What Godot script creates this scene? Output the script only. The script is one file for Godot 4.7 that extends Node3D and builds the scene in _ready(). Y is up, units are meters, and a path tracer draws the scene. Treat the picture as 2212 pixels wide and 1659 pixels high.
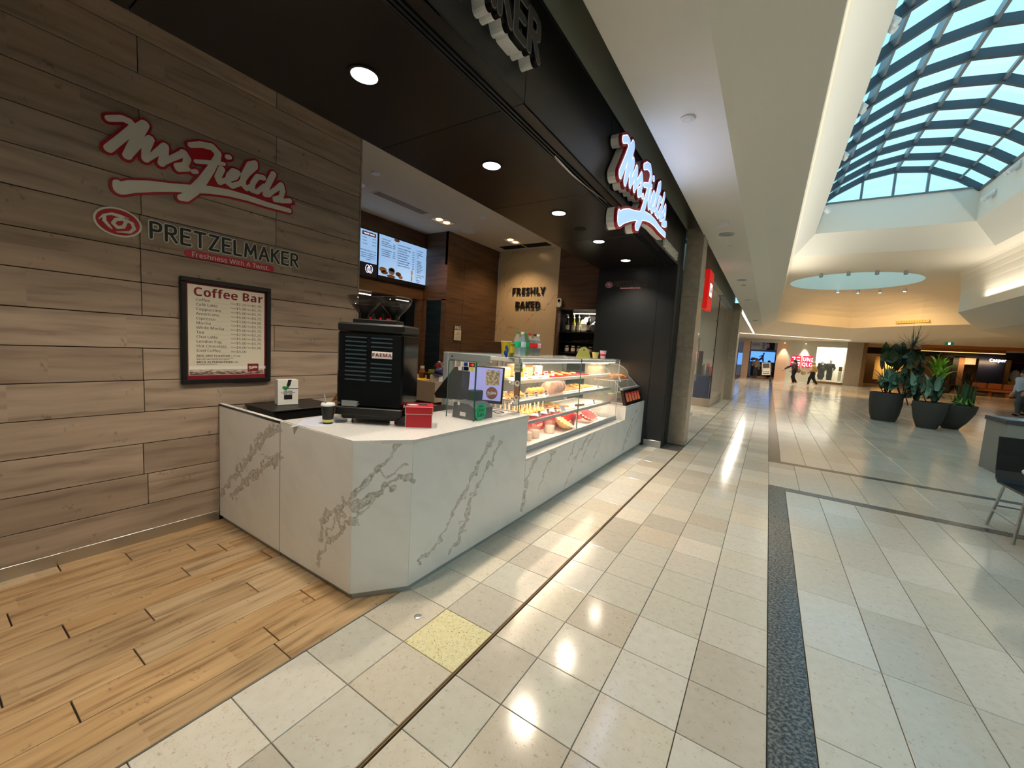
extends Node3D
# A bakery kiosk inside a shopping mall, built in metres, y up; the concourse runs along -Z.

var M := {}
var used := {}
var rng := RandomNumberGenerator.new()

class MB:
	var v := PackedVector3Array()
	var n := PackedVector3Array()
	var t := PackedVector2Array()
	var c := PackedColorArray()
	var off := Vector2.ZERO
	var swap := false
	var tint := Color(1, 1, 1)

	func uv(p: Vector3, nn: Vector3) -> Vector2:
		var a := nn.abs()
		var q := Vector2(p.x, -p.y)
		if a.y >= a.x and a.y >= a.z:
			q = Vector2(p.z, p.x)
		elif a.x >= a.z:
			q = Vector2(-p.z, -p.y)
		if swap:
			q = Vector2(q.y, q.x)
		return q + off

	func vert(p: Vector3, nn: Vector3, u: Vector2) -> void:
		v.append(p)
		n.append(nn)
		t.append(u)
		c.append(tint)

	# corners counter-clockwise as seen from outside
	func tri(a: Vector3, b: Vector3, d: Vector3) -> void:
		var nn := (b - a).cross(d - a).normalized()
		for p in [a, d, b]:
			vert(p, nn, uv(p, nn))

	func quad(a: Vector3, b: Vector3, d: Vector3, e: Vector3) -> void:
		var nn := (d - a).cross(e - b).normalized()
		for p in [a, d, b, a, e, d]:
			vert(p, nn, uv(p, nn))

	func quad_uv(a: Vector3, b: Vector3, d: Vector3, e: Vector3, r: Rect2 = Rect2(0, 0, 1, 1)) -> void:
		# a lower left, b lower right, d upper right, e upper left; the texture's top is at d, e
		var nn := (d - a).cross(e - b).normalized()
		var u := [Vector2(r.position.x, r.end.y), r.end, Vector2(r.end.x, r.position.y), r.position]
		var p := [a, b, d, e]
		for k in [0, 2, 1, 0, 3, 2]:
			vert(p[k], nn, u[k])

	func squad(p: Array, m: Array) -> void:
		for k in [0, 2, 1, 0, 3, 2]:
			vert(p[k], m[k], uv(p[k], m[k]))

	func box(lo: Vector3, hi: Vector3, b := 0.0, tr := Transform3D()) -> void:
		if b <= 0.0:
			var p := []
			for k in 8:
				p.append(tr * Vector3(hi.x if k & 1 else lo.x, hi.y if k & 2 else lo.y, hi.z if k & 4 else lo.z))
			quad(p[4], p[5], p[7], p[6])
			quad(p[1], p[0], p[2], p[3])
			quad(p[5], p[1], p[3], p[7])
			quad(p[0], p[4], p[6], p[2])
			quad(p[6], p[7], p[3], p[2])
			quad(p[0], p[1], p[5], p[4])
			return
		var ctr := (lo + hi) / 2
		var h := (hi - lo) / 2
		b = minf(b, minf(h.x, minf(h.y, h.z)) * 0.98)
		var P := func(s: Vector3, ax: int) -> Vector3:
			var q := Vector3(s.x * (h.x - b), s.y * (h.y - b), s.z * (h.z - b))
			q[ax] = s[ax] * h[ax]
			return tr * (ctr + q)
		for ax in 3:
			var u := (ax + 1) % 3
			var w := (ax + 2) % 3
			for s in [-1.0, 1.0]:
				var q := []
				for k in [[-1, -1], [1, -1], [1, 1], [-1, 1]]:
					var sg := Vector3()
					sg[ax] = s
					sg[u] = k[0]
					sg[w] = k[1]
					q.append(P.call(sg, ax))
				if s > 0:
					quad(q[0], q[1], q[2], q[3])
				else:
					quad(q[3], q[2], q[1], q[0])
			for su in [-1.0, 1.0]:
				for sw in [-1.0, 1.0]:
					var s0 := Vector3()
					s0[u] = su
					s0[w] = sw
					s0[ax] = -1
					var s1 := s0
					s1[ax] = 1
					if su * sw > 0:
						quad(P.call(s0, u), P.call(s0, w), P.call(s1, w), P.call(s1, u))
					else:
						quad(P.call(s0, w), P.call(s0, u), P.call(s1, u), P.call(s1, w))
		for k in 8:
			var s := Vector3(1 if k & 1 else -1, 1 if k & 2 else -1, 1 if k & 4 else -1)
			if s.x * s.y * s.z > 0:
				tri(P.call(s, 0), P.call(s, 1), P.call(s, 2))
			else:
				tri(P.call(s, 0), P.call(s, 2), P.call(s, 1))

	func cbox(ctr: Vector3, size: Vector3, b := 0.0, tr := Transform3D()) -> void:
		box(ctr - size / 2, ctr + size / 2, b, tr)

	# convex or triangulated outline (counter-clockwise, local x y) pushed from d0 to d1 along local z
	func prism(poly: PackedVector2Array, tr: Transform3D, d0: float, d1: float, convex := true, back := true) -> void:
		var idx := PackedInt32Array()
		if convex:
			for k in range(1, poly.size() - 1):
				idx.append_array([0, k, k + 1])
		else:
			idx = Geometry2D.triangulate_polygon(poly)
		for k in range(0, idx.size(), 3):
			var q := [poly[idx[k]], poly[idx[k + 1]], poly[idx[k + 2]]]
			if (q[1] - q[0]).cross(q[2] - q[0]) < 0:
				q = [q[0], q[2], q[1]]
			tri(tr * Vector3(q[0].x, q[0].y, d1), tr * Vector3(q[1].x, q[1].y, d1), tr * Vector3(q[2].x, q[2].y, d1))
			if back:
				tri(tr * Vector3(q[0].x, q[0].y, d0), tr * Vector3(q[2].x, q[2].y, d0), tr * Vector3(q[1].x, q[1].y, d0))
		for k in poly.size():
			var a := poly[k]
			var b := poly[(k + 1) % poly.size()]
			quad(tr * Vector3(a.x, a.y, d0), tr * Vector3(b.x, b.y, d0), tr * Vector3(b.x, b.y, d1), tr * Vector3(a.x, a.y, d1))

	# outlines joined into one flat shape: outer rings and the holes left in them
	static func join(polys: Array) -> Array:
		var outer := []
		var holes := []
		for p in polys:
			var cur: PackedVector2Array = p
			var left := []
			for h in holes:
				left.append_array(Geometry2D.clip_polygons(h, cur))
			holes = left
			var keep := []
			for o in outer:
				var m := Geometry2D.merge_polygons(cur, o)
				var outs := []
				var hs := []
				for q in m:
					if Geometry2D.is_polygon_clockwise(q):
						hs.append(q)
					else:
						outs.append(q)
				if outs.size() == 1:
					cur = outs[0]
					for h in hs:
						h.reverse()
						holes.append(h)
				else:
					keep.append(o)
			outer = keep
			outer.append(cur)
		return [outer, holes]

	# pushes joined outlines from d0 to d1
	func plate(polys: Array, tr: Transform3D, d0: float, d1: float) -> void:
		var sh := join(polys)
		var solid: Array = sh[0].duplicate()
		for h in sh[1]:
			if h.size() < 3:
				continue
			var mid := 0.0
			for p in h:
				mid += p.x / h.size()
			var next := []
			for s in solid:
				var lo := Vector2(1e9, 1e9)
				var hi := -lo
				for p in s:
					lo = lo.min(p)
					hi = hi.max(p)
				if mid <= lo.x or mid >= hi.x or Geometry2D.intersect_polygons(s, h).is_empty():
					next.append(s)
					continue
				for side in [[lo.x - 1, mid], [mid, hi.x + 1]]:
					var rect := PackedVector2Array([Vector2(side[0], lo.y - 1), Vector2(side[1], lo.y - 1), Vector2(side[1], hi.y + 1), Vector2(side[0], hi.y + 1)])
					for q in Geometry2D.intersect_polygons(s, rect):
						for w in Geometry2D.clip_polygons(q, h):
							if not Geometry2D.is_polygon_clockwise(w):
								next.append(w)
			solid = next
		for s in solid:
			var idx := Geometry2D.triangulate_polygon(s)
			for k in range(0, idx.size(), 3):
				var q := [s[idx[k]], s[idx[k + 1]], s[idx[k + 2]]]
				if (q[1] - q[0]).cross(q[2] - q[0]) < 0:
					q = [q[0], q[2], q[1]]
				tri(tr * Vector3(q[0].x, q[0].y, d1), tr * Vector3(q[1].x, q[1].y, d1), tr * Vector3(q[2].x, q[2].y, d1))
				tri(tr * Vector3(q[0].x, q[0].y, d0), tr * Vector3(q[2].x, q[2].y, d0), tr * Vector3(q[1].x, q[1].y, d0))
		for ring in [sh[0], sh[1]]:
			for s in ring:
				for k in s.size():
					var a: Vector2 = s[k]
					var b: Vector2 = s[(k + 1) % s.size()]
					if ring == sh[1]:
						var c_ := a
						a = b
						b = c_
					quad(tr * Vector3(a.x, a.y, d0), tr * Vector3(b.x, b.y, d0), tr * Vector3(b.x, b.y, d1), tr * Vector3(a.x, a.y, d1))

	# outlines of a chain of round-ended strokes; pts are Vector3(x, y, radius)
	static func hulls(pts: Array, grow := 0.0, seg := 6) -> Array:
		var out := []
		for k in range(maxi(1, pts.size() - 1)):
			var a: Vector3 = pts[k]
			var b: Vector3 = pts[mini(k + 1, pts.size() - 1)]
			var circle := PackedVector2Array()
			for q in [a, b]:
				for j in seg * 2:
					var an := TAU * j / (seg * 2)
					circle.append(Vector2(q.x, q.y) + Vector2(cos(an), sin(an)) * (q.z + grow))
			var hull := Geometry2D.convex_hull(circle)
			hull.resize(hull.size() - 1)
			if Geometry2D.is_polygon_clockwise(hull):
				hull.reverse()
			out.append(hull)
		return out

	func stroke(pts: Array, tr: Transform3D, d0: float, d1: float, grow := 0.0, seg := 6) -> void:
		plate(hulls(pts, grow, seg), tr, d0, d1)

	func strokes(lines: Array, tr: Transform3D, d0: float, d1: float, grow := 0.0, seg := 6) -> void:
		var all := []
		for l in lines:
			all.append_array(hulls(l, grow, seg))
		plate(all, tr, d0, d1)

	# profile points (radius, y), turned round local y
	func lathe(prof: Array, seg := 24, tr := Transform3D(), smooth := false) -> void:
		var nr := []
		for k in prof.size() - 1:
			var d: Vector2 = prof[k + 1] - prof[k]
			nr.append(Vector2(d.y, -d.x).normalized())
		for k in prof.size() - 1:
			var n0: Vector2 = nr[k]
			var n1: Vector2 = nr[k]
			if smooth:
				if k > 0 and nr[k].dot(nr[k - 1]) > 0.4:
					n0 = (nr[k] + nr[k - 1]).normalized()
				if k < nr.size() - 1 and nr[k].dot(nr[k + 1]) > 0.4:
					n1 = (nr[k] + nr[k + 1]).normalized()
			for j in seg:
				var a0 := TAU * j / seg
				var a1 := TAU * (j + 1) / seg
				var e0 := Vector3(cos(a0), 0, -sin(a0))
				var e1 := Vector3(cos(a1), 0, -sin(a1))
				var p: Vector2 = prof[k]
				var q: Vector2 = prof[k + 1]
				var ps := [tr * (e0 * p.x + Vector3.UP * p.y), tr * (e1 * p.x + Vector3.UP * p.y), tr * (e1 * q.x + Vector3.UP * q.y), tr * (e0 * q.x + Vector3.UP * q.y)]
				var ns := [tr.basis * (e0 * n0.x + Vector3.UP * n0.y), tr.basis * (e1 * n0.x + Vector3.UP * n0.y), tr.basis * (e1 * n1.x + Vector3.UP * n1.y), tr.basis * (e0 * n1.x + Vector3.UP * n1.y)]
				var us := [Vector2(float(j) / seg, float(k)), Vector2(float(j + 1) / seg, float(k)), Vector2(float(j + 1) / seg, float(k + 1)), Vector2(float(j) / seg, float(k + 1))]
				if p.x > 1e-6:
					for i in [0, 2, 1]:
						vert(ps[i], ns[i], us[i])
				if q.x > 1e-6:
					for i in [0, 3, 2]:
						vert(ps[i], ns[i], us[i])

	func cyl(a: Vector3, b: Vector3, r: float, seg := 10, r2 := -1.0) -> void:
		tube([a, b], r, seg, r2)

	func tube(path: Array, r: float, seg := 8, r2 := -1.0) -> void:
		if r2 < 0:
			r2 = r
		var rings := []
		var dirs := []
		var up := Vector3(0.31, 0.87, 0.38)
		for k in path.size():
			var d: Vector3 = (path[mini(k + 1, path.size() - 1)] - path[maxi(k - 1, 0)]).normalized()
			if absf(d.dot(up)) > 0.95:
				up = Vector3(0.9, 0.1, -0.4)
			var x := up.cross(d).normalized()
			var y := d.cross(x)
			up = y
			var rr := lerpf(r, r2, float(k) / (path.size() - 1))
			var ring := []
			for j in seg:
				var an := TAU * j / seg
				ring.append([path[k] + (x * cos(an) + y * sin(an)) * rr, x * cos(an) + y * sin(an)])
			rings.append(ring)
			dirs.append(d)
		for k in path.size() - 1:
			for j in seg:
				var i := (j + 1) % seg
				var A: Array = rings[k]
				var B: Array = rings[k + 1]
				squad([A[j][0], A[i][0], B[i][0], B[j][0]], [A[j][1], A[i][1], B[i][1], B[j][1]])
		for e in [0, path.size() - 1]:
			for j in range(1, seg - 1):
				var R: Array = rings[e]
				if e == 0:
					tri(R[0][0], R[j + 1][0], R[j][0])
				else:
					tri(R[0][0], R[j][0], R[j + 1][0])

	func ball(ctr: Vector3, r: Vector3, seg := 12, rows := 8, tr := Transform3D()) -> void:
		for i in rows:
			for j in seg:
				var ps := []
				var ns := []
				for k in [[0, 0], [1, 0], [1, 1], [0, 1]]:
					var la: float = PI * (float(i + k[1]) / rows - 0.5)
					var lo: float = TAU * (j + k[0]) / seg
					var e := Vector3(cos(la) * cos(lo), sin(la), -cos(la) * sin(lo))
					ps.append(tr * (ctr + e * r))
					ns.append((tr.basis * (e / r)).normalized())
				squad(ps, ns)

	func mesh(src: Mesh, tr: Transform3D) -> void:
		for s in src.get_surface_count():
			var a := src.surface_get_arrays(s)
			var vs: PackedVector3Array = a[Mesh.ARRAY_VERTEX]
			var ns: PackedVector3Array = a[Mesh.ARRAY_NORMAL]
			var ix: PackedInt32Array = a[Mesh.ARRAY_INDEX] if a[Mesh.ARRAY_INDEX] != null else PackedInt32Array(range(vs.size()))
			for i in ix:
				vert(tr * vs[i], (tr.basis * ns[i]).normalized(), Vector2.ZERO)

	func done(colored := false) -> ArrayMesh:
		var a := []
		a.resize(Mesh.ARRAY_MAX)
		a[Mesh.ARRAY_VERTEX] = v
		a[Mesh.ARRAY_NORMAL] = n
		a[Mesh.ARRAY_TEX_UV] = t
		if colored:
			a[Mesh.ARRAY_COLOR] = c
		var m := ArrayMesh.new()
		m.add_surface_from_arrays(Mesh.PRIMITIVE_TRIANGLES, a)
		return m


func numbered(called: String) -> String:
	if not used.has(called):
		used[called] = 0
		return called
	used[called] += 1
	return "%s_%03d" % [called, used[called]]

func node(called: String, mesh: Mesh, mat: Material, parent: Node3D = null, at := Vector3.ZERO) -> MeshInstance3D:
	var o := MeshInstance3D.new()
	o.mesh = mesh
	o.material_override = mat
	o.position = at
	if parent == null:
		o.name = numbered(called)
		add_child(o)
	else:
		o.name = called
		parent.add_child(o, true)
	return o

func obj(called: String, mb: MB, mat: Material, parent: Node3D = null, at := Vector3.ZERO) -> MeshInstance3D:
	return node(called, mb.done(mat.vertex_color_use_as_albedo), mat, parent, at)

func struct(called: String, mb: MB, mat: Material, parent: Node3D = null) -> MeshInstance3D:
	var o := obj(called, mb, mat, parent)
	if parent == null:
		o.set_meta("kind", "structure")
	return o

func tag(o: Node3D, label: String, category: String, group := "") -> Node3D:
	o.set_meta("label", label)
	o.set_meta("category", category)
	if group:
		o.set_meta("group", group)
	return o

func thing(called: String, label: String, category: String, at := Vector3.ZERO, turn := 0.0, group := "") -> Node3D:
	var o := Node3D.new()
	o.name = numbered(called)
	add_child(o)
	o.position = at
	o.rotation.y = turn
	return tag(o, label, category, group)

func dup(src: Node3D, called: String, label: String, at: Vector3, turn := 0.0, group := "") -> Node3D:
	var o: Node3D = src.duplicate()
	o.name = numbered(called)
	add_child(o)
	o.position = at
	o.rotation.y = turn
	o.set_meta("label", label)
	if group:
		o.set_meta("group", group)
	return o

func bx(lo: Vector3, hi: Vector3, b := 0.0) -> MB:
	var m := MB.new()
	m.box(lo, hi, b)
	return m

func V(x: float, y: float, z: float) -> Vector3:
	return Vector3(x, y, z)

# frames for flat things: on a wall that faces +X (u runs along -Z), on a wall that faces +Z, on the floor
func on_x(x: float, u: float, y: float) -> Transform3D:
	return Transform3D(Basis(V(0, 0, -1), V(0, 1, 0), V(1, 0, 0)), V(x, y, -u))

func on_z(x: float, y: float, z: float) -> Transform3D:
	return Transform3D(Basis(), V(x, y, z))

func on_y(x: float, y: float, z: float) -> Transform3D:
	return Transform3D(Basis(V(1, 0, 0), V(0, 0, -1), V(0, 1, 0)), V(x, y, z))

var fonts := {}
func font(kind: String) -> Font:
	if not fonts.has(kind):
		var f := SystemFont.new()
		f.font_names = PackedStringArray(["Droid Serif" if kind == "serif" else "Droid Sans"])
		f.font_weight = 700 if kind == "bold" else 400
		fonts[kind] = f
	return fonts[kind]

# lettering of em size s; align 0 left, 1 centre, 2 right; T is the frame of the surface it lies on
func letters(mb: MB, text: String, s: float, tr: Transform3D, x: float, y: float, kind := "regular", depth := 0.001, align := 0, stretch := 1.0, slant := 0.0) -> void:
	var tm := TextMesh.new()
	tm.text = text
	tm.font = font(kind)
	tm.font_size = 48
	tm.pixel_size = s / 48.0
	tm.depth = depth
	tm.curve_step = 4.0 if s < 0.1 else 1.0
	tm.horizontal_alignment = [HORIZONTAL_ALIGNMENT_LEFT, HORIZONTAL_ALIGNMENT_CENTER, HORIZONTAL_ALIGNMENT_RIGHT][align]
	tm.vertical_alignment = VERTICAL_ALIGNMENT_CENTER
	var own := Transform3D(Basis(V(stretch, 0, 0), V(slant, 1, 0), V(0, 0, 1)), V(x, y, depth / 2))
	mb.mesh(tm, tr * own)

func mat(name: String, color: Color, rough := 0.6, metal := 0.0, tex: Texture2D = null, scale := Vector3.ONE) -> StandardMaterial3D:
	var m := StandardMaterial3D.new()
	m.resource_name = name
	m.albedo_color = color
	m.roughness = rough
	m.metallic = metal
	if tex:
		m.albedo_texture = tex
		m.uv1_scale = scale
	M[name] = m
	return m

func glow(name: String, color: Color, energy: float) -> StandardMaterial3D:
	var m := mat(name, color, 0.5)
	m.emission_enabled = true
	m.emission = color
	m.emission_energy_multiplier = energy
	return m

func glass(name: String, color: Color, alpha: float, rough := 0.02) -> StandardMaterial3D:
	var m := mat(name, Color(color.r, color.g, color.b, alpha), rough)
	m.transparency = BaseMaterial3D.TRANSPARENCY_ALPHA
	m.cull_mode = BaseMaterial3D.CULL_DISABLED
	return m

func C(r: float, g: float, b: float) -> Color:
	return Color(r / 255.0, g / 255.0, b / 255.0)

func noise(seed_: int, freq: float, oct := 4, kind := FastNoiseLite.TYPE_SIMPLEX_SMOOTH) -> FastNoiseLite:
	var f := FastNoiseLite.new()
	f.seed = seed_
	f.noise_type = kind
	f.frequency = freq
	f.fractal_octaves = oct
	if oct <= 1:
		f.fractal_type = FastNoiseLite.FRACTAL_NONE
	return f

func paint(w: int, h: int, f: Callable) -> ImageTexture:
	var im := Image.create(w, h, false, Image.FORMAT_RGB8)
	for y in h:
		for x in w:
			im.set_pixel(x, y, f.call(float(x), float(y)))
	return ImageTexture.create_from_image(im)

func wood_texture(seed_: int, light: Color, mid: Color, dark: Color, knots: float, contrast := 0.5, w := 1024, h := 256) -> ImageTexture:
	# grain runs along x
	var a := noise(seed_, 1.0, 4)
	var b := noise(seed_ + 7, 1.0, 3)
	var k := noise(seed_ + 13, 1.0, 2)
	var cell := noise(seed_ + 19, 1.0, 1, FastNoiseLite.TYPE_CELLULAR)
	return paint(w, h, func(x: float, y: float) -> Color:
		var u := x / 256.0
		var q := y / 256.0
		var bend := a.get_noise_2d(u * 0.5, q * 1.2) * 0.3
		var g := b.get_noise_2d(u * 0.55 + 20.0, (q + bend * 0.12) * 11.0)
		var fine := a.get_noise_2d(u * 3.0 + 50.0, (q + bend * 0.05) * 75.0)
		var c := mid.lerp(light, clampf(0.5 + g * 0.9 + fine * 0.25, 0, 1))
		c = c.lerp(dark, clampf(-g * 1.2 - 0.25 + fine * 0.3, 0, 1) * contrast)
		c = c.lerp(dark, clampf(fine * 0.5, 0, 1) * 0.3 * contrast)
		var kn := k.get_noise_2d(u * 2.6 + 9.0, q * 7.0)
		var spot := clampf((kn - (0.62 - knots)) * 5.0, 0, 1)
		c = c.lerp(dark.darkened(0.25), spot * clampf(0.55 + cell.get_noise_2d(u * 30.0, q * 30.0), 0, 1))
		return c)

func limestone_texture(seed_: int, base: Color, fleck: Color, rust: Color, amount: float) -> ImageTexture:
	var a := noise(seed_, 0.012, 4)
	var b := noise(seed_ + 3, 0.06, 3)
	var c := noise(seed_ + 5, 0.045, 2)
	var d := noise(seed_ + 9, 0.022, 2)
	return paint(512, 512, func(x: float, y: float) -> Color:
		var col := base.lerp(base.lightened(0.12), clampf(0.5 + a.get_noise_2d(x, y), 0, 1))
		var worm := absf(b.get_noise_2d(x, y * 1.3))
		var where := clampf(c.get_noise_2d(x * 0.5, y * 0.5) * 2.5 + amount, 0, 1)
		col = col.lerp(fleck, clampf((0.035 - worm) * 28.0, 0, 1) * where * 0.75)
		var sp := b.get_noise_2d(x * 1.7 + 300.0, y * 1.7)
		col = col.lerp(fleck, clampf((sp - 0.42) * 6.0, 0, 1) * where * 0.8)
		col = col.lerp(rust, clampf((d.get_noise_2d(x * 2.0 + 90.0, y * 2.0) - 0.38) * 5.0, 0, 1) * where * 0.6)
		return col)

func marble_texture(seed_: int, base: Color, vein: Color, slope: float) -> ImageTexture:
	# 3 m x 1.5 m of white porcelain slab with long slanting veins
	var a := noise(seed_, 1.0, 4)
	var b := noise(seed_ + 4, 1.0, 3)
	var m := noise(seed_ + 8, 1.0, 2)
	return paint(1024, 512, func(x: float, y: float) -> Color:
		var p := Vector2(x / 341.0, y / 341.0)
		var wx := a.get_noise_2d(p.x * 1.2, p.y * 1.2) * 0.55 + b.get_noise_2d(p.x * 5.0, p.y * 5.0) * 0.14
		var along := (p.x + p.y * slope) * 0.55
		var across := (p.y - p.x * slope * 0.1) * 0.14
		var f := absf(m.get_noise_2d((along + wx * 0.28) * 2.1, across * 2.0 + 5.0))
		var g := absf(m.get_noise_2d((along + wx * 0.34) * 4.3 + 7.0, across * 3.0))
		var mask := clampf(a.get_noise_2d(p.x * 0.9 + 30.0, p.y * 0.9) * 2.2 + 0.35, 0, 1)
		var k := clampf((0.045 - f) * 26.0, 0, 1) * mask
		k = maxf(k, clampf((0.02 - g) * 50.0, 0, 1) * mask * 0.7)
		k *= clampf(0.7 + b.get_noise_2d(p.x * 9.0, p.y * 9.0) * 1.2, 0.15, 1.0)
		var cloud := clampf(b.get_noise_2d(p.x * 1.3 + 9.0, p.y * 0.9) * 0.5, 0, 1) * 0.14
		return base.lerp(vein, maxf(k * 0.85, cloud)))

func make_materials() -> void:
	var wall_wood := wood_texture(11, C(176, 156, 138), C(156, 137, 121), C(98, 82, 70), 0.16)
	for k in 3:
		var m := mat("wall_oak_%d" % k, [C(255, 255, 255), C(246, 242, 238), C(236, 234, 232)][k], 0.55, 0.0, wall_wood, Vector3(0.5, 1.1, 1))
	mat("wall_groove", C(38, 29, 24), 0.9)
	var floor_wood := wood_texture(31, C(212, 184, 146), C(188, 158, 120), C(104, 78, 56), 0.14, 0.85)
	for k in 4:
		mat("floor_oak_%d" % k, [C(255, 255, 255), C(255, 246, 234), C(236, 230, 222), C(250, 238, 220)][k], 0.42, 0.0, floor_wood, Vector3(0.62, 1.5, 1))
	mat("grout_dark", C(52, 46, 42), 0.9)
	mat("grout", C(98, 92, 84), 0.9)
	var stone_a := limestone_texture(5, C(222, 213, 197), C(176, 164, 146), C(190, 160, 140), 0.25)
	var stone_b := limestone_texture(25, C(214, 208, 196), C(172, 164, 150), C(186, 160, 140), -0.1)
	for k in 2:
		var m := mat("limestone_%d" % k, Color.WHITE, 0.13, 0.0, [stone_a, stone_b][k], Vector3(1.9, 1.9, 1))
		m.vertex_color_use_as_albedo = true
		m.metallic_specular = 0.6
	var yellow := limestone_texture(45, C(228, 218, 170), C(150, 118, 62), C(128, 84, 44), 0.75)
	mat("limestone_yellow", Color.WHITE, 0.16, 0.0, yellow, Vector3(3, 3, 1))
	var gr := noise(61, 0.11, 3)
	var gr2 := noise(62, 0.35, 2)
	var granite := paint(256, 256, func(x: float, y: float) -> Color:
		var g := gr.get_noise_2d(x * 0.8, y * 0.8 + x * 0.2) + gr2.get_noise_2d(x, y) * 0.5
		return C(58, 62, 66).lerp(C(126, 124, 120), clampf(0.42 + g * 1.2, 0, 1)).lerp(C(30, 33, 36), clampf(-g * 2.0 - 0.3, 0, 1)))
	mat("granite", Color.WHITE, 0.16, 0.0, granite, Vector3(2.2, 2.2, 1))
	var marble := marble_texture(70, C(236, 237, 236), C(132, 127, 116), -0.75)
	mat("porcelain", Color.WHITE, 0.32, 0.0, marble, Vector3(0.333, 0.667, 1))
	var marble2 := marble_texture(92, C(214, 200, 172), C(120, 92, 58), 0.9)
	mat("porcelain_cream", Color.WHITE, 0.22, 0.0, marble2, Vector3(0.333, 0.667, 1))
	var qn := noise(81, 0.4, 2)
	var quartz := paint(256, 256, func(x: float, y: float) -> Color:
		var g := qn.get_noise_2d(x, y)
		return C(236, 235, 233).lerp(C(176, 172, 168), clampf((g - 0.28) * 5.0, 0, 1)).lerp(C(206, 204, 202), clampf((-g - 0.3) * 4.0, 0, 1)))
	mat("quartz", Color.WHITE, 0.2, 0.0, quartz, Vector3(3.3, 3.3, 1))
	var quartz_b := mat("quartz_beige", C(206, 190, 172), 0.3, 0.0, quartz, Vector3(3.3, 3.3, 1))
	var taupe := limestone_texture(55, C(150, 138, 120), C(112, 102, 88), C(128, 104, 84), -0.15)
	mat("taupe_stone", Color.WHITE, 0.3, 0.0, taupe, Vector3(1.2, 1.2, 1))
	var dark_wood := wood_texture(41, C(104, 78, 58), C(84, 62, 45), C(48, 34, 25), 0.06)
	mat("dark_oak", Color.WHITE, 0.5, 0.0, dark_wood, Vector3(0.45, 1.0, 1))
	mat("black_panel", C(20, 19, 18), 0.34)
	mat("charcoal_panel", C(27, 30, 33), 0.4)
	mat("groove_black", C(6, 6, 6), 0.9)
	mat("plaster", C(226, 222, 210), 0.9)
	mat("plaster_warm", C(230, 220, 200), 0.9)
	mat("plaster_inside", C(222, 212, 196), 0.9)
	mat("bulkhead_paint", C(176, 172, 152), 0.85)
	mat("steel", C(190, 190, 188), 0.32, 1.0)
	mat("chrome", C(215, 215, 215), 0.12, 1.0)
	mat("aluminium", C(176, 184, 188), 0.38, 0.7)
	mat("case_grey", C(150, 160, 164), 0.45)
	mat("frame_metal", C(66, 78, 86), 0.45, 0.3)
	mat("mullion", C(120, 128, 132), 0.4, 0.5)
	mat("black_plastic", C(13, 13, 14), 0.42)
	mat("black_gloss", C(12, 12, 13), 0.16)
	mat("grey_plastic", C(70, 72, 76), 0.5)
	mat("slot_dark", C(60, 78, 90), 0.4, 0.2)
	mat("white_plastic", C(232, 232, 230), 0.4)
	mat("white_paint", C(232, 230, 226), 0.5)
	mat("paper", C(232, 230, 224), 0.8)
	mat("paper_blue", C(206, 212, 232), 0.8)
	mat("paper_cream", C(222, 214, 196), 0.7)
	mat("ink", C(34, 30, 28), 0.7)
	mat("ink_grey", C(92, 86, 82), 0.7)
	mat("red", C(176, 14, 34), 0.45)
	mat("deep_red", C(124, 12, 30), 0.5)
	mat("bright_red", C(206, 22, 26), 0.4)
	mat("sign_white", C(222, 218, 206), 0.5)
	mat("letter_black", C(28, 27, 28), 0.5)
	mat("pink_red", C(190, 40, 66), 0.5)
	mat("yellow", C(226, 200, 40), 0.5)
	mat("pale_yellow", C(224, 218, 120), 0.6)
	mat("green", C(20, 150, 80), 0.5)
	mat("uber_green", C(22, 190, 130), 0.5)
	mat("blue", C(38, 78, 170), 0.5)
	mat("navy", C(18, 28, 84), 0.4)
	mat("orange", C(236, 130, 30), 0.5)
	mat("pink", C(226, 186, 206), 0.5)
	mat("cardboard", C(176, 122, 66), 0.8)
	mat("brown", C(92, 60, 36), 0.6)
	mat("leather", C(72, 50, 38), 0.6)
	mat("planter", C(68, 68, 66), 0.75)
	mat("soil", C(34, 26, 20), 1.0)
	mat("pedestal_stone", C(150, 152, 146), 0.7)
	mat("chair_black", C(24, 26, 30), 0.36)
	mat("table_white", C(212, 210, 202), 0.35)
	mat("skin", C(196, 146, 118), 0.6)
	mat("cloth_black", C(22, 21, 24), 0.9)
	mat("cloth_plum", C(52, 42, 46), 0.9)
	mat("cloth_tan", C(178, 152, 104), 0.9)
	mat("cloth_beige", C(196, 166, 142), 0.9)
	mat("cloth_grey", C(82, 88, 94), 0.9)
	mat("cloth_blue", C(182, 200, 220), 0.9)
	mat("cloth_brown", C(132, 98, 68), 0.8)
	mat("hair_dark", C(30, 24, 22), 0.8)
	mat("hair_grey", C(140, 132, 122), 0.8)
	mat("store_wall", C(196, 200, 190), 0.8)
	mat("store_pale", C(226, 220, 208), 0.7)
	mat("store_pink", C(214, 178, 150), 0.8)
	mat("store_wood", C(190, 120, 62), 0.6)
	mat("bronze", C(118, 92, 58), 0.45, 0.3)
	mat("dark_store", C(20, 18, 20), 0.6)
	mat("navy_panel", C(30, 36, 62), 0.4)
	mat("maroon", C(104, 24, 30), 0.6)
	mat("bench_leather", C(150, 88, 40), 0.5)
	mat("cookie", C(206, 152, 84), 0.8)
	mat("cookie_dark", C(92, 56, 34), 0.8)
	mat("cake_yellow", C(232, 196, 120), 0.8)
	mat("cake_brown", C(150, 92, 48), 0.7)
	mat("pretzel", C(196, 128, 56), 0.55)
	mat("icing", C(240, 226, 206), 0.6)
	mat("tray_red", C(190, 40, 50), 0.5)
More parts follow.
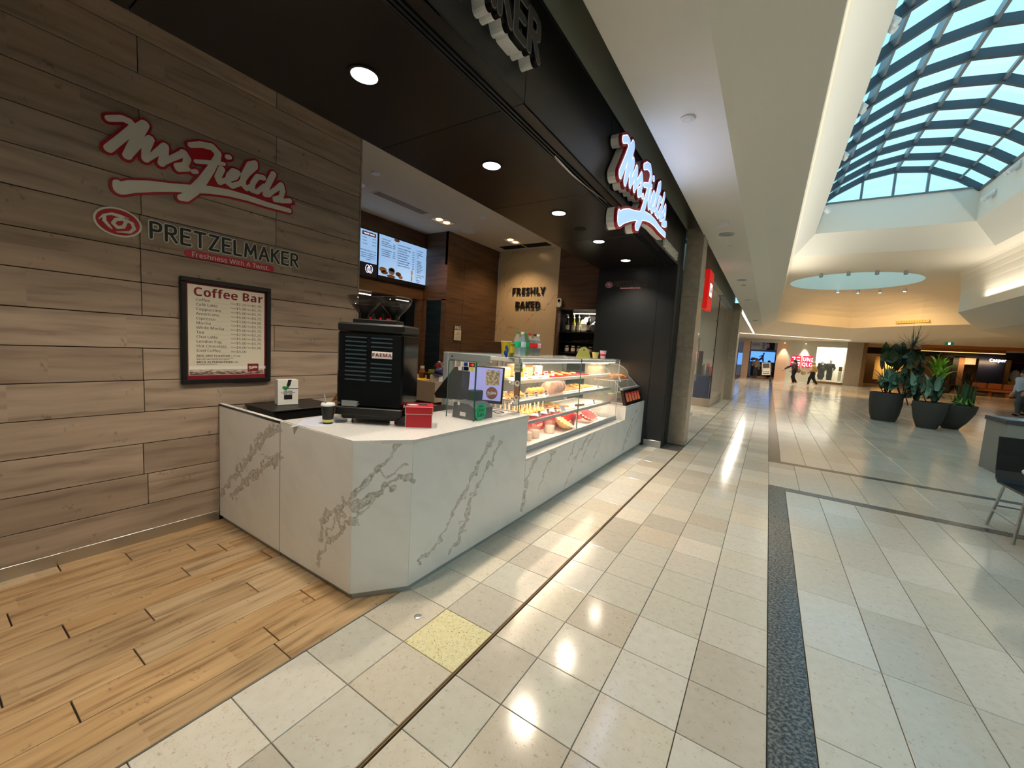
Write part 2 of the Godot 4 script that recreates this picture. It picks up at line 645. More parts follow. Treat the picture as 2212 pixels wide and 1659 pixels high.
	mat("syrup_green", C(140, 140, 60), 0.25)
	mat("syrup_dark", C(46, 34, 22), 0.25)
	mat("cola", C(40, 18, 14), 0.15)
	mat("coffee_beans", C(30, 20, 14), 0.7)
	mat("agl_leaf", C(74, 118, 96), 0.5)
	mat("agl_pale", C(126, 164, 146), 0.5)
	mat("fig_leaf", C(42, 66, 30), 0.45)
	mat("dark_leaf", C(30, 48, 32), 0.5)
	mat("lime_leaf", C(138, 184, 40), 0.5)
	mat("snake_leaf", C(62, 98, 60), 0.5)
	mat("yucca_leaf", C(74, 98, 84), 0.55)
	mat("far_leaf", C(20, 24, 16), 0.8)
	for k in ["agl_leaf", "agl_pale", "fig_leaf", "dark_leaf", "lime_leaf", "snake_leaf", "yucca_leaf"]:
		M[k].cull_mode = BaseMaterial3D.CULL_DISABLED
		M[k].backlight_enabled = true
		M[k].backlight = M[k].albedo_color.darkened(0.5)
	mat("stem", C(72, 60, 40), 0.8)
	glass("pane", C(222, 240, 246), 0.06)
	glass("case_glass", C(220, 236, 236), 0.05)
	glass("shelf_glass", C(206, 226, 222), 0.12)
	glass("smoke_glass", C(46, 32, 22), 0.45, 0.1)
	glass("jar_glass", C(240, 228, 224), 0.16)
	glass("bottle_clear", C(206, 224, 226), 0.22, 0.06)
	glass("bottle_green", C(30, 130, 60), 0.45, 0.06)
	glass("bottle_blue", C(150, 190, 222), 0.35, 0.06)
	for k in ["case_glass", "shelf_glass", "jar_glass"]:
		M[k].metallic_specular = 0.25
	mat("glass_edge", C(42, 104, 92), 0.2)
	glow("lamp_white", C(255, 246, 232), 9.0)
	glow("lamp_warm", C(255, 214, 150), 9.0)
	glow("lamp_small", C(255, 240, 220), 4.0)
	glow("led_white", C(255, 246, 226), 6.0)
	glow("led_case", C(255, 238, 214), 6.0)
	glow("sign_lit", C(168, 204, 250), 0.8)
	glow("sign_rim_lit", C(236, 232, 250), 1.3)
	glow("screen_blue", C(150, 188, 232), 0.8)
	glow("screen_lilac", C(150, 150, 212), 0.55)
	glow("screen_dark", C(16, 18, 26), 0.4)
	glow("store_screen", C(96, 160, 240), 1.1)
	glow("uniq_red", C(226, 20, 60), 0.9)
	glow("uniq_white", C(255, 255, 255), 1.2)
	glow("casper_white", C(255, 255, 255), 3.0)
	glow("warm_cove", C(255, 190, 110), 2.6)
	glow("lego_red", C(214, 18, 14), 0.5)
	glow("exit_green", C(20, 110, 70), 0.5)

const RIM := [Vector2(0.22, 5), Vector2(0.1, -28.7), Vector2(2.1, -31.0), Vector2(4.1, -33.0), Vector2(5.07, -31.9), Vector2(6.6, -30.0), Vector2(8.13, -28.9), Vector2(6.15, -23.3), Vector2(6.29, 5)]
const LOW := [Vector2(-0.5, 5), Vector2(-0.52, -32.0), Vector2(2.0, -34.4), Vector2(4.5, -36.1), Vector2(6.5, -35.7), Vector2(8.0, -34.3), Vector2(9.9, -29.9), Vector2(7.72, -26.4), Vector2(7.7, 5)]
const FLAT := [Vector2(0.36, 5), Vector2(0.36, -25.8), Vector2(1.8, -27.9), Vector2(3.2, -28.5), Vector2(4.6, -28.3), Vector2(6.0, -27.8), Vector2(7.4, -27.4), Vector2(5.8, -22.6), Vector2(5.8, 5)]
const LOWY := 3.48
const RIMY := 3.95
const FLATY := 5.46

func setup_view() -> void:
	var cam := Camera3D.new()
	cam.name = "camera"
	cam.fov = rad_to_deg(2.0 * atan(829.5 / 861.8))
	cam.position = V(0, 1.5, 0)
	cam.rotation_order = EULER_ORDER_YXZ
	cam.rotation = Vector3(deg_to_rad(-5.403), deg_to_rad(32.523), deg_to_rad(3.538))
	cam.near = 0.05
	cam.far = 300.0
	add_child(cam)
	cam.current = true
	var env := Environment.new()
	env.background_mode = Environment.BG_SKY
	var a := noise(301, 0.9, 5)
	var im := Image.create(512, 256, false, Image.FORMAT_RGBF)
	for y in 256:
		for x in 512:
			var la := PI * (0.5 - (y + 0.5) / 256.0)
			var lo := TAU * x / 512.0
			var d := V(cos(la) * cos(lo), sin(la) * 2.0, cos(la) * sin(lo))
			var k := clampf(0.45 + a.get_noise_3d(d.x * 1.5, d.y * 1.5, d.z * 1.5) * 0.9, 0, 1)
			im.set_pixel(x, y, Color(0.22, 0.58, 0.82).lerp(Color(0.46, 0.82, 0.97), k))
	var sky := Sky.new()
	var pan := PanoramaSkyMaterial.new()
	pan.panorama = ImageTexture.create_from_image(im)
	pan.energy_multiplier = 1.7
	sky.sky_material = pan
	env.sky = sky
	env.tonemap_mode = Environment.TONE_MAPPER_LINEAR
	env.tonemap_exposure = 1.14
	env.sdfgi_enabled = true
	env.ssao_enabled = true
	env.ssil_enabled = true
	var we := WorldEnvironment.new()
	we.name = "world"
	we.environment = env
	add_child(we)
	# added unseen area lights behind the raised ceiling's rim that brighten the concourse floor
	area("added_rim_fill", V(0.4, 4.2, -8), V(0.25, 1, 0), 26.0, 0.1, C(250, 248, 240), 20.0)
	area("added_rim_fill", V(6.0, 4.2, -8), V(-0.25, 1, 0), 26.0, 0.1, C(252, 246, 234), 17.0)

func area(called: String, at: Vector3, towards: Vector3, w: float, h: float, color: Color, energy: float) -> AreaLight3D:
	var l := AreaLight3D.new()
	l.name = numbered(called)
	l.area_size = Vector2(h, w) if absf(towards.y) > 0.5 else Vector2(w, h)
	l.light_color = color
	l.light_energy = energy
	l.area_range = 60.0
	l.shadow_enabled = true
	add_child(l)
	l.position = at
	l.look_at_from_position(at, at + towards, V(0, 0, 1) if absf(towards.y) > 0.9 else V(0, 1, 0))
	return l

func spot(called: String, at: Vector3, towards: Vector3, angle: float, energy: float, color: Color, size := 0.05, parent: Node3D = null) -> SpotLight3D:
	var l := SpotLight3D.new()
	l.name = numbered(called)
	l.spot_angle = angle
	l.spot_angle_attenuation = 0.7
	l.spot_range = 60.0
	l.light_energy = energy
	l.light_color = color
	l.light_size = size
	l.shadow_enabled = true
	add_child(l)
	l.look_at_from_position(at, at + towards, V(0, 0, 1) if absf(towards.y) > 0.9 else V(0, 1, 0))
	return l

func flat_poly(mb: MB, poly: PackedVector2Array, y0: float, y1: float) -> void:
	# poly holds (x, z); a slab between y0 and y1
	var q := PackedVector2Array()
	for p in poly:
		q.append(Vector2(p.x, -p.y))
	if Geometry2D.is_polygon_clockwise(q):
		q.reverse()
	mb.prism(q, on_y(0, 0, 0), y0, y1, false)

# a raked strip of surface between two polylines of (x, z), seen from inside the room
func strip(mb: MB, a: Array, ya: float, b: Array, yb: float, flip := false) -> void:
	for k in a.size() - 1:
		var p := [V(a[k].x, ya, a[k].y), V(a[k + 1].x, ya, a[k + 1].y), V(b[k + 1].x, yb, b[k + 1].y), V(b[k].x, yb, b[k].y)]
		if flip:
			p.reverse()
		mb.tri(p[0], p[1], p[2])
		mb.tri(p[0], p[2], p[3])

func build_structure() -> void:
	build_floor()
	# ---- raised ceiling over the concourse
	var low := MB.new()
	var poly := PackedVector2Array(LOW)
	for p in [Vector2(20, 5), Vector2(20, -62), Vector2(-7, -62), Vector2(-7, -18.0), Vector2(-1.1, -18.0), Vector2(-1.1, 5)]:
		poly.append(p)
	flat_poly(low, poly, LOWY, LOWY + 0.12)
	struct("ceiling", low, M.plaster)
	var band := MB.new()
	strip(band, LOW, LOWY, RIM, RIMY)
	struct("trim_1", band, M.plaster)
	var lip := MB.new()
	var inner := []
	for k in RIM.size():
		inner.append(RIM[k].lerp(FLAT[k], 0.03))
	strip(lip, RIM, RIMY, inner, RIMY + 0.3)
	var prev: Array = inner
	var py := RIMY + 0.3
	for s in range(1, 7):
		var w := PI / 2 * s / 6.0
		var cur := []
		for k in RIM.size():
			cur.append(inner[k].lerp(FLAT[k], 1.0 - cos(w)))
		var y := lerpf(RIMY + 0.3, FLATY, sin(w))
		strip(lip, prev, py, cur, y)
		prev = cur
		py = y
	struct("trim_2", lip, M.plaster_warm)
	# flat part of the raised ceiling with a round roof light
	var fl := MB.new()
	var ctr := Vector2(2.87, -24.5)
	var outer := PackedVector2Array()
	var ring := [Vector2(0.36, -18.43), Vector2(0.36, -25.8), Vector2(1.8, -27.9), Vector2(3.2, -28.5), Vector2(4.6, -28.3), Vector2(6.0, -27.8), Vector2(7.4, -27.4), Vector2(5.8, -22.6), Vector2(5.8, -18.43)]
	var angs := []
	for j in 72:
		angs.append(TAU * j / 72)
	for p in ring:
		angs.append(fposmod((p - ctr).angle(), TAU))
	angs.sort()
	var edge := func(an: float) -> Vector2:
		var best := 99.0
		for k in ring.size():
			var hit = Geometry2D.segment_intersects_segment(ctr, ctr + Vector2(cos(an), sin(an)) * 20.0, ring[k] + (ring[k] - ctr) * 1e-5, ring[(k + 1) % ring.size()] + (ring[(k + 1) % ring.size()] - ctr) * 1e-5)
			if hit != null:
				best = minf(best, ctr.distance_to(hit))
		return ctr + Vector2(cos(an), sin(an)) * best
	var R := 2.4
	for k in angs.size():
		var a0: float = angs[k]
		var a1: float = angs[(k + 1) % angs.size()]
		if k == angs.size() - 1:
			a1 += TAU
		if a1 - a0 < 1e-5:
			continue
		var o0: Vector2 = edge.call(a0)
		var o1: Vector2 = edge.call(a1)
		var i0 := ctr + Vector2(cos(a0), sin(a0)) * R
		var i1 := ctr + Vector2(cos(a1), sin(a1)) * R
		fl.tri(V(i0.x, FLATY, i0.y), V(o0.x, FLATY, o0.y), V(o1.x, FLATY, o1.y))
		fl.tri(V(i0.x, FLATY, i0.y), V(o1.x, FLATY, o1.y), V(i1.x, FLATY, i1.y))
		fl.quad(V(i1.x, FLATY, i1.y), V(i1.x, FLATY + 0.9, i1.y), V(i0.x, FLATY + 0.9, i0.y), V(i0.x, FLATY, i0.y))
	fl.quad(V(5.42, FLATY, 5), V(5.42, FLATY, -18.43), V(5.8, FLATY, -18.43), V(5.8, FLATY, 5))
	struct("ceiling", fl, M.plaster_warm)
	var rl := MB.new()
	rl.lathe([Vector2(0, 0), Vector2(2.45, 0)], 48, Transform3D(Basis(), V(ctr.x, FLATY + 0.88, ctr.y)))
	struct("window", rl, M.pane)
	# splayed sides and upstand of the vaulted roof light
	var sp := MB.new()
	var A := [V(0.36, FLATY, 5), V(0.36, FLATY, -18.43), V(5.42, FLATY, -18.43), V(5.42, FLATY, 5)]
	var B := [V(0.88, 6.03, 5), V(0.88, 6.03, -17.6), V(4.71, 6.03, -17.6), V(4.71, 6.03, 5)]
	for k in 3:
		sp.quad(A[k], A[k + 1], B[k + 1], B[k])
	struct("trim_3", sp, M.plaster)
	var up := MB.new()
	up.box(V(0.72, 6.03, -17.75), V(0.88, 7.02, 5))
	up.box(V(4.71, 6.03, -17.75), V(4.87, 7.02, 5))
	up.box(V(0.72, 6.03, -17.76), V(4.87, 7.02, -17.6))
	struct("trim_4", up, M.plaster)
	var end := MB.new()
	end.box(V(-7, -0.1, 5), V(20, 9, 5.15))
	struct("wall_back", end, M.plaster)
	build_vault()
	# ---- walls that close the concourse, outside the frame or far off
	var wr := MB.new()
	wr.box(V(20, -0.1, -62), V(20.15, 4, 5.1))
	struct("wall_right", wr, M.store_pale)
	var wf := MB.new()
	wf.box(V(-7, -0.1, -62.1), V(20, 4, -61.9))
	struct("wall_far", wf, M.store_pale)
	var wl := MB.new()
	wl.box(V(-7.15, -0.1, -62), V(-7, 4.3, 5.1))
	struct("wall_left", wl, M.store_pale)
	# wall above the shop fronts, behind the cove at the ceiling's edge
	var bh := MB.new()
	bh.box(V(-1.5, 3.55, -18.0), V(-1.36, 4.35, 5))
	bh.box(V(-1.5, 4.3, -18.0), V(-0.9, 4.42, 5))
	bh.box(V(-1.1, LOWY + 0.121, -18.0), V(-1.04, 4.35, 5))
	struct("wall_bulkhead", bh, M.bulkhead_paint)

func build_vault() -> void:
	# barrel vault of clear panes between dark ribs, its axis along Z
	var nodes := [Vector2(0.76, 7.02), Vector2(1.25, 7.4), Vector2(1.98, 7.79), Vector2(2.765, 7.915), Vector2(3.55, 7.79), Vector2(4.28, 7.4), Vector2(4.77, 7.02)]
	var vault := thing("roof_light_vault", "long barrel-vaulted glass roof light of clear panes between dark curved ribs over the concourse", "skylight")
	vault.set_meta("kind", "structure")
	var ribs := 24
	var step := 0.942
	var rib_mesh := MB.new()
	for k in nodes.size() - 1:
		var a: Vector2 = nodes[k]
		var b: Vector2 = nodes[k + 1]
		var d := (b - a).normalized()
		var nn := Vector2(-d.y, d.x)
		var poly := PackedVector2Array([a - nn * 0.17, b - nn * 0.17, b, a])
		rib_mesh.prism(poly, on_z(0, 0, 0), -0.045, 0.045)
	var rm := rib_mesh.done()
	for i in ribs:
		node("rib", rm, M.frame_metal, vault, V(0, 0, -17.6 + i * step))
	for k in nodes.size():
		var a: Vector2 = nodes[k]
		var mb := MB.new()
		var up: Vector2 = (a - Vector2(2.765, 5.2)).normalized()
		var side := Vector2(up.y, -up.x)
		mb.prism(PackedVector2Array([a - side * 0.03 - up * 0.14, a + side * 0.03 - up * 0.14, a + side * 0.03 + up * 0.02, a - side * 0.03 + up * 0.02]), on_z(0, 0, -17.6), 0.0, (ribs - 1) * step)
		obj("purlin", mb, M.mullion, vault)
	for k in nodes.size() - 1:
		var a: Vector2 = nodes[k]
		var b: Vector2 = nodes[k + 1]
		var mb := MB.new()
		mb.quad(V(a.x, a.y, 0.02), V(a.x, a.y, step - 0.02), V(b.x, b.y, step - 0.02), V(b.x, b.y, 0.02))
		var pm := mb.done()
		for i in ribs - 1:
			node("pane", pm, M.pane, vault, V(0, 0.01, -17.6 + i * step))
	# glazed end
	var lun := MB.new()
	var pl := PackedVector2Array()
	for p in nodes:
		pl.append(p)
	pl.reverse()
	lun.prism(pl, on_z(0, 0, -17.66), 0.0, 0.006)
	obj("end_pane", lun, M.pane, vault)
	for x in [1.98, 2.765, 3.55]:
		var top := 7.915 if x == 2.765 else 7.79
		obj("end_mullion", bx(V(x - 0.03, 7.0, -17.68), V(x + 0.03, top, -17.58)), M.mullion, vault)
	obj("end_sill", bx(V(0.72, 6.98, -17.7), V(4.87, 7.03, -17.56)), M.mullion, vault)

# ---------------------------------------------------------------- floor
func build_floor() -> void:
	var base := MB.new()
	base.box(V(-7, -0.2, -62), V(20, -0.012, 5))
	var fl := struct("floor", base, M.grout)
	# stone tiles: (x0, x1, z0, z1); polished, chamfered edges
	var tiles := []
	var cols := [[-1.708, -1.39], [-1.39, -1.068], [-1.05, -0.8], [-0.8, -0.48], [-0.48, -0.164], [-0.164, 0.146]]
	var z := 1.206
	while z > -61:
		for c in cols:
			if z - 0.316 < -6.9 and c[0] < -1.06:
				continue
			tiles.append([c[0], c[1], z - 0.316, z, 0])
		if z < -7.2:
			for k in 3:
				tiles.append([-1.068 - 0.32 * (k + 1), -1.068 - 0.32 * k, z - 0.316, z, 0])
		z -= 0.316
	var right := func(z0: float, z1: float, len: float, from: float) -> void:
		var zz := z0
		while zz > z1 + 0.01:
			var e := maxf(zz - len, z1)
			for k in 48:
				var x := from + 0.3145 * k
				if x > 19.6:
					break
				tiles.append([x, x + 0.3145, e, zz, 1])
			zz = e
	right.call(1.2, -5.635, 0.632, 0.312)
	right.call(-5.79, -7.15, 0.34, 0.146)
	right.call(-7.295, -61, 0.63, 0.3)
	var eye := V(0, 1.5, 0)
	var fwd := V(-0.535, -0.09, -0.84)
	var order := []
	for i in tiles.size():
		var t: Array = tiles[i]
		var ctr := V((t[0] + t[1]) / 2, 0, (t[2] + t[3]) / 2)
		var d := ctr - eye
		var score: float = (t[1] - t[0]) * (t[3] - t[2]) * 1.5 / pow(d.length(), 3)
		var ang := d.normalized().dot(fwd)
		if ang < 0.42 or (ctr.x < -1.45 and ctr.z < -1.9):
			score *= 0.01
		order.append([score, i])
	order.sort_custom(func(p, q): return p[0] > q[0])
	var meshes := {}
	var rest := [MB.new(), MB.new()]
	var r := RandomNumberGenerator.new()
	r.seed = 5
	var tones := [Color(1, 1, 1), Color(0.93, 0.92, 0.9), Color(0.86, 0.83, 0.79), Color(0.98, 0.96, 0.91), Color(0.9, 0.9, 0.87), Color(0.8, 0.77, 0.73)]
	var put := func(mb: MB, w: float, l: float, at: Vector3, tone: int, o: Vector2) -> void:
		mb.tint = tones[tone]
		mb.off = o
		var h := V(w / 2 - 0.0018, 0, l / 2 - 0.0018)
		var b := 0.0016
		var lo := at - h
		var hi := at + h
		var p := [V(lo.x + b, at.y, hi.z - b), V(hi.x - b, at.y, hi.z - b), V(hi.x - b, at.y, lo.z + b), V(lo.x + b, at.y, lo.z + b)]
		var q := [V(lo.x, at.y - b, hi.z), V(hi.x, at.y - b, hi.z), V(hi.x, at.y - b, lo.z), V(lo.x, at.y - b, lo.z)]
		mb.quad(p[0], p[1], p[2], p[3])
		for k in 4:
			var j := (k + 1) % 4
			mb.quad(q[k], q[j], p[j], p[k])
			mb.quad(q[k] - V(0, 0.01, 0), q[j] - V(0, 0.01, 0), q[j], q[k])
	var shown := 0
	for it in order:
		var t: Array = tiles[it[1]]
		var w: float = t[1] - t[0]
		var l: float = t[3] - t[2]
		var ctr := V((t[0] + t[1]) / 2, 0, (t[2] + t[3]) / 2)
		if t[4] == 0 and absf(ctr.x + 1.22) < 0.05 and absf(ctr.z + 1.47) < 0.05:
			var one := MB.new()
			put.call(one, w, l, V(0, 0, 0), 0, Vector2.ZERO)
			obj("tile", one, M.limestone_yellow, fl, ctr)
			continue
		var tone := r.randi() % tones.size()
		if t[4] == 1 and tone == 5:
			tone = 1
		var kind: int = (r.randi() % 2) if t[4] == 0 else 1
		if shown < 296:
			var key := "%.3f %.3f %d %d %d" % [w, l, tone, kind, r.randi() % 3]
			if not meshes.has(key):
				var mb := MB.new()
				put.call(mb, w, l, V(0, 0, 0), tone, Vector2(r.randf(), r.randf()))
				meshes[key] = mb.done(true)
			var o := node("tile", meshes[key], M["limestone_%d" % kind], fl, ctr)
			shown += 1
		else:
			put.call(rest[kind], w, l, ctr, tone, Vector2(r.randf(), r.randf()))
	for k in 2:
		var o := obj("far_tile", rest[k], M["limestone_%d" % k], fl)
		o.set_meta("kind", "stuff")
	# dark granite strips
	for g in [[0.147, 0.311, -5.634, 1.2], [0.147, 19.6, -5.789, -5.636], [0.134, 0.299, -61, -7.296], [0.134, 19.6, -7.294, -7.151]]:
		obj("granite_strip", bx(V(g[0] + 0.001, -0.012, g[2]), V(g[1] - 0.001, 0.0, g[3]), 0.0012), M.granite, fl)
	# double metal strip at the lease line
	for x in [-1.066, -1.058]:
		obj("metal_strip", bx(V(x - 0.0025, -0.012, -7.0), V(x + 0.0025, 0.0008, 1.2)), M.bronze, fl)
	# wooden floor in front of the sign wall
	var n := 0
	for k in 12:
		var x0 := -1.714 - 0.1545 * (k + 1)
		var start: float = [-1.238 + 0.3, -0.963, -1.238, -0.545, -1.086, -0.664, -1.312, -0.919, -1.174, -1.05, -0.768, -0.49][k]
		var zz := start + 0.917 * 4
		while zz > -2.6:
			var e := zz - 0.917
			var a := maxf(e, -2.45)
			if zz - 0.004 > a and a < 1.1:
				var mb := MB.new()
				mb.off = Vector2(r.randf() * 3.0, r.randf() * 3.0)
				mb.box(V(maxf(x0, -3.508) + 0.0015, -0.012, a + 0.003), V(x0 + 0.1545 - 0.0015, 0.001, minf(zz, 1.15) - 0.003), 0.0012)
				obj("plank", mb, M["floor_oak_%d" % (r.randi() % 4)], fl)
			zz = e
	obj("edge_strip", bx(V(-1.7135, -0.012, -1.5), V(-1.7085, 0.0018, 1.2)), M.steel, fl)
	var sub := bx(V(-3.52, -0.014, -2.5), V(-1.712, -0.0118, 1.2))
	obj("grout_bed", sub, M.grout_dark, fl)
	var stud := MB.new()
	stud.lathe([Vector2(0.021, 0.0), Vector2(0.021, 0.003), Vector2(0.014, 0.006), Vector2(0.008, 0.006), Vector2(0.006, 0.003), Vector2(0, 0.003)], 20)
	tag(obj("floor_stud", stud, M.steel, null, V(-1.467, 0.0, -1.493)), "small round metal stud set in the pale floor tile by the counter corner", "stud")

# grey veins of the counter's porcelain, as read off the slabs unrolled from the wall end: u, v pairs in metres, then the width
const VEINS := [[-0.1,0.074,0.079,0.231,0.301,0.429,0.479,0.58,0.598,0.7,0.733,0.818,0.882,0.855,0.03],
	[0.205,0.212,0.3,0.288,0.454,0.403,0.599,0.498,0.713,0.583,0.822,0.63,0.88,0.676,0.034],
	[0.314,0.407,0.365,0.368,0.352,0.302,0.273,0.23,0.018],
	[0.598,0.617,0.757,0.65,0.842,0.691,0.012],
	[0.429,0.552,0.575,0.732,0.644,0.779,0.01],
	[0.819,0.911,0.777,0.837,0.644,0.721,0.012],
	[1.301,0.056,1.369,0.166,1.434,0.262,1.529,0.334,1.619,0.432,1.655,0.472,0.016],
	[1.332,0.228,1.364,0.343,1.413,0.41,1.554,0.521,1.642,0.623,0.026],
	[1.416,0.287,1.479,0.409,1.555,0.492,1.557,0.453,1.495,0.394,1.59,0.403,1.657,0.434,0.014],
	[1.64,0.623,1.682,0.657,1.719,0.708,1.777,0.758,1.824,0.841,1.901,0.935,0.02],
	[1.646,0.532,1.684,0.561,1.742,0.589,1.81,0.638,1.879,0.677,1.948,0.701,0.03],
	[1.643,0.468,1.685,0.507,1.724,0.536,1.81,0.627,0.01],
	[1.776,0.779,1.808,0.703,1.877,0.742,1.926,0.794,0.01],
	[2.056,0.106,2.157,0.152,2.238,0.205,2.303,0.294,2.345,0.343,2.423,0.448,2.515,0.541,2.612,0.652,2.756,0.803,0.022],
	[2.339,0.042,2.408,0.125,2.479,0.231,2.51,0.355,2.604,0.49,2.729,0.598,2.858,0.758,0.022],
	[2.497,0.519,2.465,0.409,2.37,0.387,2.318,0.34,0.012],
	[2.355,0.068,2.393,0.078,2.464,0.17,2.428,0.25,0.012],
	[3.257,0.045,3.271,0.181,3.298,0.339,3.44,0.489,0.028],
	[3.522,0.141,3.606,0.294,3.702,0.397,3.839,0.514,0.014],
	[4.13,0.044,4.245,0.175,4.365,0.312,4.498,0.411,0.008],
	[3.406,0.495,3.427,0.52,3.476,0.535,3.526,0.547,0.022],
	[3.729,0.412,3.741,0.455,3.726,0.494,3.772,0.508,0.026],
	[4.163,0.318,4.224,0.365,4.238,0.418,4.31,0.485,0.014],
	[4.285,0.292,4.411,0.343,4.56,0.446,4.71,0.518,0.022],
	[4.521,0.241,4.659,0.358,4.766,0.454,4.857,0.512,0.02],
	[4.888,0.161,5.029,0.288,5.118,0.389,5.168,0.458,0.01],
	[6.078,0.071,6.176,0.217,6.314,0.361,6.468,0.474,6.659,0.624,0.024],
	[6.199,0.136,6.432,0.344,6.718,0.443,6.845,0.569,0.014]]

func counter_slab_texture() -> ImageTexture:
	var w := 2048
	var h := 288
	var px := 284.4
	var field := PackedFloat32Array()
	field.resize(w * h)
	var wa := noise(501, 0.03, 3)
	var wb := noise(502, 0.09, 2)
	for vein in VEINS:
		var wide: float = vein[vein.size() - 1] * px
		for k in range(0, vein.size() - 3, 2):
			var a := Vector2(vein[k], 0.96 - vein[k + 1]) * px
			var b := Vector2(vein[k + 2], 0.96 - vein[k + 3]) * px
			var lo := Vector2(minf(a.x, b.x), minf(a.y, b.y)) - Vector2.ONE * (wide + 14)
			var hi := Vector2(maxf(a.x, b.x), maxf(a.y, b.y)) + Vector2.ONE * (wide + 14)
			for y in range(maxi(0, int(lo.y)), mini(h, int(hi.y))):
				for x in range(maxi(0, int(lo.x)), mini(w, int(hi.x))):
					var p := Vector2(x, y)
					p += Vector2(wa.get_noise_2d(x, y), wa.get_noise_2d(x + 500.0, y)) * 13.0
					var q := Geometry2D.get_closest_point_to_segment(p, a, b)
					var d := p.distance_to(q) / (wide * (0.75 + 0.6 * wb.get_noise_2d(x * 0.6, y * 0.6)))
					if d < 1.0:
						var edge := clampf(1.0 - absf(d - 0.78) * 5.0, 0, 1)
						var v := clampf(0.34 + 0.3 * wb.get_noise_2d(x, y) + edge * 0.45, 0, 1) * clampf((1.0 - d) * 6.0, 0, 1)
						field[y * w + x] = maxf(field[y * w + x], v)
	var im := Image.create(w, h, false, Image.FORMAT_RGB8)
	var base := C(238, 239, 238)
	var vein_c := C(128, 122, 108)
	for y in h:
		for x in w:
			var cl := clampf(wa.get_noise_2d(x * 0.35 - y * 0.3, y * 0.25 + x * 0.12) * 0.6, 0, 1) * 0.13
			im.set_pixel(x, y, base.lerp(vein_c, maxf(field[y * w + x] * 0.85, cl)))
	return ImageTexture.create_from_image(im)

const WX := -3.51      # face of the sign wall
const FX := -1.36      # face of the fascia
const SY := 2.92       # underside of the soffit

